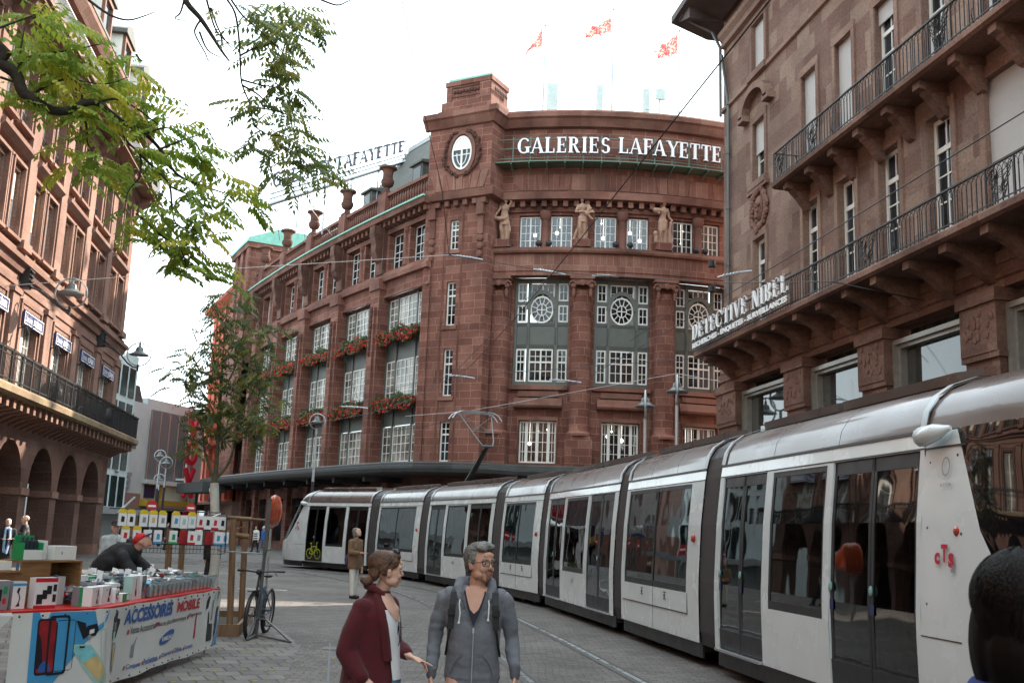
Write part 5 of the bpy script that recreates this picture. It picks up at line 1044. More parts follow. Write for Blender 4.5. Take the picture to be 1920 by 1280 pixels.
  for k in range(NT):
   for z0, z1 in zip(zr, zr[1:]): m.poly([tuple(surf(th[k], z0)), tuple(surf(th[k+1], z0)), tuple(surf(th[k+1], z1)), tuple(surf(th[k], z1))])
  m.poly([tuple(surf(t, 3.38)) for t in th]); m.build('roof', M['trambrown'], tram, smooth=50)
  m = MB(fn); m.box(Ln-.005, Ln+.008, -.01, .004, .34, 2.66); m.box(Ln, Ln+.62, -.02, .003, 2.64, 2.655); m.box(Ln, Ln+.62, -.02, .003, 1.02, 1.03); PT(m, 'panel_seam', 'seam')
  m = MB(lambda s, o, z: raw(s, o, z)); m.tube([(Ln+.02, -.04, 2.76), (Ln+.12, .0, 2.74), (Ln+.32, -.02, 2.77), (Ln+.45, -.08, 2.8)], [.03, .09, .075, .02], 10); PT(m, 'camera_pod', 'tramwhite', smooth=60)
  cs = lambda u, z: raw(Ln+u, prof(z)-(.0), z)
  m = MB(raw); m.ball((Ln+.55, prof(1.95)-.03, 1.92), (.055, .05, .055), 10, 8); PT(m, 'marker_lamp', 'redlamp')
  sg_ = -1 if si == 0 else 1
  def lf(s, o, z, u0=.25): u_ = u0+s if si == 6 else u0+.45-s; p_ = surf(math.asin(min(1, (u_/TT(z))**(1/.62))), z); return p_+Vector((n_.x, n_.y, 0))*(o+.012)
  m = MB(lambda s, o, z: lf(s, o+.006, z)); sans_text(m, 'c', .0, 1.64, .1, .085, .0, bold=.05); sans_text(m, 'T', .1, 1.66, .15, .1, .0, bold=.05); sans_text(m, 's', .21, 1.62, .12, .085, .0, bold=.05); PT(m, 'operator_logo', 'tramred')
  m = MB(lambda s, o, z: lf(s, o+.006, z))
  for k in range(16): t_0, t_1 = 2*PI*k/16, 2*PI*(k+1)/16; m.poly([(.13+.05*cos(t_0), 0, 2.47+.07*sin(t_0)), (.13+.065*cos(t_0), 0, 2.47+.085*sin(t_0)), (.13+.065*cos(t_1), 0, 2.47+.085*sin(t_1)), (.13+.05*cos(t_1), 0, 2.47+.07*sin(t_1))])
  sans_text(m, 'ALSTOM', .05, 2.3, .028, .17, .0, bold=.01); m.poly([(.25, 0, 1.58), (.3, 0, 1.58), (.285, 0, 1.64), (.265, 0, 1.64)]); PT(m, 'maker_logo', 'tramgrey')
  for u, z in ((.1, 2.52), (.52, 2.56), (.1, 1.95), (.1, 1.3), (.62, 1.9)): m = MB(raw); m.ball((Ln+u, prof(z)-.01, z), .016, 6, 4); PT(m, 'rivet', 'seam')
raw, Ln, *_ , fn = ends[0]
m = MB(fn)
def sl(P_, w=.035):
 for p, q in zip(P_, P_[1:]):
  p, q = Vector(p), Vector(q); d = (q-p).normalized(); e = Vector((-d.y, d.x))*w/2; m.poly([(*([(p-e).x]), .0, (p-e).y), ((q-e).x, 0, (q-e).y), ((q+e).x, 0, (q+e).y), ((p+e).x, 0, (p+e).y)])
bs = lambda x, z: (4.14-x, .42+z)
for cx in (.27, .85): sl([bs(cx+.2*cos(2*PI*k/18), .24+.2*sin(2*PI*k/18)) for k in range(19)])
sl([bs(.27, .24), bs(.4, .52), bs(.74, .55), bs(.55, .22), bs(.4, .52), bs(.36, .66)]); sl([bs(.27, .24), bs(.55, .22)]); sl([bs(.85, .24), bs(.74, .68), bs(.84, .72)]); sl([bs(.28, .67), bs(.44, .67)])
PT(m, 'bicycle_pictogram', 'bikegreen')
for i in (2, 4):
 fn = ends[i][5]; m = MB(lambda s, o, z, fn=fn: fn(3.35-s, o, z)); sans_text(m, '3045', 0, .78, .09, .22, .004, bold=.02); PT(m, 'fleet_number', 'tramgrey')
m = MB(ends[1][5]); m.box(1.2, 2.2, -.018, -.012, 2.4, 2.52); M['led'] = mat('amber_display', (.1, .04, .01), .5, var=0, emit=(1, .35, .06), es=.0)
order = [(1, 'a', 0, 'x')]
joints = []
for i in range(6):
 rawf, Lf, af, bf, *_ = ends[i]; rawn, Ln_, an, bn, *_ = ends[i+1]
 joints.append((lambda z_, r=rawf: ringpts(r, -.0, z_), lambda z_, r=rawn, s=(0 if i+1 == 6 else Ln_): ringpts(r, s, z_)))
for fA, fB in joints:
 m = MB(world); N_ = 8
 for k in range(N_):
  def rg(q): sc = -.05 if q % 2 else -.02; A_, B_ = fA(sc), fB(sc); return [p.lerp(r, q/N_) for p, r in zip(A_, B_)]
  r0, r1 = rg(k), rg(k+1)
  for j in range(len(r0)-1): m.poly([tuple(r0[j]), tuple(r1[j]), tuple(r1[j+1]), tuple(r0[j+1])])
 PT(m, 'bellows', 'rubber')
raw = ends[2][0]; pg = MB(raw); bz = 3.3; B0 = (.4, -1.2)
pan = bpy.data.objects
m = MB(raw); m.box(4.9, 5.8, -1.6, -.8, 3.22, 3.36); [m.tube([(x, o, 3.22), (x, o, 3.42)], .05, 6) for x in (4.4, 5.9) for o in (-.7, -1.7)]; m.box(4.2, 6.0, -.75, -.65, 3.38, 3.43); m.box(4.2, 6.0, -1.75, -1.65, 3.38, 3.43); pb = PT(m, 'pantograph', 'dark')
knee = (3.7, 4.6); top = (5.0, 5.75)
m = MB(raw); m.tube([(5.6, -1.2, 3.4), (knee[0]+.05, -1.2, knee[1])], [.12, .07], 8); m.tube([(5.3, -1.1, 3.4), (knee[0]+.15, -1.1, knee[1]-.1)], .02, 5); m.build('lower_arm', M['dark'], pb)
m = MB(raw)
for o in (-.6, -1.8): m.tube([(knee[0], -1.2+(.18 if o > -1 else -.18), knee[1]), (knee[0]+.2, -1.2+(.28 if o > -1 else -.28), knee[1]+.2), (top[0], o, top[1])], .024, 6)
m.tube([(knee[0], -1.0, knee[1]), (knee[0], -1.4, knee[1])], .05, 6); m.tube([(4.3, -.85, 5.12), (4.3, -1.55, 5.12)], .02, 5); m.tube([(4.3, -.85, 5.12), (top[0], -1.8, top[1])], .01, 4); m.tube([(4.3, -1.55, 5.12), (top[0], -.6, top[1])], .01, 4); m.build('upper_arm', M['lampgrey'], pb)
m = MB(raw)
for x in (4.8, 5.2):
 m.tube([(x, -.3, 5.58), (x, -.42, 5.74), (x, -.58, 5.83), (x, -1.2, 5.85), (x, -1.82, 5.83), (x, -1.98, 5.74), (x, -2.1, 5.58)], .025, 6)
 m.box(x-.03, x+.03, -1.75, -.65, 5.83, 5.88)
m.box(4.8, 5.2, -.62, -.58, 5.78, 5.82); m.box(4.8, 5.2, -1.82, -1.78, 5.78, 5.82); m.build('contact_bow', M['galv'], pb)
# ================================================================ rails set flush in the setts
M['rail'] = mat('worn_steel_rail', (.3, .3, .3), .3, metal=.8, var=.12, vs=4); M['groove'] = mat('rail_groove', (.03, .03, .03), .7, var=0); M['railbed'] = mat('dark_joint_filler', (.09, .085, .08), .8, var=.2)
nearside = [(5.05, -8), (5.05, 2), (5.1, 8), (5.18, 14), (5.22, 19), (5.1, 25), (4.72, 29.8), (4.4, 31.8), (3.65, 34.8), (2.95, 37.6), (1.6, 42), (-.6, 45.6), (-4.2, 49.2), (-9, 52.2), (-16, 55), (-30, 58)]
def smooth_path(P_, n=6):
 out = []
 for i in range(len(P_)-1):
  p0 = Vector(P_[max(i-1, 0)]); p1 = Vector(P_[i]); p2 = Vector(P_[i+1]); p3 = Vector(P_[min(i+2, len(P_)-1)])
  for k in range(n):
   t = k/n; out.append(.5*((2*p1)+(p2-p0)*t+(2*p0-5*p1+4*p2-p3)*t*t+(3*p1-3*p2+p3-p0)*t**3))
 return out+[Vector(P_[-1])]
cl = smooth_path(nearside)
def offset(pl, d):
 o = []
 for i, p in enumerate(pl):
  t = (pl[min(i+1, len(pl)-1)]-pl[max(i-1, 0)]).normalized(); o.append(p+Vector((t.y, -t.x))*d)
 return o
def strip(pl, d0, d1, z, mt, name, kind='structure'):
 a, b = offset(pl, d0), offset(pl, d1); m = MB()
 for i in range(len(a)-1): m.poly([(*a[i], z), (*b[i], z), (*b[i+1], z), (*a[i+1], z)])
 o = m.build(name, M[mt]); tag(o, kind=kind); return o
for c in (1.2, -2.0):
 for g_ in (-.72, .72):
  x = c+g_; strip(cl, x-.11, x+.11, .009, 'railbed', 'rail_bed'); strip(cl, x-.035, x+.035, .013, 'rail', 'rail'); strip(cl, x+.035, x+.075, .012, 'groove', 'rail_groove')
# ================================================================ far end of the street
def bframe(p, q):
 p, q = Vector(p[:2]), Vector(q[:2]); d = (q-p).normalized(); n = Vector((d.y, -d.x))
 return (lambda s, o, z: Vector((p.x+d.x*s+n.x*o, p.y+d.y*s+n.y*o, z))), (q-p).length
M['render'] = mat('pale_render', (.64, .72, .72), .8, var=.08, vs=.6); M['redpaint'] = mat('red_painted_facade', (.5, .1, .05), .7, var=.15, vs=1.5); M['ygold'] = mat('mustard_band', (.5, .33, .04), .5); M['pinkb'] = mat('pink_base_stone', (.36, .22, .18), .8, var=.12); M['greyg'] = mat('grey_glass_wall', (.2, .21, .22), .6, var=.1, vs=.5); M['darkg'] = mat('dark_green_glass', (.02, .035, .035), .15, var=.3, vs=.6)
M['crim'] = mat('crimson_sign', (.55, .02, .05), .4)
f, L_ = bframe(at(120, 900, 66), at(237, 900, 76)); t = thing('office_block', 'modern white block with dark window strips behind the corner building', 'building', f(0, 0, 0), w=True)
m = MB(f); m.box(0, L_, -8, 0, 0, 12.9); m.build('wall', M['render'], t)
for k in range(4):
 for j in range(3):
  m = MB(f); x = L_-.35-1.5*(j+1)+.3; m.box(x, x+1.1, 0, .05, 2.6+k*2.45, 4.6+k*2.45); m.build('window', M['darkg'], t)
m = MB(f); m.box(0, L_+2.5, 0, 1.6, 2.1, 2.5); m.build('awning', M['zinc'], t)
f, L_ = bframe(at(228, 900, 100), at(266, 900, 103)); t = thing('rendered_house', 'plain off white house wall with a slate gable, left of the cinema', 'building', f(0, 0, 0), w=True)
m = MB(f); m.box(-4, L_, -9, 0, 4.2, at(250, 752, 101).z); m.box(-.2, .2, 0, .1, 3, 12.5); m.build('wall', M['render'], t)
m = MB(f); z = at(250, 752, 101).z; m.prism([(-4, z), (L_-.4, z), (L_-.4, z+.3), (L_-1.2, z+1.6), (-4, z+1.6)], -8, -.5); m.build('roof', M['slate'], t); m = MB(f); m.box(-4, L_, -9, .02, 0, 4.2); m.build('base_wall', M['pinkb'], t)
for x, z_ in ((.2, 10.9), (1.1, 8.6)): m = MB(f); m.box(x, x+.7, 0, .03, z_-.4, z_+.5); m.build('window', M['greyg'], t)
for k in range(3): m = MB(f); m.box(.3+k*.1, .9+k*.1, 0, .3, 4.6+k*.5, 5.0+k*.5); m.build('air_conditioner', M['zinc'], t)
f, L_ = bframe(at(262, 900, 104), at(368, 900, 112)); t = thing('cinema', 'white cinema building with grey glass front and mustard canopy at the street end', 'building', f(0, 0, 0), w=True)
zt = at(300, 752, 106).z; m = MB(f); m.box(0, L_, -10, 0, 0, zt); m.box(L_-1.2, L_+.4, -2, .2, 0, zt-.5); m.build('wall', M['render'], t)
m = MB(f); gx0, gx1 = .7, L_-1.3; m.box(gx0, gx1, 0, .12, 5.6, zt-1.0); m.build('glass_wall', M['greyg'], t)
for k in range(6): m = MB(f); x = gx0+(gx1-gx0)*k/5; m.box(x-.018, x+.018, .12, .25, 5.6, zt-1.0); m.build('mullion', M['pinkb'], t)
m = MB(f); m.box(.3, L_, 0, .6, 5.2, 5.6); m.build('ledge', M['render'], t)
m = MB(f); m.box(.8, 2.4, .02, .1, 3.9, 5.1); m.build('poster', M['blue'], t); m = MB(f); m.box(2.6, 3.6, .02, .1, 3.9, 5.1); m.build('poster', M['ygold'], t)
m = MB(f); m.box(-.8, L_-.6, 0, 1.6, 3.1, 3.7); m.build('canopy', M['ygold'], t); m = MB(f); m.box(-.8, L_-.6, 1.6, 1.62, 2.95, 3.25); m.build('canopy_edge', M['pinkb'], t)
m = MB(f); m.box(.4, L_-1, -.0, .1, .3, 2.8); m.build('entrance', M['darkg'], t)
st_ = thing('cinema_sign', 'tall vertical red sign reading VOX on the cinema front', 'sign', f(L_*.62, 1.4, 5), w=True)
m = MB(f); cx = L_*.60; m.box(cx-.1, cx+.1, 0, 1.3, 5.8, 6.0); m.box(cx-.3, cx+.3, 1.2, 1.4, 4.6, zt-1.8); m.build('mast', M['white'], st_)
m = MB(f); H0 = at(325, 768, 107).z
def bar(p, q, w=.42):
 p, q = Vector(p), Vector(q); d = (q-p).normalized(); e = Vector((-d.y, d.x))*w/2; m.prism([tuple(p-e), tuple(q-e), tuple(q+e), tuple(p+e)], 1.4, 1.7)
bar((cx, H0-2.4), (cx-.8, H0)); bar((cx, H0-2.4), (cx+.8, H0))
for k in range(20): a0_, a1_ = 2*PI*k/20, 2*PI*(k+1)/20; m.prism([(cx+1.05*cos(a0_), H0-4.1+1.2*sin(a0_)), (cx+1.05*cos(a1_), H0-4.1+1.2*sin(a1_)), (cx+.6*cos(a1_), H0-4.1+.75*sin(a1_)), (cx+.6*cos(a0_), H0-4.1+.75*sin(a0_))], 1.4, 1.7)
bar((cx-.75, H0-5.6), (cx+.75, H0-8.4)); bar((cx+.75, H0-5.6), (cx-.75, H0-8.4)); m.prism([(cx, H0-10.6), (cx+.45, H0-9.9), (cx+.3, H0-9.5), (cx-.3, H0-9.5), (cx-.45, H0-9.9)], 1.4, 1.7); m.build('lettering', M['crim'], st_)
f, L_ = bframe(at(383, 800, 116), at(447, 800, 98)); t = thing('red_house', 'orange red house with curved cornices behind the small tree', 'building', f(0, 0, 0), w=True)
ze = at(430, 535, 100).z
m = MB(f); hs = [(.8+2.6*k, 1.9+2.6*k, z, z+2.2, .3) for k in range(int(L_/2.6)) for z in (6.6, 10.2, 13.8, 17.3)]; m.wall(0, L_, 3.8, ze, 0, hs); m.box(0, L_, -8, -.32, 3.8, ze); m.build('wall', M['redpaint'], t)
for h in hs: m = MB(f); m.box(h[0], h[1], -.28, -.22, h[2], h[3]); w_ = m.build('window', M['white'], t); m = MB(f); m.box(h[0]+.1, h[0]+.5, -.22, -.2, h[2]+.1, h[3]-.1); m.box(h[1]-.5, h[1]-.1, -.22, -.2, h[2]+.1, h[3]-.1); m.build('pane', M['glass'], w_)
m = MB(f); [m.mould(0, L_, [(0, z-.3), (.5, z-.05), (.55, z+.2), (0, z+.25)], 4) for z in (9.4, 16.6)]; m.mould(-.2, L_, [(0, ze-.4), (1.0, ze), (1.1, ze+.25), (0, ze+.3)], 4); [m.box(2.2+2.6*k, 2.6+2.6*k, 0, .2, 4, ze-.3) for k in range(int(L_/2.6))]; m.build('cornice', M['redpaint'], t)
m = MB(f); m.mould(-.2, L_, [(.9, ze+.3), (-1, ze+2.6), (-6, ze+3.4), (-8, ze+.3)], 3); m.build('roof', M['slate'], t); m = MB(f); m.box(L_-4, L_-2.4, -2, -.1, ze+.3, ze+2.2); m.build('dormer', M['white'], t)
m = MB(f); m.lathe((L_-6, .2, ze+.4), [(0, 0), (.5, 0), (.35, .4), (.45, .9), (.42, 1.9), (.2, 2.3), (.08, 2.9), (0, 3)], 10); m.build('finial', M['pinkb'], t)
m = MB(f); m.box(0, L_, -8, .0, 0, 3.8); m.box(0, L_, 0, 1.4, 3.5, 3.75); m.build('shop_wall', M['pinkb'], t); m = MB(f); m.box(2, 5, 0, .05, .4, 3.0); m.box(7, 11, 0, .05, .4, 3.0); m.build('shop_window', M['darkg'], t)
f, L_ = bframe(at(332, 905, 100), at(380, 905, 92)); m = MB(f); m.box(0, L_, -2, 0, at(350, 922, 95).z, at(350, 903, 95).z); [m.box(x, x+.2, -1.8, -1.6, 0, 4.4) for x in (.5, L_-.6)]; tag(m.build('shop_awning', M['canopy']), 'black flat shop awning on posts right of the cinema entrance', 'awning')
for nm, p, q, h, mt in (('row_house', (-70, 90), (-19, 96), 12, 'pinkb'), ('row_house', (22, 84), (70, 90), 20, 'pinkb'), ('side_house', (21.5, 48), (62, 44), 27, 'pinkb')):  # last one is an unseen block added to narrow the sun on the paving
 f, L_ = bframe(p, q); t = thing(nm, 'pinkish row house hidden behind the '+('corner building' if p[0] < 0 else 'apartment building' if p[1] > 60 else 'side wall of the apartment building'), 'building', f(0, 0, 0), w=True)
 m = MB(f); hs = [(1+3*k, 2.3+3*k, z, z+2, .3) for k in range(int(L_/3)-1) for z in range(4, int(h)-2, 3)]; m.wall(0, L_, 0, h, 0, hs); m.box(0, L_, -9, -.35, 0, h); m.build('wall', M[mt], t)
 m = MB(f); m.prism([(0, h), (L_, h), (L_-1, h+2.5), (1, h+2.5)], -8, -.2); m.build('roof', M['slate'], t)
for i, (p, q, h) in enumerate((((60, -40), (12, -44), 19), ((10, -46), (-34, -42), 22))):
 f, L_ = bframe(p, q); t = thing('square_house', ('pale house on the right behind the camera', 'pale house on the left behind the camera')[i], 'building', f(0, 0, 0), w=True)
 m = MB(f); hs = [(1+3*k, 2.3+3*k, z, z+2, .3) for k in range(int(L_/3)-1) for z in range(4, h-2, 3)]; m.wall(0, L_, 0, h, 0, hs); m.box(0, L_, -9, -.35, 0, h); m.build('wall', M['render'], t)
 m = MB(f); m.prism([(0, h), (L_, h), (L_-1, h+4), (1, h+4)], -8, -.2); m.build('roof', M['slate'], t)
# ================================================================ lamps, signs, wires
def ring_lamp(px, ytop, D, edge, lab, group='ring street lamps on the square', R0=.42, dark_to=4.2):
 g = at(px, 900, D); T = at(px, ytop, D).z; t = thing('street_lamp', lab, 'street lamp', (g.x, g.y, 0), 0 if not edge else PI/2-.3, group)
 m = MB(); m.tube([(0, 0, 0), (0, 0, dark_to)], [.1, .08], 10); m.tube([(0, 0, 0), (0, 0, .6)], .13, 10); m.build('post', M['dark'], t)
 m = MB(); m.tube([(0, 0, dark_to), (0, 0, T-2*R0)], [.075, .05], 10); m.build('upper_post', M['galv'], t)
 m = MB(); m.tube([(R0*cos(2*PI*k/30), 0, T-R0+R0*sin(2*PI*k/30)) for k in range(31)], .032, 6, caps=False); m.build('ring', M['galv'], t)
 m = MB(); bell(m, (0, 0, T-R0-.02), .95); m.tube([(0, 0, T-R0+.35), (0, 0, T)], .03, 6); m.build('lamp_shade', M['lampgrey'], t, smooth=40); return t
ring_lamp(587, 775, 58, False, 'ring lamp on a tall post before the flower boxes, ring facing the camera')
ring_lamp(1208, 732, 37, True, 'shorter of two ring lamps behind the tram, ring seen edge on', R0=.5, dark_to=1.0); ring_lamp(1268, 703, 35, True, 'taller of two ring lamps behind the tram, beside the lettered balcony', R0=.5, dark_to=1.0)
ring_lamp(296, 843, 84, False, 'tallest of three small ring lamps before the cinema'); ring_lamp(309, 856, 80, False, 'middle of three small ring lamps before the cinema'); ring_lamp(299, 888, 88, False, 'lowest of three small ring lamps before the cinema')
ring_lamp(210, 870, 74, True, 'small lamp post at the end of the arcade', R0=.4)
M['signred'] = mat('sign_red', (.5, .015, .02), .4, var=.03); M['signwhite'] = mat('sign_white', (.8, .8, .8), .4, var=.03)
for px, py, D, lab in ((285, 948, 62, 'larger no entry sign, above the left of the hanging packages'), (358, 952, 72, 'smaller no entry sign, farther back beside the cinema entrance')):
 p = at(px, py, D); t = thing('no_entry_sign', lab, 'road sign', (p.x, p.y, 0), R_(4), 'no entry signs down the street'); m = MB(); m.tube([(0, .05, 0), (0, .05, p.z+.3)], .03, 6); m.build('post', M['galv'], t)
 m = MB(lambda s, o, z: Vector((s, -o, z))); m.prism([(.3*cos(2*PI*k/24), p.z+.3*sin(2*PI*k/24)) for k in range(24)], 0, .03); m.build('disc', M['signred'], t); m = MB(lambda s, o, z: Vector((s, -o, z))); m.box(-.21, .21, .03, .04, p.z-.055, p.z+.055); m.build('bar', M['signwhite'], t)
p = at(515, 957, 24); t = thing('round_sign', 'orange red round sign turned almost edge on beside the tram nose', 'sign', (p.x, p.y, 0), R_(70)); m = MB(); m.tube([(0, .06, 0), (0, .06, p.z+.2)], .03, 6); m.build('post', M['galv'], t)
M['orangered'] = mat('orange_red_enamel', (.42, .07, .025), .25, var=.2, vs=2, coat=.5); m = MB(); [m.lathe((0, 0, p.z), [(0, -.36), (.2, -.31), (.31, -.18), (.36, 0), (.31, .18), (.2, .31), (0, .36)], 20, sy=.28)]; m.build('disc', M['orangered'], t, smooth=60)
p = at(401, 918, 60); t = thing('globe_lamp', 'white globe lamp over a small blue plate beside the tree trunk', 'lamp', (p.x, p.y, 0)); m = MB(); m.tube([(0, 0, 0), (0, 0, p.z-.2)], .05, 6); m.build('post', M['dark'], t); m = MB(); m.ball((0, 0, p.z), .26, 14, 10); m.build('globe', M['signwhite'], t, smooth=60); m = MB(); m.box(-.25, .35, -.06, -.02, p.z-.65, p.z-.45); m.build('street_plate', M['blue'], t)
M['wire'] = mat('overhead_wire', (.03, .03, .035), .5, metal=.3, var=0); M['paleWire'] = mat('pale_cable', (.5, .5, .5), .5, var=0)
def cable(pts, r, lab, mt='wire', nm='overhead_wire', grp='overhead wires'):
 m = MB(); m.tube(pts, r, 5); o = m.build(nm, M[mt]); tag(o, lab, 'wire', grp); return o
def track(off_, ys=(31, 26, 20, 14, 9, 4, -4)):
 pl = offset(cl, off_); out = []
 for y in ys:
  q = min(pl, key=lambda v: abs(v.y-y)); out.append((q.x, q.y, 5.86 if y > 28 else 5.9 if y > 22 else 5.97))
 return out
cable(track(1.2, (34, 31, 26, 20, 14, 9, 4, -4)), .008, 'contact wire running from the pantograph to the top right corner'); cable(track(-2.0, (44, 38, 33, 26, 20, 14, 9, 4, -4)), .008, 'contact wire of the near track, rising steeply across the letters')
cable(track(1.2, (34, 38, 42, 45, 48)), .012, 'contact wire continuing from the pantograph to the left')
NODE = at(842, 478, 36)
cable([at(748, -30, 27), at(790, 190, 31), at(828, 350, 34), NODE], .012, 'wire dropping from the top edge to the node on the tower')
cable([(-11.95, 37.5, at(0, 520, 38).z), at(400, 506, 37), NODE], .013, 'pale cable from the corner building to the node', 'paleWire')
N2 = at(1037, 510, 34); N3 = at(1345, 530, 30)
cable([NODE, N2, N3, at(1560, 528, 24), (12.5, 20.5, at(1720, 525, 22).z)], .014, 'span wire from the node across to the apartment building')
for i, (p, q) in enumerate((((N2, at(860, 690, 34))), (N3, at(1180, 640, 30)))): cable([p, q], .01, ('thin dropper wire from the span wire down to the tower', 'thin dropper wire from the span wire down over the middle column')[i])
cable([at(700, 735, 46), at(840, 706, 42), at(1070, 690, 38), at(1350, 668, 33)], .01, 'upper of two thin wires crossing the store windows'); cable([at(760, 780, 46), at(880, 770, 42), at(1270, 700, 36), at(1350, 715, 33)], .01, 'lower of two thin wires crossing the store windows', 'paleWire')
cable([at(640, 650, 50), at(668, 740, 48), at(710, 830, 47)], .007, 'short slanting stay wire before the flower boxes')
M['ins'] = mat('insulator_grey', (.45, .47, .5), .4, metal=.4)
for (a, b, D, lab) in (((846, 479), (905, 487), 36, 'insulator right of the node on the tower'), ((1000, 505), (1060, 515), 34, 'insulator above the middle oval window'), ((842, 704), (890, 709), 42, 'bent steady arm before the lowest tower windows'), ((1030, 712), (1090, 717), 39, 'bent steady arm before the middle column'), ((1345, 520), (1410, 508), 29, 'steady arm in front of the apartment building corner'), ((640, 762), (690, 765), 48, 'steady arm before the lower flower boxes'), ((1110, 517), (1160, 519), 34, 'short pale insulator above the second bay')):
 A_, B_ = at(*a, D), at(*b, D); m = MB(); m.tube([A_, A_.lerp(B_, .6)+Vector((0, 0, .03)), B_], .03, 6)
 for k in range(5): m.ball(tuple(A_.lerp(B_, .2+.1*k)+Vector((0, 0, .02))), .05, 6, 4)
 tag(m.build('insulator', M['ins']), lab, 'insulator', 'insulators and arms of the overhead line')
# ================================================================ flower boxes
M['geraleaf'] = leafmat('geranium_leaf', (.03, .07, .018), (.045, .1, .022), (.07, .13, .03)); M['geraflower'] = leafmat('geranium_flower', (.65, .025, .012), (.75, .05, .015), (.55, .015, .02))
def flower_box(bay, zt, lab, rnd):
 a, b = bay; c = WF((a+b)/2, 0, 0); t = thing('flower_box', lab, 'flower box', (c.x, c.y, zt-.3), w=True, group='flower boxes on the long wing'); random.seed(rnd)
 m = MB(WF); m.box(a+.1, b-.1, -.25, .18, zt-.3, zt); m.build('planter', M['dark'], t)
 lf, fl = MB(WF), MB(WF)
 for k in range(1700):
  s = random.uniform(a-.05, b+.05); e = 1-abs((s-(a+b)/2)/((b-a)/2))**6*.5; o = random.uniform(-.2, .62); z = zt+random.uniform(-.5, .4)*e-.25*max(0, o-.2)+.12*sin(s*2.3+rnd)
  if o < .2 and z < zt-.1: o += .25
  r = random.uniform(.05, .1); n = Vector((random.uniform(-1, 1), 1.1, random.uniform(-.6, 1))).normalized(); u = n.orthogonal().normalized(); v = n.cross(u); c_ = Vector((s, o, z)); M_ = (fl if random.random() < .5 and z < zt+.22 else lf)
  M_.poly([tuple(c_+(u*cos(q)+v*sin(q))*r*(1 if M_ is lf else .8)) for q in (0, 1.3, 2.6, 3.8, 5.1)])
 for k in range(60):
  s = random.uniform((a+b)/2-.6, (a+b)/2+.6); c_ = Vector((s, random.uniform(-.1, .2), zt+.3+random.uniform(0, .5)*(1-abs(s-(a+b)/2)))); r = .06
  (fl if random.random() < .3 else lf).poly([tuple(c_+Vector((cos(q), .3*sin(q), sin(q)))*r) for q in (0, 1.3, 2.6, 3.8, 5.1)])
 lf.build('leaves', M['geraleaf'], t); fl.build('flowers', M['geraflower'], t)
nth = ['nearest the tower', 'second from the tower', 'third from the tower', 'fourth from the tower', 'fifth from the tower, behind the tree top', 'farthest, behind the tree']
for k in range(6):
 flower_box(bays[k], 14.15, 'upper row flower box with red geraniums, '+nth[k], k*2+1); flower_box(bays[k], 9.75, 'lower row flower box with red geraniums, '+nth[k], k*2+2)
# ================================================================ trees
M['bark'] = mat('dark_bark', (.035, .028, .022), .9, var=.3, vs=12, bump=.6, bs=30); M['youngbark'] = mat('green_grey_bark', (.1, .095, .06), .85, var=.25, vs=10); M['lime'] = mat('whitewashed_bark', (.55, .55, .5), .85, var=.12, vs=7, bump=.4, bs=20)
M['leafsun'] = leafmat('yellowing_leaf', (.17, .27, .04), (.34, .46, .07), (.62, .54, .07)); M['leafolive'] = leafmat('olive_leaf', (.13, .18, .06), (.22, .28, .08), (.42, .4, .1)); M['leafyoung'] = leafmat('dark_green_leaf', (.055, .09, .03), (.1, .14, .04), (.26, .24, .05))
def compound(m, p, d, ln, n, lw, ll, droop=.5):
 """a pinnate leaf: a stalk with paired leaflets"""
 d = d.normalized(); side = d.cross(Vector((0, 0, 1)))
 if side.length < .1: side = Vector((1, 0, 0))
 side.normalize(); q = p.copy(); prev = q.copy(); roll = random.uniform(-.5, .5); upv = side.cross(d).normalized(); side = (side*cos(roll)+upv*sin(roll)).normalized()
 for k in range(n+1):
  f = (k+.6)/(n+1); dd = (d+Vector((0, 0, -droop*f))).normalized(); q = q+dd*(ln/(n+1))
  m.poly([tuple(prev), tuple(q), tuple(q+side*.004), tuple(prev+side*.004)]); prev = q.copy()
  for sg in ((-1, 1) if k < n else (0,)):
   if random.random() < .06: continue
   ld = (side*sg+dd*(.45 if sg else 1.2)+Vector((0, 0, -.55-.3*random.random()))).normalized(); w = ld.cross(Vector((dd.x, dd.y, dd.z+.4))).normalized(); w = dd-ld*dd.dot(ld) if sg else side; w.normalize()
   s_ = (1-.35*abs(f-.5))*random.uniform(.85, 1.15); L2, W2 = ll*s_, lw*s_; a = q; b = q+ld*L2*.45; c = q+ld*L2; nrm = ld.cross(w)*W2*.25
   m.poly([tuple(a), tuple(b+w*W2/2+nrm), tuple(c), tuple(b-w*W2/2+nrm)])
def limb(m, pts, r0, r1, n=6, wob=.0):
 k = len(pts); m.tube(pts, [r0+(r1-r0)*i/(k-1) for i in range(k)], n)
def smooth3(P_, n=4):
 out = []; P_ = [Vector(p) for p in P_]
 for i in range(len(P_)-1):
  p0, p1, p2, p3 = P_[max(i-1, 0)], P_[i], P_[i+1], P_[min(i+2, len(P_)-1)]
  for k in range(n): t = k/n; out.append(.5*((2*p1)+(p2-p0)*t+(2*p0-5*p1+4*p2-p3)*t*t+(3*p1-3*p2+p3-p0)*t**3))
 return out+[P_[-1]]
def px3(L_, D): return smooth3([at(x, y, D+(dd[0] if dd else 0)) for x, y, *dd in L_])
big = thing('overhanging_tree', 'large tree reaching in from the upper left with yellow green pinnate leaves and dark limbs', 'tree', (-6.2, 7.5, 0), w=True)
m = MB(); limb(m, smooth3([(-6.2, 7.5, 0), (-6.15, 7.5, 2), (-6.0, 7.6, 4.2), (-5.5, 7.9, 5.6)]), .24, .16, 12); tr = m.build('trunk', M['bark'], big, smooth=60)
DA, DB = 9., 10.
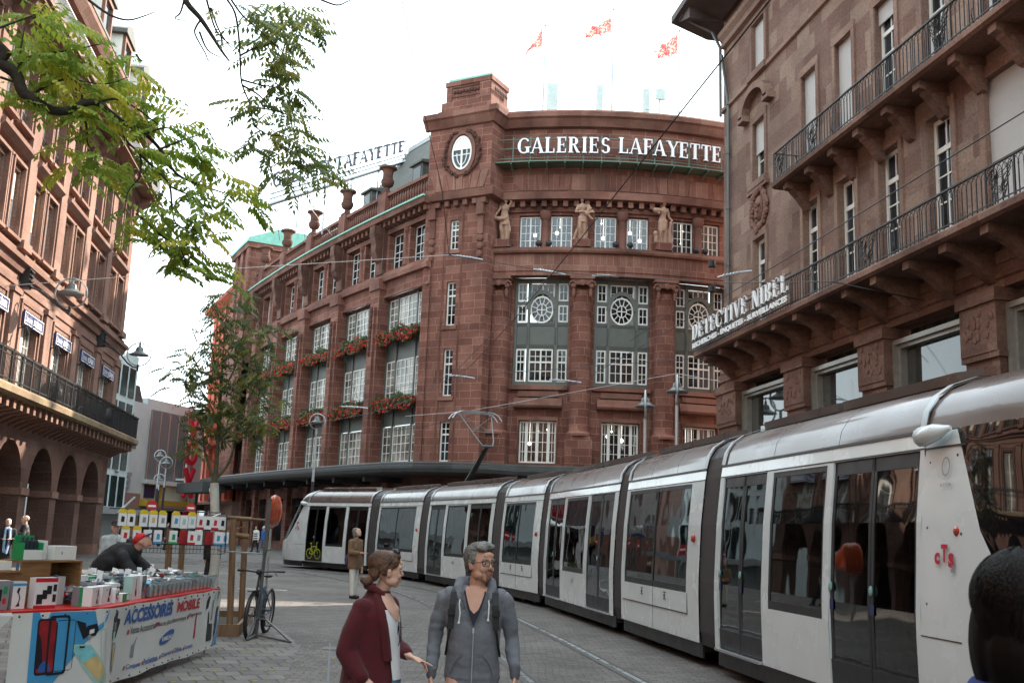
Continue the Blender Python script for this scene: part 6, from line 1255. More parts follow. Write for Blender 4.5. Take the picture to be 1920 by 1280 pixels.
mainA = [Vector((-5.7, 7.8, 5.0)), at(-60, 80, DA), at(0, 118, DA), at(30, 140, DA), at(42, 172, DA), at(62, 186, DA), at(100, 208, DA), at(140, 204, DA), at(155, 194, DA), at(182, 193, DA), at(205, 210, DA+.1), at(235, 232, DA+.2), at(270, 250, DA+.2), at(300, 280, DA+.3), at(330, 325, DA+.3), at(370, 345, DA+.4), at(420, 362, DA+.4)]
m = MB(); limb(m, smooth3(mainA), .058, .006, 8); m.build('limb', M['bark'], big, smooth=60)
subs = [[(28, 138), (45, 112), (75, 103), (120, 96), (165, 88), (200, 80)], [(58, 180), (90, 160), (125, 149), (165, 155), (205, 157), (240, 145)], [(155, 194), (152, 170), (140, 150)], [(150, 200), (162, 235), (165, 270), (180, 290)], [(182, 193), (215, 186), (250, 200), (285, 225), (300, 236)], [(225, 228), (238, 265), (262, 290), (262, 330), (240, 360), (232, 400)], [(262, 290), (300, 325), (318, 350), (322, 380), (330, 420), (360, 430), (400, 445)], [(270, 252), (310, 240), (345, 250)], [(300, 280), (345, 262), (380, 252)], [(255, 400), (300, 440), (340, 470), (350, 510)], [(35, 120), (40, 85), (46, 50)], [(0, 145), (28, 155), (50, 165)], [(165, 0), (205, 28), (240, 38), (272, 30), (292, 22)], [(255, 102), (262, 112), (270, 116)], [(300, 325), (320, 350), (360, 370), (395, 410)], [(-20, 60), (20, 45), (60, 30), (90, 15)]]
for s_ in subs: m = MB(); limb(m, px3(s_, DA+.1), .013, .004, 5); m.build('branch', M['bark'], big)
mainB = [Vector((-5.7, 7.8, 5.3)), at(-20, -260, 9.4), at(200, -200, 9.8), at(330, -40, DB)]+[at(x, y, DB) for x, y in ((350, 5), (375, 34), (398, 68), (415, 95), (430, 115))]
m = MB(); limb(m, smooth3(mainB), .05, .008, 7); m.build('limb', M['bark'], big, smooth=60)
for s_ in ([(400, -30), (436, 15), (446, 55), (450, 105), (453, 155), (468, 195), (476, 232), (500, 252), (540, 258), (560, 290), (570, 340), (578, 360)], [(377, 37), (368, 50), (366, 65), (385, 100), (392, 115), (410, 112)], [(374, 60), (390, 95), (420, 110)], [(345, 3), (338, 25), (328, 35), (352, 40)], [(385, -10), (400, 45), (415, 70), (450, 95)], [(430, -5), (455, 30), (490, 60), (520, 90), (550, 120)], [(450, 105), (480, 90), (520, 80)], [(453, 150), (490, 160), (530, 165)], [(453, 160), (480, 175), (510, 200), (545, 220)], [(470, 200), (500, 205), (540, 215)], [(590, -5), (630, 10), (652, 3), (670, -5)], [(395, 15), (412, 60), (440, 98)]): m = MB(); limb(m, px3(s_, DB), .012, .0035, 5); m.build('branch', M['bark'], big)
random.seed(12); fo = MB()
def scatter(m, cx, cy, rx, ry, n, D, ln=(.24, .4), spread=.5, lw=.042, ll=.1, nn=(5, 8), dx=.35):
 for _ in range(n):
  while True:
   u, v = random.uniform(-1, 1), random.uniform(-1, 1)
   if u*u+v*v < 1: break
  p = at(cx+u*rx, cy+v*ry, D+random.uniform(-spread, spread)); d = Vector((dx+random.uniform(-.9, .9), random.uniform(-.7, .7), random.uniform(-.5, .25)))
  compound(m, p, d, random.uniform(*ln), random.randint(*nn), lw, ll)
for a in ((30, 30, 60, 40, 18), (95, 60, 75, 50, 34), (60, 110, 70, 45, 30), (150, 115, 75, 55, 44), (210, 125, 55, 50, 28), (15, 170, 40, 40, 12), (100, 175, 60, 30, 20), (190, 200, 90, 50, 46), (150, 255, 60, 45, 24), (195, 300, 60, 35, 24), (260, 230, 50, 60, 26), (320, 235, 60, 35, 24), (345, 290, 50, 30, 22), (300, 320, 50, 35, 22), (395, 345, 60, 28, 24), (430, 380, 45, 24, 14), (330, 375, 60, 35, 26), (300, 430, 50, 40, 22), (375, 440, 45, 35, 20), (325, 485, 55, 32, 22), (400, 500, 30, 25, 9), (228, 390, 20, 45, 10)): scatter(fo, *a[:4], int(a[4]*.62), DA+.35, spread=.45, lw=.046, ll=.1)
fo.build('foliage', M['leafsun'], big)
random.seed(21); fo = MB()
for a in ((520, 20, 60, 28, 20), (560, 45, 45, 35, 18), (505, 70, 45, 32, 16), (540, 95, 45, 30, 14), (500, 135, 40, 25, 10), (520, 170, 45, 22, 9), (480, 178, 30, 20, 8), (540, 200, 40, 20, 9), (515, 225, 40, 20, 9), (490, 262, 30, 30, 9), (545, 262, 40, 30, 12), (580, 290, 40, 28, 12), (550, 320, 25, 35, 9), (600, 320, 22, 22, 6), (510, 300, 22, 28, 6), (428, 12, 35, 12, 4), (405, 55, 20, 12, 2), (450, 280, 14, 8, 1)): scatter(fo, *a[:4], int(a[4]*.9), DB+.2, dx=.2)
fo.build('foliage', M['leafolive'], big)
TX = at(398, 1100, 18.8); yt = thing('young_tree', 'slender young street tree with whitewashed trunk and sparse dark foliage behind the stall', 'tree', (TX.x, TX.y, 0), w=True)
fk = at(402, 905, 18.8); m = MB(); limb(m, [(TX.x, TX.y, 0), (TX.x+.01, TX.y, 1.2), tuple(fk)], .085, .075, 12); m.build('trunk', M['lime'], yt, smooth=60)
DT = 18.8
for s_, r in (([(402, 905), (405, 880), (410, 800), (415, 720), (420, 640), (428, 560)], .05), ([(402, 900), (430, 865), (450, 800), (480, 760), (490, 700)], .03), ([(400, 898), (385, 850), (378, 800), (360, 760), (345, 720)], .028), ([(408, 830), (440, 790), (470, 740), (500, 700), (515, 660)], .02), ([(410, 800), (395, 760), (370, 720), (355, 690)], .018), ([(414, 740), (440, 690), (455, 630), (460, 590)], .018), ([(416, 720), (400, 670), (395, 620), (400, 570)], .018), ([(418, 670), (440, 630), (448, 560)], .014), ([(440, 800), (490, 790), (520, 770)], .014), ([(385, 840), (350, 810), (330, 780)], .012), ([(405, 870), (380, 845), (360, 838)], .01)):
 m = MB(); limb(m, px3(s_, DT), r, .005, 7); m.build('branch', M['youngbark'], yt)
random.seed(33); fo = MB()
for a in ((430, 570, 40, 35, 34), (410, 620, 50, 40, 42), (460, 620, 40, 40, 34), (380, 670, 50, 35, 36), (440, 680, 55, 45, 54), (490, 670, 40, 40, 26), (350, 715, 42, 28, 26), (400, 730, 60, 40, 54), (470, 740, 50, 45, 48), (510, 760, 25, 35, 14), (375, 790, 45, 35, 38), (440, 800, 45, 35, 36), (480, 810, 30, 28, 18), (360, 830, 28, 20, 16), (330, 690, 22, 16, 9), (415, 780, 40, 30, 26), (515, 625, 20, 22, 10)): scatter(fo, *a, DT, ln=(.22, .36), spread=.75, lw=.04, ll=.1, nn=(5, 7), dx=0)
fo.build('foliage', M['leafyoung'], yt)
# ================================================================ figures: limbs and clothes grown as one skin each
class Blob:
 def __init__(s): s.bm = bmesh.new()
 def ell(s, c, r, rot=None, seg=14):
  r = (r, r, r) if isinstance(r, (int, float)) else r
  mt = Matrix.Translation(Vector(c))@((rot or Matrix.Identity(3)).to_4x4())@Matrix.Diagonal((*r, 1)); bmesh.ops.create_uvsphere(s.bm, u_segments=seg, v_segments=seg-4, radius=1, matrix=mt); return s
 def cap(s, p, q, r0, r1, fx=1., fy=1., n=None, axis=None):
  """tapered limb from p to q; fx/fy squash the section (fx along axis)"""
  p, q = Vector(p), Vector(q); d = q-p; L_ = d.length
  if L_ < 1e-6: return s.ell(p, r0)
  d.normalize(); a = (Vector(axis) if axis else d.orthogonal()); a = a-d*a.dot(d); a.normalize(); b = d.cross(a); rings = []; N_ = 14
  st = [(-.99, 0), (-.8, .45), (-.45, .8), (0, 1)]
  prof_ = [(-r0*.99, .12*r0), (-r0*.75, r0*.66), (-r0*.4, r0*.92), (0, r0)]+[(L_*t, r0+(r1-r0)*t) for t in (.25, .5, .75)]+[(L_, r1), (L_+r1*.4, r1*.92), (L_+r1*.75, r1*.66), (L_+r1*.99, r1*.12)]
  for h, r in prof_: rings.append([s.bm.verts.new(p+d*h+(a*cos(2*PI*k/N_)*fx+b*sin(2*PI*k/N_)*fy)*r) for k in range(N_)])
  for i in range(len(rings)-1):
   for k in range(N_): s.bm.faces.new((rings[i][k], rings[i][(k+1) % N_], rings[i+1][(k+1) % N_], rings[i+1][k]))
  s.bm.faces.new(list(reversed(rings[0]))); s.bm.faces.new(rings[-1]); return s
 def chain(s, P_, R_l, fx=1., fy=1., axis=None):
  for i in range(len(P_)-1): s.cap(P_[i], P_[i+1], R_l[i], R_l[i+1], fx, fy, axis=axis)
  return s
 def loft(s, secs, N_=20):
  """closed tube of elliptical sections (centre, rx, ry) stacked upward; rot about z optional"""
  rings = []
  for sec in secs:
   c, rx, ry = sec[:3]; rz = sec[3] if len(sec) > 3 else 0; sq = 2.4
   v = []
   for k in range(N_):
    t = 2*PI*k/N_; x = rx*math.copysign(abs(cos(t))**(2/sq), cos(t)); y = ry*math.copysign(abs(sin(t))**(2/sq), sin(t)); v.append(s.bm.verts.new(Vector(c)+Vector((x*cos(rz)-y*sin(rz), x*sin(rz)+y*cos(rz), 0))))
   rings.append(v)
  for i in range(len(rings)-1):
   for k in range(N_): s.bm.faces.new((rings[i][k], rings[i][(k+1) % N_], rings[i+1][(k+1) % N_], rings[i+1][k]))
  s.bm.faces.new(list(reversed(rings[0]))); s.bm.faces.new(rings[-1]); return s
 def done(s, name, m, parent, vox=.012, sm=4, disp=None, raw=False):
  bmesh.ops.recalc_face_normals(s.bm, faces=s.bm.faces); me = bpy.data.meshes.new(name); s.bm.to_mesh(me); s.bm.free()
  if not raw:
   o = bpy.data.objects.new('t', me); COL.objects.link(o); r = o.modifiers.new('r', 'REMESH'); r.mode = 'VOXEL'; r.voxel_size = vox; r.use_smooth_shade = True
   k = o.modifiers.new('s', 'SMOOTH'); k.factor = .5; k.iterations = sm
   dg = bpy.context.evaluated_depsgraph_get(); dg.update(); me2 = bpy.data.meshes.new_from_object(o.evaluated_get(dg)); bpy.data.objects.remove(o); me = me2; me.name = name
   if disp:
    me.update(); N_ = [v.normal.copy() for v in me.vertices]
    for v, n_ in zip(me.vertices, N_): v.co += n_*disp(v.co, n_)
  me.polygons.foreach_set('use_smooth', [True]*len(me.polygons)); return link(name, me, M[m] if isinstance(m, str) else m, parent)
def folds(amp, fx=9., fz=5.): return lambda p, n: amp*(mnoise.noise(Vector((p.x*fx, p.y*fx, p.z*fz)))+.6*mnoise.noise(Vector((p.x*fx*2.3, p.y*fx*2.3, p.z*fz*2.1+7))))
M['skin'] = mat('skin', (.52, .29, .21), .5, var=.08, vs=14); M['skin2'] = mat('tanned_skin', (.4, .2, .14), .5, var=.1, vs=14)
M['wine'] = mat('wine_red_wool', (.07, .003, .008), .95, var=.2, vs=40, bump=.35, bs=160, sheen=.1); M['whitetop'] = mat('white_cotton', (.68, .68, .7), .85, var=.05, bump=.2, bs=40); M['jean'] = mat('blue_denim', (.1, .17, .26), .85, var=.2, vs=20); M['darkjean'] = mat('charcoal_denim', (.035, .042, .05), .85, var=.2, vs=20)
def heather():
 m = mat('grey_marl_jersey', (.155, .165, .19), .95, var=.16, vs=120, bump=.4, bs=200); return m
M['hoodie'] = heather(); M['rib'] = mat('grey_ribbed_cuff', (.12, .13, .15), .95, var=.2, vs=90, bump=.6, bs=160); M['navy'] = mat('navy_cotton', (.02, .022, .04), .9, var=.1); M['strap'] = mat('black_webbing', (.008, .008, .01), .7, var=.2)
M['greyhair'] = mat('grey_hair', (.17, .165, .155), .6, var=.5, vs=26, bump=.9, bs=70); M['brownhair'] = mat('auburn_hair', (.1, .045, .022), .5, var=.4, vs=18, bump=.8, bs=60); M['blackhair'] = mat('dark_hair', (.003, .0016, .0012), .6, var=.6, vs=14, spec=.15)
M['eye'] = mat('eye_white', (.55, .53, .5), .3, var=0); M['iris'] = mat('dark_iris', (.03, .02, .015), .2, var=0); M['lips'] = mat('lips', (.36, .15, .115), .45, var=0); M['stubble'] = mat('stubble', (.16, .085, .06), .85, var=.3, vs=60); M['lace'] = mat('white_cord', (.7, .7, .68), .8, var=.05); M['specs'] = mat('dark_spectacle_frame', (.01, .015, .025), .25, var=0); M['lens'] = clearglass('spectacle_lens', tint=(.92, .94, .95), wav=0)
M['tan'] = mat('brown_jacket_cloth', (.17, .1, .055), .9, var=.15, vs=12); M['cream'] = mat('cream_trousers', (.62, .6, .54), .85, var=.08); M['blackcloth'] = mat('black_cloth', (.01, .01, .012), .85, var=.3, vs=8); M['redcap'] = mat('red_cap_cloth', (.5, .01, .015), .8, var=.08); M['lightblue'] = mat('light_blue_scarf', (.3, .42, .6), .85, var=.1); M['puffer'] = mat('black_puffer_jacket', (.03, .028, .03), .55, var=.2, vs=8); M['bluecoat'] = mat('bright_blue_jacket', (.03, .12, .4), .8); M['purple'] = mat('purple_bag', (.06, .03, .12), .7); M['paleskin'] = mat('sunlit_skin', (.6, .36, .27), .5, var=.06); M['palegrey'] = mat('pale_grey_shirt', (.42, .45, .47), .9)  # paleskin is an even, paler skin colour
def Rz(a): return Matrix.Rotation(a, 3, 'Z')
def Rx(a): return Matrix.Rotation(a, 3, 'X')
def Ry(a): return Matrix.Rotation(a, 3, 'Y')
def hand(B, w, d, up, side, s=1., curl=.5, spread=.12, point=None):
 """hand of five fingers grown onto the wrist: w wrist point, d direction of the palm, up = back of hand, side = thumb side"""
 w, d, up, side = Vector(w), Vector(d).normalized(), Vector(up).normalized(), Vector(side).normalized(); k = .185*s
 pc = w+d*k*.27; kn = w+d*k*.5
 B.cap(w-d*.02, kn-d*.012, .027*s, .036*s, fx=1.12, fy=.48, axis=side); B.ell(kn-d*.01, (.012*s,)*3)
 for i, (off_, ln_, r) in enumerate(((.030, .42, .0088), (.010, .47, .0090), (-.011, .43, .0086), (-.030, .34, .0078))):
  c = curl if not (point is not None and i == point) else .06
  a = kn+side*off_*s; dd = (d+side*(spread*(1.5-i)*.5)).normalized(); L1, L2, L3 = ln_*k*.46, ln_*k*.32, ln_*k*.24; cur = a
  for j, (L_, rr) in enumerate(((L1, r), (L2, r*.93), (L3, r*.85))):
   ang = c*(.5+.75*j); nd = (dd*cos(ang)-up*sin(ang)).normalized(); nx = cur+nd*L_*1.25; B.cap(cur, nx, rr*s, rr*.92*s); cur = nx
 t0 = w+d*k*.14+side*.024*s; t1 = t0+(d*.55+side*.75-up*.25).normalized()*k*.22; t2 = t1+(d*.95+side*.15-up*.35).normalized()*k*.2
 B.cap(t0, t1, .0125*s, .0105*s); B.cap(t1, t2, .0105*s, .0085*s)
def head(root, c, yaw, pitch, S, skin, male=True, tilt=0.):
 """face at yaw (0 looks along -y of the figure): returns transform for hair etc."""
 Rm = Rz(yaw)@Rx(pitch)@Ry(tilt); c = Vector(c); T = lambda x, y, z: c+Rm@(Vector((x, y, z))*S)
 B = Blob(); e = lambda p, r: B.ell(T(*p), tuple(v*S for v in r), Rm)
 e((0, .018, .045), (.074, .094, .088)); e((0, -.022, .0), (.064, .076, .09)); e((0, -.03, -.045), (.052 if male else .047, .062, .05)); e((0, -.062, -.082), (.027 if male else .022, .026, .02))
 for sg in (-1, 1):
  e((sg*.032, -.07, -.022), (.022, .022, .02)); e((sg*.03, -.083, .036), (.028, .014, .010)); e((sg*.045, -.025, -.055), (.02, .045, .03)); 
  e((sg*.074, .006, .0), (.010, .02, .032)); e((sg*.078, .012, .012), (.009, .014, .014))
 e((0, -.092, .034), (.018, .012, .012)); B.cap(T(0, -.09, .026), T(0, -.108, -.012), .0095*S, .0125*S); e((0, -.106, -.016), (.0135, .012, .010)); [e((sg*.011, -.098, -.018), (.008, .009, .007)) for sg in (-1, 1)]
 e((0, -.088, -.042), (.024, .012, .009)); e((0, -.086, -.052), (.021, .011, .008)); e((0, -.088, .066), (.045, .012, .022))
 return B, T, Rm
def face_parts(root, T, Rm, S, stub=False, lips='lips', brow='greyhair'):
 for sg in (-1, 1):
  b = Blob(); b.ell(T(sg*.031, -.0865, .014), (.0125*S, .0075*S, .0068*S), Rm, 12); b.done('eye', 'eye', root, raw=True)
  b = Blob(); b.ell(T(sg*.031, -.0928, .0145), (.0052*S, .003*S, .0055*S), Rm, 10); b.done('iris', 'iris', root, raw=True)
  b = Blob(); b.cap(T(sg*.014, -.101, .038), T(sg*.05, -.089, .041), .0042*S, .003*S); b.done('eyebrow', brow, root, raw=True)
 b = Blob(); b.cap(T(-.02, -.094, -.044), T(0, -.1005, -.043), .004*S, .0052*S); b.cap(T(0, -.1005, -.043), T(.02, -.094, -.044), .0052*S, .004*S); b.cap(T(-.015, -.092, -.054), T(.015, -.092, -.054), .0055*S, .0055*S); b.done('lips', lips, root, raw=True)
 if stub:
  b = Blob(); b.cap(T(-.026, -.089, -.037), T(0, -.1, -.031), .0055*S, .006*S); b.cap(T(0, -.1, -.031), T(.026, -.089, -.037), .006*S, .0055*S); b.ell(T(0, -.084, -.079), (.02*S, .013*S, .013*S), Rm); b.done('moustache', 'stubble', root, vox=.004, sm=2)
def strands(root, T, S, mt, n, gen, w=.0022, name='hair_strands'):
 m = MB(world)
 for _ in range(n):
  P_ = [Vector(T(*p)) for p in gen()]; c = Vector(T(0, .035, .05))
  for a, b_ in zip(P_, P_[1:]):
   nn = ((a+b_)/2-c).normalized(); q = (b_-a).cross(nn).normalized()*w*S; m.poly([tuple(a-q), tuple(a+q), tuple(b_+q), tuple(b_-q)])
 return m.build(name, M[mt], root)
def esurf(az, el, k=1., R=(.084, .099, .088), c=(0, .035, .062)): return (c[0]+R[0]*k*cos(el)*sin(az), c[1]+R[1]*k*cos(el)*cos(az), c[2]+R[2]*k*sin(el))
U = random.uniform
def short_hair():
 az, el = U(-2.75, 2.75), U(-.35, 1.5)
 if abs(az) > 2.0 and el < .55: el = U(.6, 1.4)
 da, de = U(.05, .3)*(1 if az > 0 else -1), -U(-.1, .25); return [esurf(az+da*j/3, el+de*j/3, 1.02+.045*sin(j*.9)) for j in range(4)]
def bun_hair():
 az, el = U(-2.5, 2.5), U(-.35, 1.45); a2, e2 = U(-.25, .25), U(-.75, -.5); return [esurf(az+(a2-az)*j/6, el+(e2-el)*j/6, 1.012+.01*sin(j*2+az*9)) for j in range(7)]
def long_hair():
 az = U(-2.6, 2.6); e0 = U(.2, 1.5); return [(lambda q: (q[0], q[1], q[2]-max(0, j-5)*.02))(esurf(az+.1*sin(j*.8+az*5), e0-(e0+1.0)*j/9, 1.2+.03*sin(j*1.1+az*7))) for j in range(10)]
def figure(name_label, loc, rz, group=None): return thing('person', name_label, 'person', loc, rz, group)
yawc = -YAW
px_ = at(894, 1040, 7.0); man = figure('grey haired man with glasses in a grey zip hoodie with backpack straps', (px_.x, px_.y, 0), -YAW)
S = 1.06
B, T, Rm = head(man, (.03, -.02, 1.615), R_(38), R_(-2), S, 'skin')
B.cap((.015, .01, 1.50), (.028, .0, 1.57), .060, .058); B.loft([((0, .01, .95), .14, .1), ((0, .01, 1.2), .15, .1), ((0, .01, 1.40), .17, .09), ((.01, .01, 1.475), .085, .07)])
shL, shR = (-.195, .02, 1.40), (.2, .02, 1.40); elL, elR = (-.265, .05, 1.12), (.262, .06, 1.13); wrL, wrR = (-.272, -.05, .885), (.292, -.06, .90)
for sh, el, wr, sg in ((shL, elL, wrL, -1), (shR, elR, wrR, 1)):
 B.chain([sh, el, wr], [.05, .04, .027]); hand(B, wr, (sg*.03, -.12, -1), (sg*1, -.3, 0), (-.1*sg, -1, -.1), s=1.02, curl=.45)
for sg in (-1, 1): B.chain([(sg*.09, 0, .92), (sg*.1, -.02+.1*sg, .5), (sg*.1, .04+.16*sg, .09)], [.09, .06, .04]); B.cap((sg*.1, .04+.16*sg, .06), (sg*.1, -.1+.16*sg, .04), .04, .035)
B.done('body', 'skin', man, vox=.0065, sm=3); face_parts(man, T, Rm, S, stub=True)
b = Blob(); e = lambda p, r: b.ell(T(*p), tuple(v*S for v in r), Rm)
e((0, .035, .066), (.081, .094, .082)); e((0, -.03, .122), (.062, .062, .034)); e((.02, -.06, .117), (.042, .04, .026)); e((-.03, -.052, .112), (.04, .036, .026)); e((0, .09, .01), (.064, .032, .07)); [e((sg*.07, .02, .04), (.014, .05, .05)) for sg in (-1, 1)]; [e((sg*.074, -.018, .03), (.007, .014, .03)) for sg in (-1, 1)]
b.done('hair', 'greyhair', man, vox=.006, sm=2, disp=folds(.006, 42, 26)); random.seed(1); strands(man, T, S, 'greyhair', 1300, short_hair)
m = MB(world)
for sg in (-1, 1):
 c = Vector((sg*.033, -.108, .012)); rg = [T(c.x+.026*math.copysign(abs(cos(t))**.6, cos(t)), c.y+.006*abs(cos(t))*(1 if cos(t)*sg > 0 else 0), c.z+.0165*math.copysign(abs(sin(t))**.6, sin(t))) for t in [2*PI*k/20 for k in range(21)]]
 m.tube(rg, .0023*S, 5, caps=False); m.tube([T(sg*.059, -.1, .02), T(sg*.074, -.06, .02), T(sg*.081, .0, .016)], .0022*S, 5)
m.tube([T(-.008, -.109, .018), T(.008, -.109, .018)], .002*S, 5); gs = m.build('glasses', M['specs'], man); m = MB(world)
for sg in (-1, 1): m.poly([T(sg*.033+.025*cos(t), -.1085, .012+.0155*sin(t)) for t in [2*PI*k/14 for k in range(14)]])
m.build('lens', M['lens'], gs)
b = Blob(); b.loft([((0, .01, .835), .185, .125), ((0, .01, .88), .19, .13), ((0, .01, .95), .185, .13), ((0, .0, 1.05), .18, .135), ((0, .0, 1.18), .185, .14), ((0, .01, 1.3), .2, .135), ((0, .015, 1.385), .195, .115), ((0, .02, 1.44), .15, .09), ((0, .03, 1.48), .095, .07)])
for sh, el, wr, sg in ((shL, elL, wrL, -1), (shR, elR, wrR, 1)):
 b.ell((sg*.165, .02, 1.4), (.075, .075, .07)); b.chain([(sg*.2, .02, 1.385), (sg*.245, .04, 1.25), el, (el[0]*.5+wr[0]*.5, el[1]*.5+wr[1]*.5, el[2]*.5+wr[2]*.5), (wr[0], wr[1]+.005, wr[2]+.05)], [.066, .058, .051, .047, .040])
def hd(p, n):
 arm = abs(p.x) > .2; f = .007*mnoise.noise(Vector((p.x*9, p.y*9, p.z*(26 if arm else 10))))+.004*mnoise.noise(Vector((p.x*20, p.y*20, p.z*30)))
 if not arm and n.y < -.2: f += -.010*math.exp(-(p.x/.006)**2)
 if .835 < p.z < .872: f -= .004
 return f
hoodie_m = M['hoodie']
ho = b.done('hoodie', 'hoodie', man, vox=.009, sm=3, disp=hd)
def front_y(x, z):
 ry = .135 if z < 1.3 else .135-(z-1.3)*.2; rx = .19; return .005-ry*max(0, 1-(abs(x)/rx)**2.4)**(1/2.4)
def vpatch(name, mt, pts, off_, par, n=10):
 """panel lying on the chest: pts = [(half width left, half width right, z)]"""
 m = MB(world)
 for (a0, b0, z0), (a1, b1, z1) in zip(pts, pts[1:]):
  for k in range(n):
   f0, f1 = k/n, (k+1)/n; P4 = []
   for f, a, b_, z in ((f0, a0, b0, z0), (f1, a0, b0, z0), (f1, a1, b1, z1), (f0, a1, b1, z1)): x = a+(b_-a)*f; P4.append((x, front_y(x, z)-off_, z))
   m.poly(P4)
 return m.build(name, M[mt], par, smooth=60)
vpatch('hood_lining', 'rib', [(-.004, .006, 1.205), (-.03, .034, 1.27), (-.06, .066, 1.34), (-.085, .09, 1.40), (-.1, .105, 1.44)], .011, man)
vpatch('t_shirt', 'navy', [(0, .002, 1.222), (-.024, .028, 1.28), (-.045, .052, 1.34), (-.06, .066, 1.40), (-.075, .08, 1.45)], .016, man)
vpatch('chest', 'skin', [(-.002, .004, 1.305), (-.026, .03, 1.33), (-.04, .046, 1.37), (-.055, .062, 1.42), (-.065, .07, 1.465)], .0205, man)
b = Blob()
for sg in (-1, 1):
 b.chain([(sg*.07, -.105, 1.33), (sg*.098, -.085, 1.40), (sg*.115, -.03, 1.455), (sg*.1, .05, 1.495), (0, .11, 1.485)], [.012, .024, .036, .045, .055]); 
b.done('hood', 'hoodie', man, vox=.008, sm=3, disp=folds(.004, 14, 14))
for sg in (-1, 1):
 m = MB(world); m.tube([(sg*.098, -.122, 1.392), (sg*.1, -.135, 1.36), (sg*.096+.004, -.143, 1.30), (sg*.098, -.143, 1.245 if sg < 0 else 1.268)], .0048, 7); m.ball((sg*.098, -.143, 1.24 if sg < 0 else 1.263), .009, 8, 6); m.build('drawstring', M['lace'], man)
m = MB(world); zz = [(x*.0+.003, front_y(0, z)-.0135+.004, z) for x, z in [(0, .84+.04*k) for k in range(10)]]; m.tube(zz, .0032, 5); m.box(-.004, .008, front_y(0, 1.21)-.018, front_y(0, 1.21)-.012, 1.175, 1.21); m.build('zip', M['galv'], man)
for sg in (-1, 1):
 m = MB(world); P_ = [(sg*x, front_y(x, z)-.003, z) for x, z in ((.07, 1.03), (.1, 1.0), (.125, .96), (.145, .9))]; m.tube(P_, .0035, 5); m.build('pocket_seam', M['rib'], man)
 wr = wrL if sg < 0 else wrR; b = Blob(); b.cap((wr[0], wr[1]+.003, wr[2]+.055), (wr[0], wr[1], wr[2]+.005), .039, .035); b.done('cuff', 'rib', man, vox=.006, sm=1)
 P_ = [(sg*.125, .07, 1.455), (sg*.135, .0, 1.468), (sg*.14, -.07, 1.44), (sg*.145, -.118, 1.36), (sg*.15, -.13, 1.28), (sg*.155, -.13, 1.2), (sg*.172, -.09, 1.1), (sg*.185, .0, 1.02)]
 m = MB(world)
 for (p, q) in zip(P_[:6], P_[1:6]):
  for dy in (0,): m.poly([(p[0]-.022, p[1]-.012, p[2]), (p[0]+.022, p[1]-.006, p[2]), (q[0]+.022, q[1]-.006, q[2]), (q[0]-.022, q[1]-.012, q[2])]); m.poly([(q[0]-.022, q[1]-.002, q[2]), (q[0]+.022, q[1]+.004, q[2]), (p[0]+.022, p[1]+.004, p[2]), (p[0]-.022, p[1]-.002, p[2])])
 m.tube([(p[0]+.0, p[1]-.008, p[2]) for p in P_[5:]], .008, 6); m.box(sg*.15-.026, sg*.15+.026, -.15, -.135, 1.29, 1.33); m.box(sg*.155-.022, sg*.155+.022, -.15, -.135, 1.2, 1.23); m.build('backpack_strap', M['strap'], man)
b = Blob(); b.loft([((0, .2, 1.0), .12, .06), ((0, .21, 1.15), .14, .09), ((0, .2, 1.36), .13, .08), ((0, .17, 1.44), .08, .05)]); b.done('backpack', 'strap', man, vox=.015, sm=2)
b = Blob(); b.loft([((0, .01, .88), .165, .115), ((0, .01, .8), .175, .12), ((0, .01, .74), .17, .115)])
for sg in (-1, 1): b.chain([(sg*.085, .0, .8), (sg*.1, -.02+.1*sg, .5), (sg*.1, .04+.16*sg, .1)], [.095, .075, .058])
b.done('jeans', 'darkjean', man, vox=.012, sm=2, disp=folds(.006, 8, 14))
for sg in (-1, 1): b = Blob(); b.cap((sg*.1, .06+.16*sg, .045), (sg*.1, -.13+.16*sg, .035), .05, .042, fy=.9); b.done('shoe', 'blackcloth', man, vox=.012, sm=1)
man.scale = (.955,)*3
pw = at(716, 1040, 6.95); wo = figure('woman with a low brown bun in a long wine red coat, gesturing', (pw.x, pw.y, 0), -YAW+R_(0))
S = .99
B, T, Rm = head(wo, (.045, -.03, 1.535), R_(112), R_(0), S, 'paleskin', male=False)
B.cap((.0, .0, 1.39), (.04, -.015, 1.475), .05, .046); B.loft([((0, 0, .9), .13, .12), ((0, 0, 1.15), .12, .11), ((0, 0, 1.3), .14, .12), ((.0, .0, 1.38), .075, .07)])
B.ell((.06, -.045, 1.27), (.08, .07, .075))
rs_, re_, rw_ = (-.09, -.13, 1.31), (-.175, -.165, 1.03), (-.045, -.23, .875)
ls_, le_, lw_ = (.06, .15, 1.31), (.1, .16, 1.06), (.225, -.03, 1.00)
B.chain([rs_, re_, rw_], [.045, .036, .025]); B.chain([ls_, le_, lw_], [.045, .036, .025])
B.cap(rw_, (-.0, -.24, .835), .026, .03, fx=1.1, fy=.5); hand(B, lw_, (.9, -.35, -.25), (.25, -.3, .9), (.2, -.9, .1), s=.92, curl=.75, point=0)
for sg in (-1, 1): B.chain([(.0, sg*.07, .9), (.02, sg*.08, .5), (.0, sg*.08, .08)], [.085, .055, .036])
B.done('body', 'paleskin', wo, vox=.0062, sm=3); face_parts(wo, T, Rm, S, brow='brownhair')
b = Blob(); e = lambda p, r: b.ell(T(*p), tuple(v*S for v in r), Rm)
e((0, .038, .058), (.083, .095, .084)); e((0, -.02, .10), (.07, .07, .045)); e((0, .09, .0), (.062, .04, .062)); [e((sg*.066, .03, .03), (.018, .05, .055)) for sg in (-1, 1)]; [e((sg*.062, -.03, .062), (.02, .035, .035)) for sg in (-1, 1)]
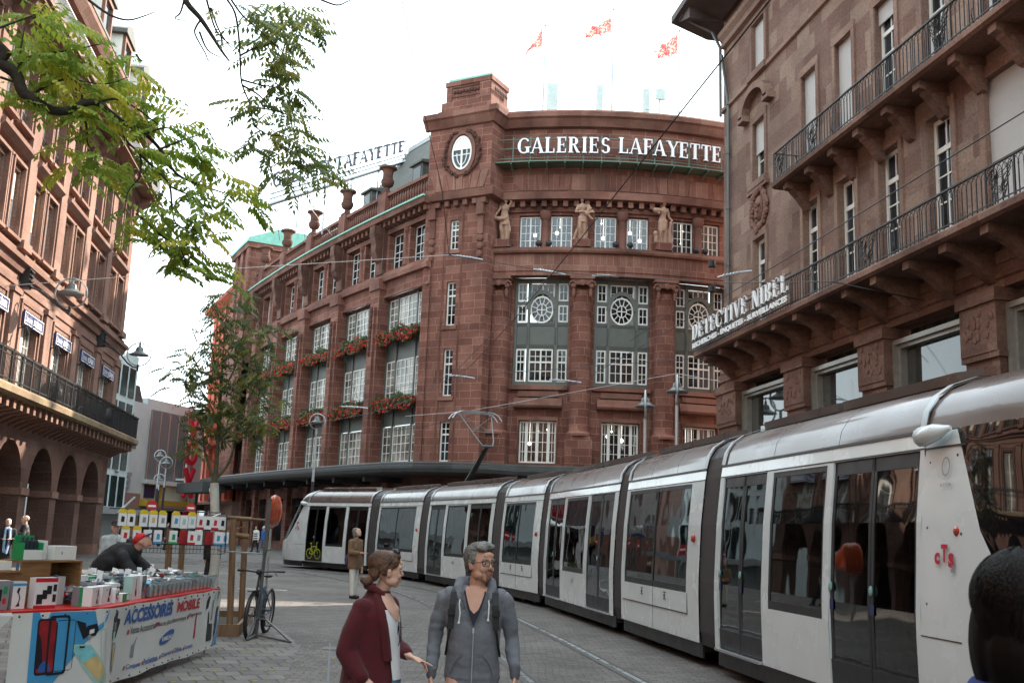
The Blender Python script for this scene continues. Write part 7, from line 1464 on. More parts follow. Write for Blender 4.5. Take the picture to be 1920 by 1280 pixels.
b.cap(T(0, .1, -.04), T(0, .128, -.055), .026*S, .036*S); e((0, .14, -.062), (.036, .034, .03)); e((.0, .165, -.05), (.024, .022, .022))
b.done('hair', 'brownhair', wo, vox=.006, sm=2, disp=folds(.004, 30, 12)); strands(wo, T, S, 'brownhair', 900, bun_hair, w=.0016)
m = MB(world); P_ = [T(-.085, -.01, .09), T(-.062, -.03, .138), T(0, -.045, .15), T(.062, -.03, .138), T(.085, -.01, .09)]; m.tube([T(-.088, .035, .03), T(-.088, .0, .08), T(-.074, -.03, .125)], .003, 5); m.tube([T(.088, .035, .03), T(.088, .0, .08), T(.074, -.03, .125)], .003, 5)
for sg in (-1, 1): m.ball(T(sg*.036, -.05, .138), (.026, .012, .02), 8, 6)
m.build('sunglasses', M['specs'], wo)
b = Blob()
b.loft([((-.03, -.01, .36), .24, .24), ((-.03, -.01, .6), .215, .22), ((-.03, -.01, .82), .2, .205), ((-.03, -.005, .98), .175, .19), ((-.025, 0, 1.12), .165, .185), ((-.02, 0, 1.26), .155, .185), ((-.015, 0, 1.335), .12, .16), ((-.01, .0, 1.385), .085, .1), ((-.01, .01, 1.42), .07, .07)])
b.ell(rs_, (.07, .065, .06)); b.chain([rs_, (-.14, -.16, 1.17), re_, (-.12, -.2, .95), (-.06, -.235, .885)], [.062, .064, .064, .057, .05])
b.chain([ls_, le_, (.2, .0, 1.015)], [.068, .06, .046])
b.cap((-.12, -.215, .83), (.04, -.225, .8), .03, .028, fy=.7)
b.done('coat', 'wine', wo, vox=.01, sm=4, disp=lambda p, n: (.011*mnoise.noise(Vector((p.x*7, p.y*7, p.z*2.2)))+.004*mnoise.noise(Vector((p.x*18, p.y*18, p.z*9)))))
def surf_strip(rows, mt, name, par, thick=0):
 m = MB(world)
 for r0, r1 in zip(rows, rows[1:]):
  for k in range(len(r0)-1): m.poly([r0[k], r0[k+1], r1[k+1], r1[k]])
 return m.build(name, M[mt], par, smooth=60)
def cs(phi, z, off_):
 zs = [(.36, .24, .24), (.6, .215, .22), (.82, .2, .205), (.98, .175, .19), (1.12, .165, .185), (1.26, .155, .185), (1.335, .12, .16), (1.385, .085, .1), (1.42, .07, .07)]
 for (z0, a0, b0), (z1, a1, b1) in zip(zs, zs[1:]):
  if z <= z1: f = max(0, (z-z0)/(z1-z0)); rx, ry = a0+(a1-a0)*f, b0+(b1-b0)*f; break
 t = -phi; sq = 2/2.4; return (-.025+(rx+off_)*math.copysign(abs(cos(t))**sq, cos(t)), -.003+(ry+off_)*math.copysign(abs(sin(t))**sq, sin(t)), z)
def opening(name, mt, rows, off_, n=8): return surf_strip([[cs(R_(a+(b_-a)*k/n), z, off_) for k in range(n+1)] for a, b_, z in rows], mt, name, wo)
opening('jeans_front', 'jean', [(2, 44, .36), (4, 44, .6), (5, 43, .8), (6, 42, .87)], .006)
opening('white_top', 'whitetop', [(6, 42, .86), (4, 44, .95), (0, 47, 1.05), (-6, 52, 1.15), (-12, 57, 1.24), (-14, 60, 1.3)], .012)
opening('neckline', 'paleskin', [(14, 30, 1.23), (4, 42, 1.27), (-8, 54, 1.31), (-16, 62, 1.36), (-20, 68, 1.4)], .0165)
for (a0_, sgn) in ((34, 1), (-2, -1)):
 rows = [[cs(R_(a+sgn*w), z, o_) for w, o_ in ((0, .016), (8, .024), (16, .02), (21, .008))] for a, z in ((42 if sgn > 0 else 3, .98), (47 if sgn > 0 else -3, 1.1), (53 if sgn > 0 else -9, 1.2), (59 if sgn > 0 else -14, 1.29), (66 if sgn > 0 else -20, 1.36), (76 if sgn > 0 else -26, 1.41))]; surf_strip(rows, 'wine', 'lapel', wo)
b = Blob(); b.chain([(.03, -.09, 1.395), (-.03, -.1, 1.43), (-.08, -.05, 1.445), (-.085, .03, 1.445), (-.03, .09, 1.43)], [.022, .026, .028, .028, .024], fy=.8); b.done('collar', 'wine', wo, vox=.009, sm=2)
m = MB(world); p0 = Vector(cs(R_(15), 1.22, .02)); [m.tube([p0+Vector((0, 0, 0)), p0+Vector((.004*s_, -.005, -.06)), p0+Vector((.012*s_, -.01, -.12)), p0+Vector((.006*s_, -.008, -.15))], .0035, 5) for s_ in (-1, 1)]; m.tube([p0+Vector((-.03, -.01, -.03)), p0+Vector((.03, 0, -.035))], .003, 5); m.build('hanging_glasses', M['specs'], wo)
surf_strip([[(-.11, -.262, .89), (-.02, -.262, .845), (.05, -.25, .83)], [(-.105, -.268, .86), (-.015, -.268, .815), (.05, -.254, .80)]], 'wine', 'pocket_flap', wo)
b = Blob(); 
for sg in (-1, 1): b.chain([(.0, sg*.075, .8), (.02, sg*.085, .5), (.0, sg*.085, .1)], [.085, .06, .045])
b.done('jeans', 'jean', wo, vox=.014, sm=2); [Blob().cap((-.04, sg*.085, .04), (.13, sg*.085, .03), .04, .035).done('shoe', 'blackcloth', wo, vox=.012, sm=1) for sg in (-1, 1)]
wo.scale = (.965,)*3
def walker(lab, loc, rz, h, top, legs, hair=None, skin='paleskin', arms=((-.24, 0, .8), (.24, 0, .8)), elb=None, lean=0., stride=.12, topz=.8, bulk=1., cap=None, extra=None, headyaw=0., group=None, coatlen=None, headpitch=0.):
 t = figure(lab, loc, rz, group); k = h/1.75; V = lambda x, y, z: (x*k, (y-lean*z)*k, z*k); B, T, Rm = head(t, V(0, -.02, 1.6), headyaw, headpitch, 1.02*k, skin); B.cap(V(0, .01, 1.44), V(0, 0, 1.55), .055*k, .05*k)
 B.loft([(V(0, 0, .9), .13*k, .09*k), (V(0, 0, 1.4), .15*k, .09*k), (V(0, 0, 1.46), .08*k, .06*k)])
 elb = elb or tuple(((a[0]*.9, .03, 1.1)) for a in arms)
 for sg, wr, el in ((-1, arms[0], elb[0]), (1, arms[1], elb[1])):
  B.chain([V(sg*.18, 0, 1.39), V(*el), V(*wr)], [.045*k, .037*k, .028*k]); d = (Vector(V(*wr))-Vector(V(*el))).normalized(); hand(B, V(*wr), d, (sg, 0, .1), (0, -1, .1), s=1.0*k)
 for sg in (-1, 1): B.chain([V(sg*.09, 0, .9), V(sg*.1, sg*stride*.5, .5), V(sg*.1, sg*stride, .08)], [.08*k, .055*k, .04*k])
 B.done('body', skin, t, vox=.014, sm=2)
 b = Blob(); tz = coatlen or topz; b.loft([(V(0, 0, tz), .185*k*bulk, .13*k*bulk), (V(0, 0, 1.0), .175*k*bulk, .13*k*bulk), (V(0, 0, 1.25), .19*k*bulk, .13*k*bulk), (V(0, 0, 1.4), .18*k, .11*k), (V(0, 0, 1.47), .08*k, .07*k)])
 for sg, wr, el in ((-1, arms[0], elb[0]), (1, arms[1], elb[1])): b.ell(V(sg*.16, 0, 1.39), .07*k); b.chain([V(sg*.19, 0, 1.38), V(*el), tuple(Vector(V(*el)).lerp(Vector(V(*wr)), .9))], [.068*k*bulk, .06*k*bulk, .048*k])
 b.done('jacket', top, t, vox=.018, sm=2, disp=folds(.01, 8, 7))
 b = Blob(); b.loft([(V(0, 0, .95), .155*k, .11*k), (V(0, 0, .8), .17*k, .12*k)])
 for sg in (-1, 1): b.chain([V(sg*.085, 0, .82), V(sg*.1, sg*stride*.5, .5), V(sg*.1, sg*stride, .1)], [.09*k, .07*k, .058*k])
 b.done('trousers', legs, t, vox=.018, sm=2)
 for sg in (-1, 1): Blob().cap(V(sg*.1, sg*stride+.04, .045), V(sg*.1, sg*stride-.14, .035), .045*k, .04*k).done('shoe', 'blackcloth', t, vox=.018, sm=1)
 if hair:
  b = Blob(); e = lambda p, r: b.ell(T(*p), tuple(v*1.02*k for v in r), Rm); e((0, .03, .07), (.082, .095, .078)); e((0, .09, .0), (.065, .035, .07))
  if hair[1]: e((0, .07, -.06), (.08, .05, .07)); [e((sg*.075, .0, -.02), (.02, .05, .07)) for sg in (-1, 1)]
  b.done('hair', hair[0], t, vox=.012, sm=2)
 if cap: b = Blob(); e = lambda p, r: b.ell(T(*p), tuple(v*1.02*k for v in r), Rm); e((0, .01, .085), (.09, .1, .07)); b.cap(T(0, -.08, .07), T(0, -.15, .055), .05*k, .035*k, fx=1.4, fy=.3, axis=(1, 0, 0)); b.done('cap', cap, t, vox=.01, sm=1)
 m = MB(world); [m.ball(T(sg*.031, -.09, .012), (.012*k, .009*k, .008*k), 6, 4) for sg in (-1, 1)]; m.build('eyes', M['iris'], t)
 if extra: extra(t, V, T)
 return t
bp_ = at(661, 1120, 27.6)
walker('tall man with long grey hair in a brown jacket and cream trousers beside the tram', (bp_.x, bp_.y, 0), R_(62)-YAW, 1.8, 'tan', 'cream', hair=('greyhair', True), arms=((-.2, -.3, 1.12), (.22, -.05, .78)), elb=((-.24, -.02, 1.12), (.25, .04, 1.08)), coatlen=.72, bulk=1.12, headpitch=R_(-22), stride=.05, extra=lambda t, V, T: (Blob().loft([(V(.0, .18, .82), .13, .06), (V(.0, .2, .95), .14, .08), (V(.0, .18, 1.08), .08, .04)]).done('shoulder_bag', 'purple', t, vox=.02, sm=1), Blob().cap(V(.04, .12, 1.1), V(-.1, -.1, 1.42), .015, .015).done('bag_strap', 'purple', t, raw=True)))
q = at(38, 1060, 36.5); walker('older man in a black quilted jacket and jeans looking at his wrist, left edge', (q.x, q.y, 0), R_(-60)-YAW, 1.8, 'puffer', 'jean', hair=None, arms=((-.1, -.3, 1.24), (.12, -.32, 1.26)), elb=((-.26, -.06, 1.1), (.27, -.06, 1.12)), bulk=1.15, skin='paleskin', headpitch=R_(-14), stride=.05, topz=.86)
q = at(6, 1060, 34.5); walker('white haired woman in a dark coat with a light blue scarf at the left edge', (q.x, q.y, 0), R_(30)-YAW, 1.68, 'blackcloth', 'blackcloth', hair=('lace', False), arms=((-.12, -.28, 1.1), (.1, -.3, 1.12)), elb=((-.26, -.05, 1.08), (.26, -.05, 1.1)), headpitch=R_(-25), coatlen=.5, extra=lambda t, V, T: Blob().chain([V(.02, -.14, .7), V(.08, -.16, 1.1), V(.06, -.1, 1.42), V(-.05, -.08, 1.44), V(-.07, -.16, 1.1), V(-.06, -.15, .75)], [.05, .05, .05, .05, .05, .05], fy=.5).done('scarf', 'lightblue', t, vox=.015, sm=1))
q = at(492, 1028, 70); walker('walker in a bright blue jacket and jeans before the shop windows', (q.x, q.y, 0), R_(-60), 1.72, 'bluecoat', 'jean', hair=('lace', False), stride=.2); q = at(478, 1028, 72); walker('walker in a black and white striped top before the shop windows', (q.x, q.y, 0), R_(-40), 1.7, 'lace', 'blackcloth', hair=('brownhair', True), stride=.18, extra=lambda t, V, T: [Blob().loft([(V(0, 0, z), .19, .137), (V(0, 0, z+.05), .19, .137)]).done('stripe', 'blackcloth', t, raw=True) for z in (.9, 1.05, 1.2)])
q = at(216, 1000, 22.5); walker('man in a dark cap and pale shirt standing behind the red capped vendor', (q.x, q.y, 0), R_(20)-YAW, 1.74, 'palegrey', 'darkjean', cap='blackcloth', hair=('blackhair', False))
q = at(393, 1100, 30); walker('dark legged passer-by hidden behind the hanging packages', (q.x, q.y, 0), R_(150), 1.7, 'blackcloth', 'blackcloth', hair=('blackhair', False))
for i, (x, D, tp, lab) in enumerate(((228, 60, 'puffer', 'dark dressed passer-by near the end of the arcade'), (246, 66, 'tan', 'brown dressed passer-by below the office block awning'), (312, 70, 'puffer', 'dark dressed passer-by under the cinema canopy'))):
 q = at(x, 1000, D); walker(lab, (q.x, q.y, 0), R_(40*i), 1.72, tp, 'darkjean', hair=('blackhair', False))
vp = at(205, 1150, 15.3); v = figure('vendor in a black jacket and red cap bending over the goods, seen from the side', (vp.x, vp.y, 0), -YAW)
B, T, Rm = head(v, (.36, .0, 1.46), R_(90), R_(-38), 1.02, 'skin2'); B.cap((.22, 0, 1.36), (.33, 0, 1.42), .06, .055)
B.loft([((-.15, 0, .9), .12, .14), ((0, 0, 1.15), .1, .14), ((.14, 0, 1.32), .09, .13)]); B.chain([(.18, -.18, 1.28), (.34, -.22, 1.04), (.52, -.16, .98)], [.05, .04, .028]); B.chain([(.18, .18, 1.28), (.4, .2, 1.08), (.6, .1, 1.05)], [.05, .04, .028]); hand(B, (.52, -.16, .98), (1, .1, -.2), (0, 0, 1), (0, 1, 0)); hand(B, (.6, .1, 1.05), (1, -.1, -.2), (0, 0, 1), (0, -1, 0))
for sg in (-1, 1): B.chain([(-.15, sg*.09, .9), (-.05, sg*.1, .5), (-.15, sg*.1, .08)], [.08, .06, .04])
B.done('body', 'skin2', v, vox=.012, sm=2)
b = Blob(); b.chain([(-.22, 0, .88), (-.1, 0, 1.12), (.08, 0, 1.28), (.2, 0, 1.33)], [.18, .2, .18, .12], fy=1.1, axis=(1, 0, 0)); b.ell((-.02, 0, 1.2), (.21, .22, .18)); b.ell((.17, 0, 1.36), (.11, .12, .09))
for sg, el, wr in ((-1, (.34, -.22, 1.04), (.5, -.16, .98)), (1, (.4, .2, 1.08), (.58, .1, 1.05))): b.ell((.15, sg*.17, 1.27), .09); b.chain([(.16, sg*.19, 1.27), el, wr], [.085, .07, .05])
b.done('jacket', 'blackcloth', v, vox=.015, sm=3, disp=folds(.014, 7, 7))
b = Blob(); e = lambda p, r: b.ell(T(*p), tuple(x for x in r), Rm); e((0, .015, .07), (.09, .105, .07)); b.done('cap', 'redcap', v, vox=.01, sm=2); b = Blob(); b.cap(T(0, -.07, .055), T(0, -.14, .04), .045, .035, fx=1.5, fy=.25, axis=(0, 1, 0)); b.done('cap_peak', 'blue', v, vox=.008, sm=1)
b = Blob(); [b.chain([(-.2, sg*.09, .92), (-.05, sg*.1, .5), (-.15, sg*.1, .1)], [.12, .08, .06]) for sg in (-1, 1)]; b.done('trousers', 'blackcloth', v, vox=.02, sm=2)
hp = at(1918, 1180, 2.42); hh = figure('dark haired person in a blue top close up at the lower right', (hp.x, hp.y, 0), R_(150))
B, T, Rm = head(hh, (0, 0, 1.60), R_(0), 0, .98, 'skin2'); B.cap((0, .01, 1.45), (0, 0, 1.55), .05, .05); B.loft([((0, 0, 1.0), .14, .1), ((0, 0, 1.36), .16, .09), ((0, 0, 1.46), .07, .06)]); [B.chain([(sg*.17, 0, 1.36), (sg*.23, .02, 1.08), (sg*.23, -.08, .85)], [.045, .036, .026]) for sg in (-1, 1)]; [hand(B, (sg*.23, -.08, .85), (0, -.1, -1), (sg, 0, 0), (0, -1, 0)) for sg in (-1, 1)]
[B.chain([(sg*.09, 0, 1.0), (sg*.1, 0, .5), (sg*.1, 0, .08)], [.09, .06, .04]) for sg in (-1, 1)]; B.done('body', 'skin2', hh, vox=.01, sm=3)
b = Blob(); e = lambda p, r: b.ell(T(*p), r, Rm); e((0, .035, .055), (.096, .108, .098)); e((0, .07, -.04), (.085, .075, .1)); [e((sg*.075, .02, -.03), (.032, .07, .1)) for sg in (-1, 1)]; [e((sg*.06, -.035, .07), (.04, .05, .05)) for sg in (-1, 1)]; e((0, .08, -.12), (.075, .05, .06)); b.done('hair', 'blackhair', hh, vox=.0055, sm=3, disp=folds(.003, 14, 4))
b = Blob(); random.seed(5)
for k in range(46):
 a0_ = random.uniform(0, 2*PI); z0 = random.uniform(-.05, .12); r = .1; p = [T(r*cos(a0_)*(1+.02*j), .035+1.1*r*sin(a0_)+.004*j, z0-.028*j+.006*sin(j+k)) for j in range(6)]; b.chain(p, [.0022]*6)
b.bm.free(); strands(hh, T, 1, 'blackhair', 1100, long_hair, w=.002)
b = Blob(); b.loft([((0, 0, .85), .19, .13), ((0, 0, 1.1), .18, .13), ((0, 0, 1.32), .19, .12), ((0, .0, 1.42), .16, .11), ((0, .01, 1.5), .1, .09)]); [b.chain([(sg*.17, 0, 1.38), (sg*.235, .02, 1.08), (sg*.235, -.08, .9)], [.075, .058, .045]) for sg in (-1, 1)]; b.done('blue_top', M.setdefault('cobalt', mat('cobalt_blue_knit', (.02, .035, .16), .9)), hh, vox=.014, sm=3, disp=folds(.006, 9, 7))
b = Blob(); [b.chain([(sg*.08, 0, .88), (sg*.1, 0, .5), (sg*.1, 0, .1)], [.11, .075, .06]) for sg in (-1, 1)]; b.done('trousers', 'darkjean', hh, vox=.02, sm=1)
for i, (si, s_, o_, tp) in enumerate(((6, 2.4, -1.0, 'blackcloth'), (6, 3.1, -.9, 'tan'), (6, 4.5, -.8, 'palegrey'), (4, 2.6, -.9, 'blackcloth'), (4, 3.6, -1.2, 'palegrey'), (2, 3.0, -.9, 'tan'), (0, 2.2, -1.0, 'blackcloth'))):
 p = ends[si][0](s_, o_, .36); lab = ['rider in black by the window of the nearest tram car', 'rider in brown by the window of the nearest tram car', 'pale shirted rider behind the nearest car\'s rear door', 'rider in black in the third tram car from the camera', 'pale shirted rider in the third tram car from the camera', 'rider in brown in the fifth tram car from the camera', 'rider in the farthest tram car'][i]
 walker(lab, tuple(p), R_(90+40*i), 1.66, tp, 'darkjean', hair=('blackhair', False), skin='skin2', group='riders inside the tram')
# ================================================================ statues
def statue(deg, variant, lab):
 base = QF(A(deg), .35, 19.1); t = thing('statue', lab, 'statue', tuple(base), A(deg)/RR, 'female statues between the top floor windows')
 m = MB(world); [m.box(-.55+.06*k, .55-.06*k, -.45, .42, .16*k, .16*k+.16) for k in range(3)]; m.build('plinth', M['gstone'], t)
 V = lambda x, y, z: (x*1.62, y*1.62, .46+z*1.62); b = Blob(); sw = .04 if variant != 1 else -.03
 R3 = lambda *r: tuple(v*1.62 for v in r)
 b.ell(V(sw, -.04, 1.6), R3(.075, .09, .105)); b.ell(V(sw, .0, 1.63), R3(.088, .1, .09)); b.ell(V(sw, -.13, 1.585), R3(.016, .02, .025)); b.cap(V(sw*.6, 0, 1.42), V(sw, -.02, 1.53), .05*1.62, .045*1.62)
 b.loft([(V(0, 0, .88), .155*1.62, .115*1.62), (V(-sw*.5, 0, 1.0), .135*1.62, .1*1.62), (V(0, 0, 1.12), .115*1.62, .09*1.62), (V(sw*.5, -.01, 1.25), .15*1.62, .11*1.62), (V(sw*.6, 0, 1.38), .165*1.62, .09*1.62), (V(sw*.6, 0, 1.44), .08*1.62, .06*1.62)])
 for sg in (-1, 1): b.ell(V(sg*.06+sw*.5, -.09, 1.27), R3(.045, .045, .045))
 legs = (((-.07, 0, .9), (-.1, -.1, .5), (-.05, -.02, .06)), ((.08, 0, .9), (.09, -.05, .48), (.1, -.04, .06))); 
 for hip, kn_, an in legs: b.chain([V(*hip), V(*kn_), V(*an)], [.1*1.62, .068*1.62, .04*1.62]); b.cap(V(an[0], an[1], .04), V(an[0]+.02, an[1]-.14, .02), .045*1.62, .03*1.62)
 b.loft([(V(.02, .06, .02), .19*1.62, .09*1.62), (V(.02, .05, .4), .2*1.62, .09*1.62), (V(0, .03, .8), .19*1.62, .12*1.62)])
 if variant == 0:
  b.loft([(V(0, -.02, .62), .19*1.62, .14*1.62), (V(0, -.01, .95), .17*1.62, .13*1.62), (V(0, 0, 1.2), .13*1.62, .1*1.62)])
  b.chain([V(.17, 0, 1.38), V(.27, -.06, 1.55), V(.12, -.06, 1.72), V(.0, -.03, 1.72)], [.055*1.62, .045*1.62, .036*1.62, .035*1.62]); b.chain([V(-.17, 0, 1.38), V(-.26, -.04, 1.15), V(-.35, -.12, 1.0)], [.055*1.62, .045*1.62, .035*1.62])
  b.chain([V(-.42, -.1, .95), V(-.25, -.18, .86), V(.0, -.18, .84), (V(.12, -.1, .95))], [.05*1.62, .085*1.62, .085*1.62, .05*1.62]); b.chain([V(.17, .0, .75), V(.22, -.02, .4), V(.12, 0, .1)], [.05*1.62, .07*1.62, .04*1.62])
 elif variant == 1:
  b.chain([V(-.18, 0, 1.38), V(-.25, -.03, 1.12), V(-.02, -.18, 1.08), V(.14, -.2, 1.08)], [.058*1.62, .046*1.62, .038*1.62, .034*1.62]); b.chain([V(.18, 0, 1.38), V(.25, -.05, 1.15), V(.16, -.18, 1.12)], [.058*1.62, .046*1.62, .036*1.62])
  for k in range(9): b.cap(V(.12, -.2, 1.02), V(.22+.05*(k % 5), -.2-.02*(k % 3), 1.34-.07*k), .02*1.62, .035*1.62)
  b.ell(V(.16, -.2, 1.0), R3(.08, .06, .1)); b.loft([(V(.0, -.05, .7), .17*1.62, .1*1.62), (V(.01, -.03, .9), .17*1.62, .125*1.62)]); b.cap(V(-.28, .02, .25), V(-.12, .0, .62), .03*1.62, .04*1.62); b.cap(V(-.3, 0, .05), V(-.2, 0, .4), .07*1.62, .04*1.62)
 else:
  b.chain([V(-.18, 0, 1.38), V(-.28, -.06, 1.2), V(-.2, -.18, 1.16)], [.058*1.62, .046*1.62, .036*1.62]); b.chain([V(.18, 0, 1.38), V(.24, -.0, 1.1), V(.34, -.1, .92)], [.058*1.62, .044*1.62, .032*1.62])
  b.loft([(V(-.27, -.12, 1.18), .08*1.62, .07*1.62), (V(-.27, -.12, 1.26), .16*1.62, .12*1.62), (V(-.27, -.12, 1.3), .16*1.62, .12*1.62)]); [b.ell(V(-.36+.06*(k % 4), -.12-.05*(k//4), 1.33), R3(.045, .045, .04)) for k in range(8)]
  b.loft([(V(-.02, -.03, .5), .17*1.62, .12*1.62), (V(-.02, -.02, .92), .175*1.62, .13*1.62)]); b.chain([V(.3, -.02, .08), V(.26, -.05, .5), V(.3, -.08, .86)], [.1*1.62, .07*1.62, .05*1.62]); b.ell(V(-.28, 0, .42), R3(.09, .09, .1)); b.cap(V(-.25, 0, .1), V(-.26, 0, .35), .09*1.62, .06*1.62)
 b.done('figure', 'statue', t, vox=.032, sm=2, disp=folds(.02, 5, 2.2)); return t
statue(-24.3, 0, 'stone statue with one arm raised over her head, beside the corner tower'); statue(-12.85, 1, 'stone statue holding a sheaf across her body, middle of the three'); statue(-1.15, 2, 'stone statue carrying a basket on her hip, right of the three')
# ================================================================ MARKET STALL
C0, B0, B1 = Vector((-2.96, 10.66)), Vector((-2.28, 11.4)), Vector((-1.57, 15.26)); l0 = (B0-C0).length; l1 = (B1-B0).length
def SF(s, o, z):
 d0, d1 = (B0-C0)/l0, (B1-B0)/l1; n0, n1 = Vector((d0.y, -d0.x)), Vector((d1.y, -d1.x)); w = min(1, max(0, (s-l0+.18)/.36)); n = (n0*(1-w)+n1*w).normalized()
 p = C0+d0*s if s < l0 else B0+d1*(s-l0)
 return Vector((p.x+n.x*o, p.y+n.y*o, z))
M['tablered'] = mat('red_plastic_cloth', (.5, .012, .01), .45, var=.1, vs=6); M['vinyl'] = mat('white_vinyl_banner', (.66, .66, .64), .42, var=.05, vs=3); M['skyblue'] = mat('print_sky_blue', (.06, .3, .56), .42, var=.05); M['pblue'] = mat('print_blue', (.025, .1, .34), .42, var=0); M['pred'] = mat('print_red', (.5, .02, .035), .42, var=0); M['pblack'] = mat('print_black', (.012, .012, .02), .42, var=0); M['pgrey'] = mat('print_grey', (.25, .26, .28), .42, var=0); M['pdred'] = mat('print_dark_red', (.28, .015, .02), .42, var=.4, vs=5); M['pmint'] = mat('print_mint', (.35, .55, .5), .42, var=.1); M['psand'] = mat('print_sand', (.62, .45, .2), .42, var=.15, vs=8); M['psea'] = mat('print_sea', (.2, .55, .6), .42, var=.25, vs=9); M['pwhite'] = mat('print_white', (.75, .75, .75), .42, var=0); M['pgreen'] = mat('print_green', (.02, .28, .1), .42, var=0); M['pyellow'] = mat('print_yellow', (.7, .5, .02), .42, var=0)
M['wood'] = None
def woodmat(name, c, sc=3.):
 m, t, b, l = nodes(name); N = t.nodes.new; tc = N('ShaderNodeTexCoord'); mp = N('ShaderNodeMapping'); mp.inputs['Scale'].default_value = (2, 2, 18) if sc > 0 else (14, 14, 1.2); l(tc.outputs['Object'], mp.inputs[0]); n = N('ShaderNodeTexNoise'); n.inputs['Scale'].default_value = 1.5; n.inputs['Detail'].default_value = 6; n.inputs['Distortion'].default_value = 1.2; l(mp.outputs[0], n.inputs['Vector'])
 r = N('ShaderNodeValToRGB'); e = r.color_ramp.elements; e[0].position = .3; e[0].color = (*[x*.55 for x in c], 1); e[1].position = .7; e[1].color = (*[x*1.2 for x in c], 1); l(n.outputs['Fac'], r.inputs[0]); l(r.outputs[0], b.inputs['Base Color']); b.inputs['Roughness'].default_value = .7
 bp = N('ShaderNodeBump'); bp.inputs['Strength'].default_value = .3; l(n.outputs['Fac'], bp.inputs['Height']); l(bp.outputs[0], b.inputs['Normal']); return m
M['wood'] = woodmat('varnished_pine', (.26, .13, .05)); M['post'] = woodmat('round_pine_post', (.22, .125, .065), -1)
table = thing('stall_table', 'long market stall table under a red cloth, covered with phone accessories', 'table', (-2.6, 12.5, 0), w=True)
m = MB(SF); m.box(-1.2, l0, -1.1, .02, .83, .87, 6); m.box(l0, l0+l1+.02, -1.15, .02, .83, .872, 8); m.box(-1.2, l0+l1, .0, .025, .80, .868, 14); m.build('tabletop', M['tablered'], table)
for s_ in (-.9, .2, 1.3, 2.3, 3.3, 4.2, 4.85):
 for o in (-.1, -1.0): m = MB(SF); m.tube([(s_, o, 0), (s_, o, .83)], .014, 6); m.build('leg', M['galv'], table)
ban = thing('banner', 'white printed vinyl banner ACCESSOIRES MOBILE hung along the stall front', 'banner', (-2.0, 12.5, .85), w=True)
def fold(s, z): w = (.87-z); return .03+.02*sin(s*3.1+.6)*w+.012*sin(s*7.3)*w*w*2+.04*w*w*(1-abs(s-2.2)/3.)+.006*sin(s*23)*max(0, 1-w*5)
BNF = lambda s, o, z: SF(s, fold(s, z)+o, z)
def ztop(s): return .862-.012*abs(sin(s*3.4)) if s > .9 else .85
def zbot(s): return .10+.012*sin(s*3.)
def sheet(m, s0, s1, fz0, fz1, o, ns=60, nz=10):
 for i in range(ns):
  for j in range(nz):
   P4 = []
   for a, b in ((i, j), (i+1, j), (i+1, j+1), (i, j+1)):
    s = s0+(s1-s0)*a/ns; z0, z1 = fz0(s), fz1(s); z = z0+(z1-z0)*b/nz; P4.append((s, o, z))
   m.poly(P4)
m = MB(BNF); sheet(m, 0, l0+l1+.06, zbot, ztop, 0, 110, 12); sheet(m, 0, l0+l1+.06, zbot, ztop, -.004, 110, 12); bs_ = m.build('sheet', M['vinyl'], ban, smooth=80)
m = MB(BNF)
for s_ in [.06+.24*k for k in range(21)]: m.ball((s_, .004, ztop(s_)-.03), .011, 7, 5); m.ball((s_, .004, zbot(s_)+.025), .009, 7, 5)
m.build('eyelets', M['dark'], ban)
def print_(name, mt): return name, mt
def P2(pts, mt, o=.004, name='print', sub=6):
 bm = bmesh.new(); vs = [bm.verts.new((a, 0, b)) for a, b in pts]; bm.faces.new(vs); bmesh.ops.triangulate(bm, faces=bm.faces)
 for _ in range(2): bmesh.ops.subdivide_edges(bm, edges=[e for e in bm.edges if e.calc_length() > .12], cuts=1, use_grid_fill=True); bmesh.ops.triangulate(bm, faces=bm.faces)
 m = PM.setdefault(mt+str(round(o*1000)), (MB(BNF), mt))[0]
 for f in bm.faces: m.poly([(v.co.x, o, v.co.z) for v in f.verts])
 bm.free()
PM = {}
P2([(.2, .85), (1.08, .84), (1.05, .76), (.98, .67), (.88, .6), (.76, .52), (.66, .44), (.56, .34), (.48, .24), (.42, .12), (.2, .11)], 'skyblue')
def rrect(s0, s1, z0, z1, r=.03, sk=0., n=4):
 out = []
 for cx, cz, a0 in ((s1-r, z1-r, 0), (s0+r, z1-r, 90), (s0+r, z0+r, 180), (s1-r, z0+r, 270)):
  for k in range(n+1): a = R_(a0+90*k/n); x = cx+r*cos(a); z = cz+r*sin(a); out.append((x+sk*(z-z0), z))
 return out
P2(rrect(.26, .475, .27, .79, .03, .0), 'pblack', .006); P2(rrect(.278, .457, .29, .77, .02), 'pdred', .008); P2([(.278, .32), (.34, .36), (.33, .5), (.3, .62), (.278, .66)], 'pblack', .009); P2([(.3, .30), (.43, .3), (.41, .37), (.35, .4), (.31, .36)], 'pblue', .010)
def frame2(s0, s1, z0, z1, w, mt, o, sk=0.):
 a, b = rrect(s0, s1, z0, z1, .035, sk), rrect(s0+w, s1-w, z0+w, z1-w, .025, sk)
 for k in range(len(a)): k2 = (k+1) % len(a); P2([a[k], a[k2], b[k2], b[k]], mt, o)
frame2(.375, .6, .26, .815, .022, 'pblack', .011); frame2(.46, .67, .29, .77, .006, 'pblack', .011)
P2([(.67, .76), (.78, .73), (.81, .6), (.77, .57)], 'pblack', .009); P2([(.8, .7), (.9, .72), (.93, .66), (.9, .6), (.8, .6), (.77, .63)], 'pblack', .010); P2([(.83, .66), (.88, .67), (.88, .63), (.83, .62)], 'pwhite', .012); P2([(.82, .61), (.85, .62), (.85, .57), (.82, .565)], 'pgrey', .012)
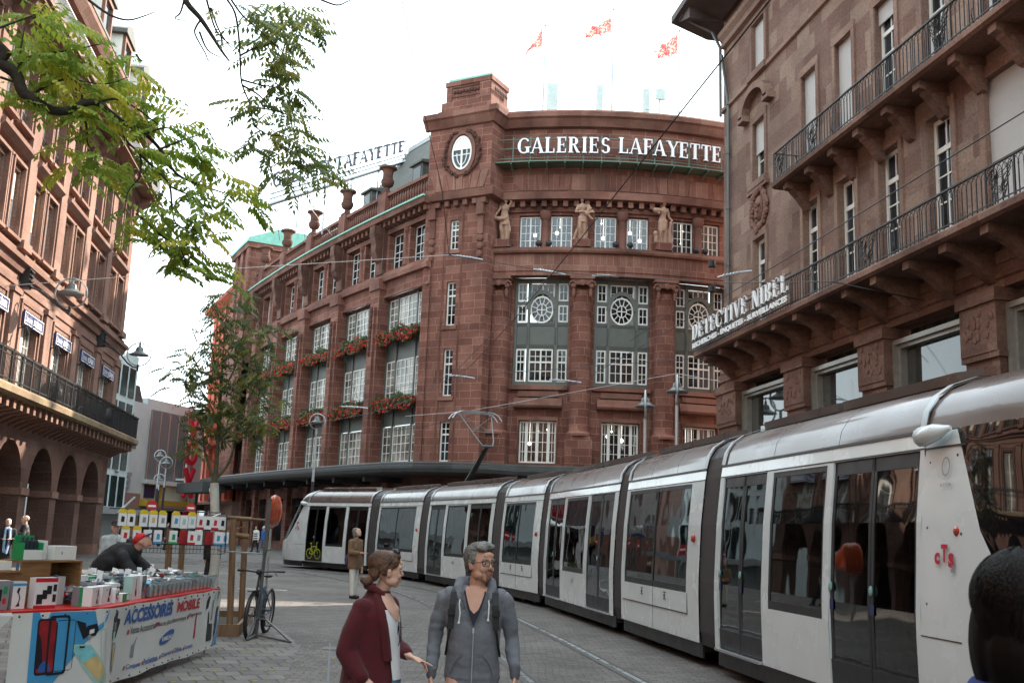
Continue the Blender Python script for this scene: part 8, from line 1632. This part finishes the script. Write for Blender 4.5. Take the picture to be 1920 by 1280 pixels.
P2([(1.24, .8), (1.31, .82), (1.3, .74), (1.37, .73), (1.37, .69), (1.29, .69), (1.3, .55), (1.22, .52), (1.2, .56), (1.22, .7), (1.2, .74)], 'pblack', .006); P2([(1.23, .7), (1.28, .71), (1.28, .63), (1.23, .62)], 'pgrey', .008); P2([(1.215, .61), (1.27, .62), (1.265, .53), (1.21, .52)], 'pmint', .008)
P2([(.665, .53), (.86, .52), (1.0, .36), (1.12, .2), (1.1, .13), (.96, .12), (.8, .3), (.67, .47)], 'pmint', .006); P2([(.69, .51), (.84, .505), (1.0, .33), (1.09, .2), (1.07, .155), (.98, .15), (.83, .31), (.695, .47)], 'psand', .008); P2([(.69, .51), (.84, .505), (.93, .41), (.79, .345), (.695, .47)], 'psea', .009); P2([(.73, .51), (.8, .508), (.79, .49), (.74, .49)], 'pblack', .011)
frame2(1.0, 1.09, .21, .66, .008, 'pmint', .005, .25 if 0 else -.1); P2([(1.22, .5), (1.3, .5), (1.32, .44), (1.28, .2), (1.22, .22)], 'pgrey', .006); P2([(1.235, .48), (1.28, .48), (1.28, .3), (1.24, .26)], 'psand', .008)
m = MB(BNF)
def TXT(body, s0, z0, h, w, mt, o=.006, bold=.02, slant=0.): sans_text(PM.setdefault('t'+mt+str(round(o*1000)), (MB(BNF), mt))[0], body, s0, z0, h, w, o, bold=bold, slant=slant)
TXT('ACCESSOIRES', 1.48, .655, .155, 1.5, 'pblue', bold=.045, slant=.22); TXT('MOBILE', 3.16, .665, .13, .86, 'pred', bold=.045, slant=.22)
for s0, z0, w in ((1.6, .545, .05), (2.43, .56, .05), (3.57, .555, .05)): P2([(s0, z0), (s0+.05, z0), (s0+.06, z0+.05), (s0+.01, z0+.05)], 'pred', .006)
TXT('Vente Accessoires', 1.68, .545, .075, .75, 'pblack', bold=.01); TXT('Mise en place Verre trempé', 2.5, .54, .07, 1.03, 'pblack', bold=.01); TXT('Réparation', 3.64, .56, .065, .5, 'pblack', bold=.01)
el = [(2.86+.28*cos(t)+.0*sin(t), .41+.062*sin(t)+.04*cos(t)) for t in [2*PI*k/26 for k in range(26)]]; P2(el, 'pblue', .006); TXT('SAMSUNG', 2.66, .375, .05, .4, 'pwhite', o=.009, bold=.03)
for s0 in (1.59, 2.03, 2.6, 3.14, 3.5): P2([(s0, .185), (s0+.035, .185), (s0+.04, .225), (s0+.005, .225)], 'pred', .006)
TXT('Coques', 1.65, .17, .065, .34, 'pblue', bold=.02); TXT('Pochettes', 2.09, .175, .07, .46, 'pblue', bold=.02); TXT('Chargeurs', 2.66, .18, .065, .44, 'pblue', bold=.02); TXT('Câbles', 3.2, .19, .055, .27, 'pblue', bold=.02); TXT('Ecouteurs', 3.55, .195, .05, .3, 'pblue', bold=.02)
P2([(1.73, .3), (1.8, .29), (1.83, .42), (1.88, .5), (1.86, .5), (1.8, .44), (1.74, .42)], 'pgrey', .005); P2([(3.86, .3), (3.93, .3), (3.96, .6), (3.92, .6)], 'pred', .005)
P2([(4.36, .21), (4.6, .21), (4.62, .42), (4.4, .44)], 'pblack', .006); P2([(4.4, .44), (4.47, .44), (4.46, .6), (4.41, .58)], 'pblack', .005); P2([(4.52, .46), (4.6, .48), (4.66, .72), (4.6, .74)], 'pgrey', .006); P2([(4.72, .22), (4.86, .3), (4.9, .64), (4.8, .62), (4.74, .4)], 'pblack', .006); P2([(4.76, .3), (4.83, .34), (4.86, .58), (4.8, .56)], 'pblue', .008); P2([(4.3, .62), (4.4, .64), (4.48, .78), (4.42, .8), (4.34, .74)], 'pblack', .006); P2([(4.62, .7), (4.7, .72), (4.76, .82), (4.7, .83)], 'pmint', .006); P2([(4.78, .7), (4.86, .74), (4.92, .83), (4.84, .83)], 'pgrey', .006)
P2([(4.66, .12), (4.97, .12), (4.97, .6), (4.93, .4), (4.84, .22)], 'skyblue', .004); P2([(4.78, .13), (4.8, .13), (4.95, .5), (4.94, .55)], 'pwhite', .006)
for k_, (mb, mt) in PM.items(): mb.build('print' if k_[0] != 't' else 'lettering', M[mt], ban)
nb = MB(SF); nb.poly([(-1.2, .03, .1), (-.75, .03, .12), (-.0, .04, .83), (-.02, .03, .86), (-1.2, .03, .86)]); nb.poly([(-1.2, .02, .1), (-1.2, .02, .86), (-.02, .02, .86), (-.0, .03, .83), (-.75, .02, .12)]); tag(nb.build('banner_flap', M['vinyl']), 'plain white banner flap hanging off the stall at the left edge', 'banner')
shf = thing('display_shelf', 'stepped varnished wooden shelf standing on the stall table', 'shelf', (-2.95, 11.6, .872), 0, w=True)
HF = plane_frame(-3.12, 11.02, .62, .78, .78, -.62)
m = MB(HF); th = .018
for (a, b, z) in ((-.62, -.22, 1.12), (-.22, .12, 1.22), (.12, .82, 1.32)): m.box(a, b, -.34, .02, z-th, z)
m.box(-.62, .46, -.02, .0, .875, 1.10); m.box(-.22, .46, -.02, .0, 1.10, 1.20); m.box(.12, .46, -.02, .0, 1.2, 1.302); m.box(.8, .82, -.34, .02, .875, 1.302); m.box(.44, .46, -.34, -.02, .875, 1.302); m.box(.46, .8, -.34, -.32, .875, 1.302); m.build('carcass', M['wood'], shf)
def pbox(fr, s, o, z, w, d, h, face, lab, side='pwhite', art=None, rot=0., grp='product boxes on the stall', top=None):
 c = fr(s, o, z); a = fr(s+.01, o, z)-c; rz = math.atan2(a.y, a.x)+rot; t = thing('product_box', lab, 'box', tuple(c), rz, grp)
 m = MB(); m.box(-w/2, w/2, 0, d, 0, h); m.build('carton', M[side], t); f = MB(); f.poly([(-w/2+.002, -.0015, .002), (w/2-.002, -.0015, .002), (w/2-.002, -.0015, h-.002), (-w/2+.002, -.0015, h-.002)]); f.build('front', M[face], t)
 if art:
  for k, (mt, pts) in enumerate(art): g = MB(); g.poly([(-w/2+x*w, -.003-.0012*k, y*h) for x, y in pts]); g.build('artwork', M[mt], t)
 return t
mic = [('pblack', [(.6, .12), (.85, .12), (.8, .3), (.74, .42), (.86, .5), (.86, .85), (.74, .88), (.68, .6), (.7, .44), (.62, .3)]), ('pred', [(.38, .74), (.5, .74), (.5, .82), (.38, .82)])]
lampa = [('pblack', [(.3, .1), (.62, .1), (.55, .25), (.62, .4), (.48, .6), (.56, .75), (.4, .78), (.3, .62), (.44, .55), (.54, .4), (.46, .22)]), ('skyblue', [(0, .84), (1, .84), (1, .93), (0, .93)])]
spk = [('pred', [(0, .86), (1, .86), (1, 1), (0, 1)]), ('pred', [(0, 0), (1, 0), (1, .1), (0, .1)]), ('pblack', [(.1, .14), (.36, .14), (.36, .46), (.1, .46)]), ('pblack', [(.34, .3), (.56, .3), (.56, .6), (.34, .6)]), ('pblack', [(.52, .46), (.74, .46), (.74, .74), (.52, .74)]), ('pblack', [(.8, .2), (.95, .2), (.95, .45), (.8, .45)]), ('pblack', [(.8, .55), (.95, .55), (.95, .78), (.8, .78)])]
cards = [('pblack', [(.2, .3), (.45, .3), (.45, .7), (.2, .7)]), ('pred', [(.55, .2), (.8, .2), (.8, .4), (.55, .4)]), ('pgreen', [(.55, .55), (.85, .55), (.85, .8), (.55, .8)])]
Z = .873
pbox(SF, -.03, -.14, Z, .13, .08, .27, 'pgrey', 'greyish box with chains of small print at the far left of the front row', art=cards)
pbox(SF, .14, -.14, Z, .14, .1, .26, 'pwhite', 'tall box with a desk lamp drawing and light blue top', side='pgrey', art=lampa); pbox(SF, .42, -.14, Z, .24, .1, .29, 'pwhite', 'red and white box showing three black loudspeakers', side='pwhite', art=spk)
pbox(SF, .86, -.16, Z, .09, .12, .19, 'pgreen', 'dark green box standing beside the wooden shelf', side='pgrey'); pbox(SF, 1.03, -.13, Z, .2, .12, .19, 'pwhite', 'left of two white boxes with a black microphone stand picture', art=mic); pbox(SF, 1.33, -.12, Z, .24, .12, .19, 'pwhite', 'right of two white boxes with a black microphone stand picture', art=mic, rot=.0)
pbox(SF, 1.56, -.1, Z, .1, .09, .15, 'pwhite', 'small white box with green dots beside the microphone boxes', art=cards); pbox(SF, 1.78, -.09, Z, .19, .1, .09, 'pgreen', 'low green box in the front row', side='pwhite', art=[('pwhite', [(.62, .2), (.95, .2), (.95, .9), (.62, .9)])]); pbox(SF, 1.86, -.24, Z, .2, .1, .19, 'pwhite', 'white box behind the low green box', art=cards)
pbox(SF, 2.13, -.12, Z, .2, .1, .26, 'pwhite', 'tall white box with a black bottle shaped picture', side='pmint', art=[('pblack', [(.45, .15), (.62, .15), (.66, .35), (.56, .5), (.54, .9), (.48, .9), (.47, .5), (.4, .35)])]); pbox(SF, 2.38, -.12, Z, .14, .12, .26, 'pgrey', 'tall grey box at the left end of the clear bins', art=cards)
pbox(SF, 1.62, -.5, Z, .2, .1, .27, 'pwhite', 'pinkish white box in the second row above the green dots', art=[('pred', [(.3, .15), (.7, .15), (.7, .25), (.3, .25)])]); pbox(SF, 2.2, -.62, .98, .3, .14, .13, 'pgreen', 'long green box lying on the packets', side='pgreen'); pbox(SF, 1.35, -.55, Z, .16, .1, .25, 'pmint', 'mint green and black box in the second row', art=cards); pbox(SF, 1.0, -.6, Z, .16, .1, .28, 'pwhite', 'white box leaning beside the open shelf', art=cards, rot=.2)
pbox(HF, .63, -.1, Z, .1, .03, .3, 'pwhite', 'white and blue booklet leaning in the open shelf', side='pblue', rot=.9)
t = pbox(HF, .27, -.05, 1.322, .22, .18, .1, 'pwhite', 'green and white counter display of bottles on top of the shelf', side='pgreen')
m = MB(); m.box(-.11, .11, .16, .17, .1, .24); m.box(-.112, -.104, .0, .17, .1, .17); m.box(.104, .112, 0, .17, .1, .17); m.build('display_back', M['pgreen'], t); [(lambda mm: mm.build('bottle', M['navy'], t))((lambda q: (q.lathe((x, .08, .1), [(0, 0), (.022, 0), (.022, .08), (.012, .1), (.012, .12), (0, .12)], 9), q)[1])(MB())) for x in (-.075, -.025, .025, .075)]
pbox(HF, .66, -.06, 1.322, .26, .16, .14, 'pwhite', 'white open carton on top of the shelf', art=[('pgrey', [(.3, .4), (.36, .4), (.36, .6), (.3, .6)])]); pbox(HF, .47, -.16, 1.322, .08, .14, .19, 'pwhite', 'narrow upright white carton on top of the shelf')
pbox(HF, -.02, -.1, 1.222, .2, .12, .09, 'pwhite', 'white packet with yellow on the middle step', side='pyellow'); pbox(HF, -.16, -.06, 1.222, .05, .14, .13, 'pgrey', 'grey upright packet leaning on the middle step', rot=.5); pbox(HF, -.42, -.08, 1.122, .24, .12, .06, 'pwhite', 'flat white packet on the lowest step', side='pyellow')
M['clearp'] = clearglass('clear_plastic', tint=(.8, .84, .86), wav=.3)
proto = None; k = 0
for i in range(16):
 s_ = 2.55+i*.158
 if s_ > 4.95: break
 o = -.15; c = SF(s_, o, Z); a = SF(s_+.01, o, Z)-c; rz = math.atan2(a.y, a.x)
 if proto is None:
  proto = thing('clear_bin', '', 'bin', tuple(c), rz, 'clear plastic bins along the stall front'); m = MB()
  m.poly([(-.074, -.07, 0), (.074, -.07, 0), (.076, -.1, .17), (-.076, -.1, .17)]); m.poly([(-.074, .2, 0), (.074, .2, 0), (.074, .2, .17), (-.074, .2, .17)]); [m.poly([(x, -.07, 0), (x, .2, 0), (x, .2, .17), (x, -.1, .17)]) for x in (-.075, .075)]; m.build('shell', M['clearp'], proto)
  m = MB(); m.box(-.078, .078, -.106, -.098, .165, .175); m.build('rim', M['pgrey'], proto)
  random.seed(2)
  for q in range(4): m = MB(); x = -.05+.033*q; m.box(x, x+.02, -.055, .15, .01, .13+.03*(q % 2)); m.build('contents', M[('pgrey', 'pwhite', 'vinyl', 'pmint')[q]], proto)
  b_ = proto
 else: b_ = copy_tree(proto); b_.location = c; b_.rotation_euler = (0, 0, rz)
 b_['label'] = 'clear plastic bin of small packets, '+('nearest the boxes, first of the row' if i == 0 else 'last of the row at the far corner' if i == 15 else '%s of the row from the near end' % ('', 'second', 'third', 'fourth', 'fifth', 'sixth', 'seventh', 'eighth', 'ninth', 'tenth', 'eleventh', 'twelfth', 'thirteenth', 'fourteenth', 'fifteenth')[i])
random.seed(8); mats_ = ['pwhite', 'vinyl', 'pmint', 'pgrey', 'pwhite', 'pblue', 'pred', 'pblack', 'pwhite', 'skyblue']; piles = MB(SF)
for i in range(2300):
 s_ = random.uniform(.95, l0+l1-.02); o = random.uniform(-1.12, -.14 if s_ > 2.45 else -.36); z = .9+random.uniform(0, .13)+(.05 if o < -.5 else .02); w, h = random.uniform(.03, .07), random.uniform(.02, .055); a = random.uniform(0, PI); tl = random.uniform(-.6, .9); u = Vector((cos(a), sin(a), 0))*w; v = Vector((-sin(a)*cos(tl), cos(a)*cos(tl), sin(tl)))*h; c = Vector((s_, o, z)); piles.cur = random.choice((0, 0, 1, 0, 2, 3, 0, 1, 0, 0, 1, 4, 5, 7, 0, 1, 0, 3, 6, 1)); n_ = u.cross(v).normalized()*.006
 piles.poly([tuple(c-u-v+n_), tuple(c+u-v+n_), tuple(c+u+v+n_), tuple(c-u+v+n_)]); piles.poly([tuple(c-u+v-n_), tuple(c+u+v-n_), tuple(c+u-v-n_), tuple(c-u-v-n_)]); piles.poly([tuple(c-u-v+n_), tuple(c-u-v-n_), tuple(c+u-v-n_), tuple(c+u-v+n_)])
tag(piles.build('small_packets', [M[x] for x in ('pwhite', 'vinyl', 'pmint', 'pgrey', 'skyblue', 'pblue', 'pred', 'pblack')]), 'heaps of small white and turquoise accessory packets filling the stall table', 'packets', kind='stuff')
proto = None; random.seed(19)
pos = [(1.02, -.95), (1.22, -.75), (1.5, -1.0), (1.7, -.6), (1.9, -.9), (2.05, -.55), (2.3, -1.0), (2.45, -.7), (2.7, -.95), (2.9, -.55), (3.05, -1.0), (3.3, -.75), (3.5, -.95), (3.75, -.6), (4.0, -.95), (4.3, -.9), (4.55, -.6), (4.85, -.95)]
for i, (s_, o) in enumerate(pos):
 c = SF(s_, o, .98); rz = random.uniform(-.5, .7)
 if proto is None: proto = thing('price_card', '', 'price card', tuple(c), rz, 'price cards among the packets'); m = MB(); m.prism([(-.03, 0), (.04, 0), (.07, .17), (0, .19)], -.0015, .0015) ; m.build('card', M['pwhite'], proto); m = MB(); m.poly([(.0, -.003, .08), (.03, -.003, .08), (.04, -.003, .13), (.01, -.003, .13)]); m.build('figures', M['pgrey'], proto); b_ = proto
 else: b_ = copy_tree(proto); b_.location = c; b_.rotation_euler = (random.uniform(-.2, .1), random.uniform(-.25, .3), rz); s2 = random.uniform(.75, 1.15); b_.scale = (s2, s2, s2)
 b_['label'] = 'white slanted price card among the heaped packets, '+('nearest the wooden shelf' if i == 0 else 'at the far end of the stall' if i == 17 else 'number %d from the shelf end' % (i+1))
# ================================================================ hanging rack behind the stall
rk = thing('wire_rack', 'black wire rack on a long rail behind the stall, hung with packages', 'rack', (-2.6, 17, 0), w=True)
RA, RB = at(222, 985, 16.6), at(418, 1000, 17.1); rd = Vector((RB.x-RA.x, RB.y-RA.y)); rL = rd.length; rd.normalize(); RKF = plane_frame(RA.x, RA.y, rd.x, rd.y, rd.y, -rd.x)
z_t, z_m, z_b, z_g = at(320, 962, 16.9).z, at(320, 990, 16.9).z, at(320, 1019, 16.9).z, at(320, 1036, 16.9).z
m = MB(RKF); m.tube([(0, 0, z_b), (rL, 0, z_b)], .014, 6); m.tube([(-.15, 0, z_t+.04), (rL, 0, z_t+.04)], .01, 6); m.tube([(0, 0, z_m), (rL, 0, z_m)], .007, 5)
q = 0
while q < rL: m.tube([(q, 0, z_b), (q, 0, z_g)], .003, 4); m.tube([(q, -.0, z_b), (q, -.0, z_t)], .0025, 4); q += .055
for z in (z_g, (z_g+z_b)/2): m.tube([(0, 0, z), (rL, 0, z)], .004, 4)
m.tube([(rL, 0, z_t+.05), (rL, .1, z_t), (rL+.02, .1, z_g+.02), (rL-.05, .05, z_g)], .01, 5); m.build('grid', M['dark'], rk)
for a, b in ((at(220, 962, 16.6), at(253, 932, 16.9)), (at(391, 972, 17), at(414, 963, 17.0))): m = MB(); m.tube([a, b], .018, 6); m.build('clamp_bar', M['galv'], rk)
m = MB(); m.tube([at(392, 966, 17.05), at(440, 970, 17.2), at(497, 975, 17.5)], .022, 8); m.build('rail', M['post'], rk); m = MB(); m.tube([at(410, 1032, 17.1), at(450, 1035, 17.3), at(494, 1037, 17.5)], .014, 6); m.build('lower_rail', M['galv'], rk)
yl = 'yellow topped white package '; pk = [(0, .02, 1, 'pblack'), (0, .1, 1, 'pblack'), (0, .22, 1, 'pgrey'), (0, .31, 1, 'psand'), (0, .40, 1, 'pgrey'), (0, .53, 1, 'skyblue'), (0, .61, 0, 'pmint'), (0, .69, 1, 'pmint'), (0, .775, 0, 'pred'), (0, .85, 0, 'pblack'), (0, .925, 0, 'pred'), (0, 1.0, 0, 'pblack')]
pk2 = [(1, .06, 1, 'pred'), (1, .17, 1, 'pred'), (1, .27, 0, 'pgreen'), (1, .37, 0, 'skyblue'), (1, .52, 0, 'pgreen'), (1, .62, 0, 'pdred'), (1, .7, 0, 'pred'), (1, .77, 0, 'pgrey'), (1, .88, 0, 'pdred'), (1, .97, 0, 'skyblue'), (1, 1.04, 0, 'skyblue')]
names = {'pblack': 'with a black gadget', 'pgrey': 'with a grey cable', 'psand': 'with a tan gadget', 'skyblue': 'with a light blue print', 'pmint': 'with a mint gadget', 'pred': 'with a red mark', 'pgreen': 'with a green foot', 'pdred': 'in dark red'}; ordn = ['first', 'second', 'third', 'fourth', 'fifth', 'sixth', 'seventh', 'eighth', 'ninth', 'tenth', 'eleventh', 'twelfth']
for i, (row, f, yt_, acc) in enumerate(pk+pk2):
 zt_ = z_t if row == 0 else z_m-.01; c = RKF(rL*f*.97, .05, zt_); w = .058; h = .2 if not yt_ else .19; j = i if row == 0 else i-12
 t = thing('hanging_package', ('yellow topped' if yt_ else 'white')+' package '+names[acc]+', '+ordn[j]+' from left, '+('upper' if row == 0 else 'lower')+' row', 'package', tuple(c), math.atan2(rd.y, rd.x)+.05*(i % 3-1), 'packages hanging on the wire rack')
 m = MB(); m.box(-w, w, -.02, .02, -h-.02, -.02); m.build('pack', M['pdred' if acc == 'pdred' else 'pwhite'], t)
 m = MB(); m.poly([(-w*.4, -.0225, -h*.8), (w*.45, -.0225, -h*.8), (w*.5, -.0225, -h*.4), (-w*.3, -.0225, -h*.35)]); m.build('picture', M[acc], t)
 if yt_: m = MB(); m.prism([(-w, -.025), (w, -.025), (w, .0), (w*.5, .035), (-w*.5, .035), (-w, 0)], -.022, .022); m.build('yellow_tab', M['pyellow'], t)
 elif acc in ('pgreen', 'skyblue', 'pred') : m = MB(); m.box(-w-.001, w+.001, -.021, .021, -h-.021, -h+.01); m.build('coloured_foot', M[acc], t)
b = at(249, 1030, 16.2); m = Blob(); m.loft([(tuple(b+Vector((0, 0, -.28))), .12, .09), (tuple(b), .13, .1), (tuple(b+Vector((0, 0, .16))), .1, .06)]); tag(m.done('shoulder_bag', 'strap', None, vox=.02, sm=2), 'black bag hanging under the left end of the wire rack', 'bag')
b, tp = at(480, 1192, 17.4), at(507, 934, 17.4); ps = thing('rack_stand', 'tall grey steel pole on splayed feet, leaning at the end of the rail', 'stand', (b.x, b.y, 0), w=True)
b.z = 0; m = MB(); m.tube([tuple(b), tuple(tp)], .028, 8); m.build('pole', M['lampgrey'], ps)
for f_ in (at(545, 1206, 16.7), at(462, 1205, 16.9), at(470, 1190, 17.9)):
 f_.z = .02; m = MB(); k_ = b.lerp(tp, .14); m.tube([tuple(k_), tuple(k_.lerp(f_, .25)+Vector((0, 0, .06))), tuple(f_)], .016, 6); m.tube([(b.x, b.y, .05), tuple(f_)], .018, 6); m.build('foot', M['lampgrey'], ps)
for f in (.2, .62, .78): m = MB(); q_ = b.lerp(tp, f); m.lathe(tuple(q_), [(.04, -.04), (.04, .04)], 8); m.tube([tuple(q_), tuple(q_+Vector((.1, -.05, .02)))], .012, 5); m.build('clamp', M['lampgrey'], ps)
stk = [(at(430, 1190, 17.7), 438, 972, 'front right'), (at(452, 1165, 19.2), 461, 970, 'rear right'), (at(308, 1180, 18.3), 319, 990, 'front left'), (at(333, 1160, 19.7), 344, 985, 'rear left')]
for p, tx, ty, nm in stk:
 D_ = math.hypot(p.x, p.y); q = at(tx, ty, D_); m = MB(); m.tube([(p.x, p.y, 0), tuple(q)], .052, 12); tag(m.build('tree_stake', M['post'], None, smooth=40), 'round pine stake by the young tree, '+nm+' of the four', 'stake', 'stakes round the young tree')
for a, b, r, lab in ((at(392, 968, 18.2), at(470, 973, 18.6), .04, 'upper pine cross rail tying the right stakes'), (at(441, 1002, 18.3), at(468, 1006, 18.2), .042, 'short pine log fixed between the right stakes')): m = MB(); m.tube([tuple(a), tuple(b)], r, 10); tag(m.build('cross_rail', M['post']), lab, 'rail', 'cross rails of the tree stakes')
m = MB(); m.tube([at(398, 985, 18.7), at(415, 990, 18.3), at(437, 984, 17.7), at(420, 996, 18.2), at(399, 992, 18.7)], .012, 5); m.tube([at(402, 988, 18.8), at(440, 992, 19), at(461, 985, 19.1)], .01, 5); tag(m.build('tree_tie', mat('orange_rope', (.35, .15, .05), .9)), 'orange rope tying the young tree trunk to its stakes', 'rope')
pl = thing('planter_frame', 'low wooden board frame round the foot of the young tree', 'planter', (-2.4, 18.6, 0), w=True); x0, x1, y0, y1 = -3.3, -1.42, 17.45, 20.2
for n_, bx in enumerate(((x0, x1, y0, y0+.05), (x0, x1, y1-.05, y1), (x0, x0+.05, y0+.05, y1-.05), (x1-.05, x1, y0+.05, y1-.05))): m = MB(); m.box(*bx, 0, .19); m.build('board', M['post'], pl)
m = MB(); m.box(x0+.05, x1-.05, y0+.05, y1-.05, .0, .09); m.build('soil', M.setdefault('soil', mat('dark_soil', (.05, .045, .025), .95, var=.4, vs=9, bump=1, bs=20)), pl)
bk = thing('bicycle', 'black and blue mountain bicycle leaning by the tree stake, seen end on', 'bicycle', (-1.25, 17.2, 0), R_(-10)); BKF = lambda s, o, z: Vector((o+.05*z, s, z))
def wheel(s0):
 w = MB(BKF); n = 30; R1 = .345
 w.tube([(s0+R1*cos(2*PI*k/n), 0, R1+.01+R1*.985*sin(2*PI*k/n)) for k in range(n+1)], .033, 8, caps=False); ty = w.build('wheel', M['tramdark'], bk, smooth=60)
 w = MB(BKF); w.tube([(s0+(R1-.035)*cos(2*PI*k/n), 0, R1+.01+(R1-.035)*sin(2*PI*k/n)) for k in range(n+1)], .01, 5, caps=False)
 for k in range(16): a = 2*PI*k/16; w.tube([(s0, .02*(-1)**k, R1+.01), (s0+(R1-.03)*cos(a), 0, R1+.01+(R1-.03)*sin(a))], .0018, 3, caps=False)
 w.build('rim', M['galv'], ty); w = MB(BKF); w.tube([(s0, -.05, R1+.01), (s0, .05, R1+.01)], .02, 8); w.build('hub', M['dark'], ty)
wheel(0); wheel(1.08)
m = MB(BKF); T_ = lambda *p, r=.018: m.tube(list(p), r, 8); T_((.17, 0, .82), (.62, 0, .72), r=.02); T_((.19, 0, .72), (.55, 0, .3), r=.024); T_((.55, 0, .3), (.68, 0, .78)); T_((.55, .02, .3), (1.08, .06, .355), r=.012); T_((.55, -.02, .3), (1.08, -.06, .355), r=.012); T_((.63, .02, .7), (1.08, .06, .355), r=.01); T_((.63, -.02, .7), (1.08, -.06, .355), r=.01); m.build('frame', M.setdefault('bikeblue', mat('blue_black_bike_paint', (.03, .1, .2), .3, coat=.5, var=.5, vs=5)), bk, smooth=60)
m = MB(BKF); [m.tube([(0, sg*.07, .355), (.1, sg*.06, .68), (.14, sg*.04, .72)], .017, 7) for sg in (-1, 1)]; m.tube([(.13, -.07, .7), (.13, .07, .7)], .02, 6); m.tube([(.13, 0, .68), (.2, 0, .98)], .018, 7); m.build('fork', M['dark'], bk)
m = MB(BKF); m.tube([(.2, 0, .98), (.14, 0, 1.02)], .02, 7); m.tube([(.26, -.36, 1.03), (.2, -.2, 1.03), (.14, 0, 1.01), (.2, .2, 1.03), (.26, .36, 1.03)], .013, 7); [m.tube([(.28, sg*.38, 1.03), (.23, sg*.27, 1.03)], .019, 7) for sg in (-1, 1)]; [m.tube([(.2, sg*.24, 1.01), (.12, sg*.3, .97)], .008, 5) for sg in (-1, 1)]; m.tube([(.14, .1, 1.02), (-.02, .08, .98), (-.03, .03, .8), (.1, .02, .7)], .004, 4); m.ball((.1, 0, 1.02), .045, 8, 6); m.build('handlebar', M['dark'], bk)
m = Blob(); m.cap((.0+.05, .78, .93), (.05, .6, .94), .075, .03, fx=1, fy=.35, axis=(1, 0, 0)); m.done('saddle', 'strap', bk, vox=.012, sm=1); m = MB(BKF); m.tube([(.67, 0, .76), (.7, 0, .92)], .013, 6); m.build('seat_post', M['galv'], bk)
m = MB(BKF); m.tube([(.55, -.06, .3), (.55, .06, .3)], .03, 8); m.lathe((.55, .07, .3), [(.0, 0), (.09, 0)], 14); m.tube([(.55, .08, .3), (.62, .09, .15), (.62, .2, .15)], .012, 5); m.tube([(.55, -.08, .3), (.48, -.09, .45), (.48, -.2, .45)], .012, 5); m.build('crank', M['dark'], bk)
m = MB(BKF); m.mould(-.3, .25, [(-.035, .73), (.035, .73), (.035, .745), (-.035, .745)], 4); m.build('mudguard', M['dark'], bk)
q = at(100, 1282, 9.2); b = Blob(); b.cap((q.x-.42, q.y-.2, .3), (q.x+.3, q.y+.05, .3), .1, .1); b.cap((q.x-.42, q.y-.2, .3), (q.x-.5, q.y-.22, .3), .12, .12); b.loft([((q.x-.05, q.y-.08, .0), .4, .16), ((q.x-.05, q.y-.08, .28), .38, .13)]); tag(b.done('holdall', M.setdefault('brownlea', mat('dark_brown_leather', (.035, .022, .015), .6, var=.3)), None, vox=.02, sm=2), 'dark brown holdall standing before the banner at the left edge', 'bag')
random.seed(77); m = MB()
for k in range(150):
 x, y = random.uniform(-2.2, 1.0), random.uniform(9.5, 17.5)
 if random.random() < .3: x, y = random.uniform(-1.7, -.6), random.uniform(11, 14)
 a = random.uniform(0, 6.28); L_ = random.uniform(.02, .045); u = Vector((cos(a), sin(a), 0)); v = Vector((-sin(a), cos(a), 0)); c = Vector((x, y, .012)); m.poly([tuple(c-u*L_), tuple(c+v*L_*.4+Vector((0, 0, .008))), tuple(c+u*L_), tuple(c-v*L_*.4)])
tag(m.build('fallen_leaves', leafmat('fallen_leaf', (.4, .35, .04), (.5, .42, .06), (.25, .14, .04))), 'small yellow fallen leaves scattered over the setts', 'leaves', kind='stuff')
p = at(640, 1184, 16); m = MB(); m.box(p.x-.25, p.x+.2, p.y-.12, p.y+.25, .0, .012); tag(m.build('drain_cover', M['lineg']), 'square iron drain cover set in the paving left of the woman', 'drain cover')
q = at(925, 1130, 17); m = MB(); m.ball((q.x, q.y, .02), (.03, .03, .02), 6, 4); tag(m.build('paper_scrap', M['pwhite']), 'tiny white scrap of paper lying on the setts by the rails', 'litter')
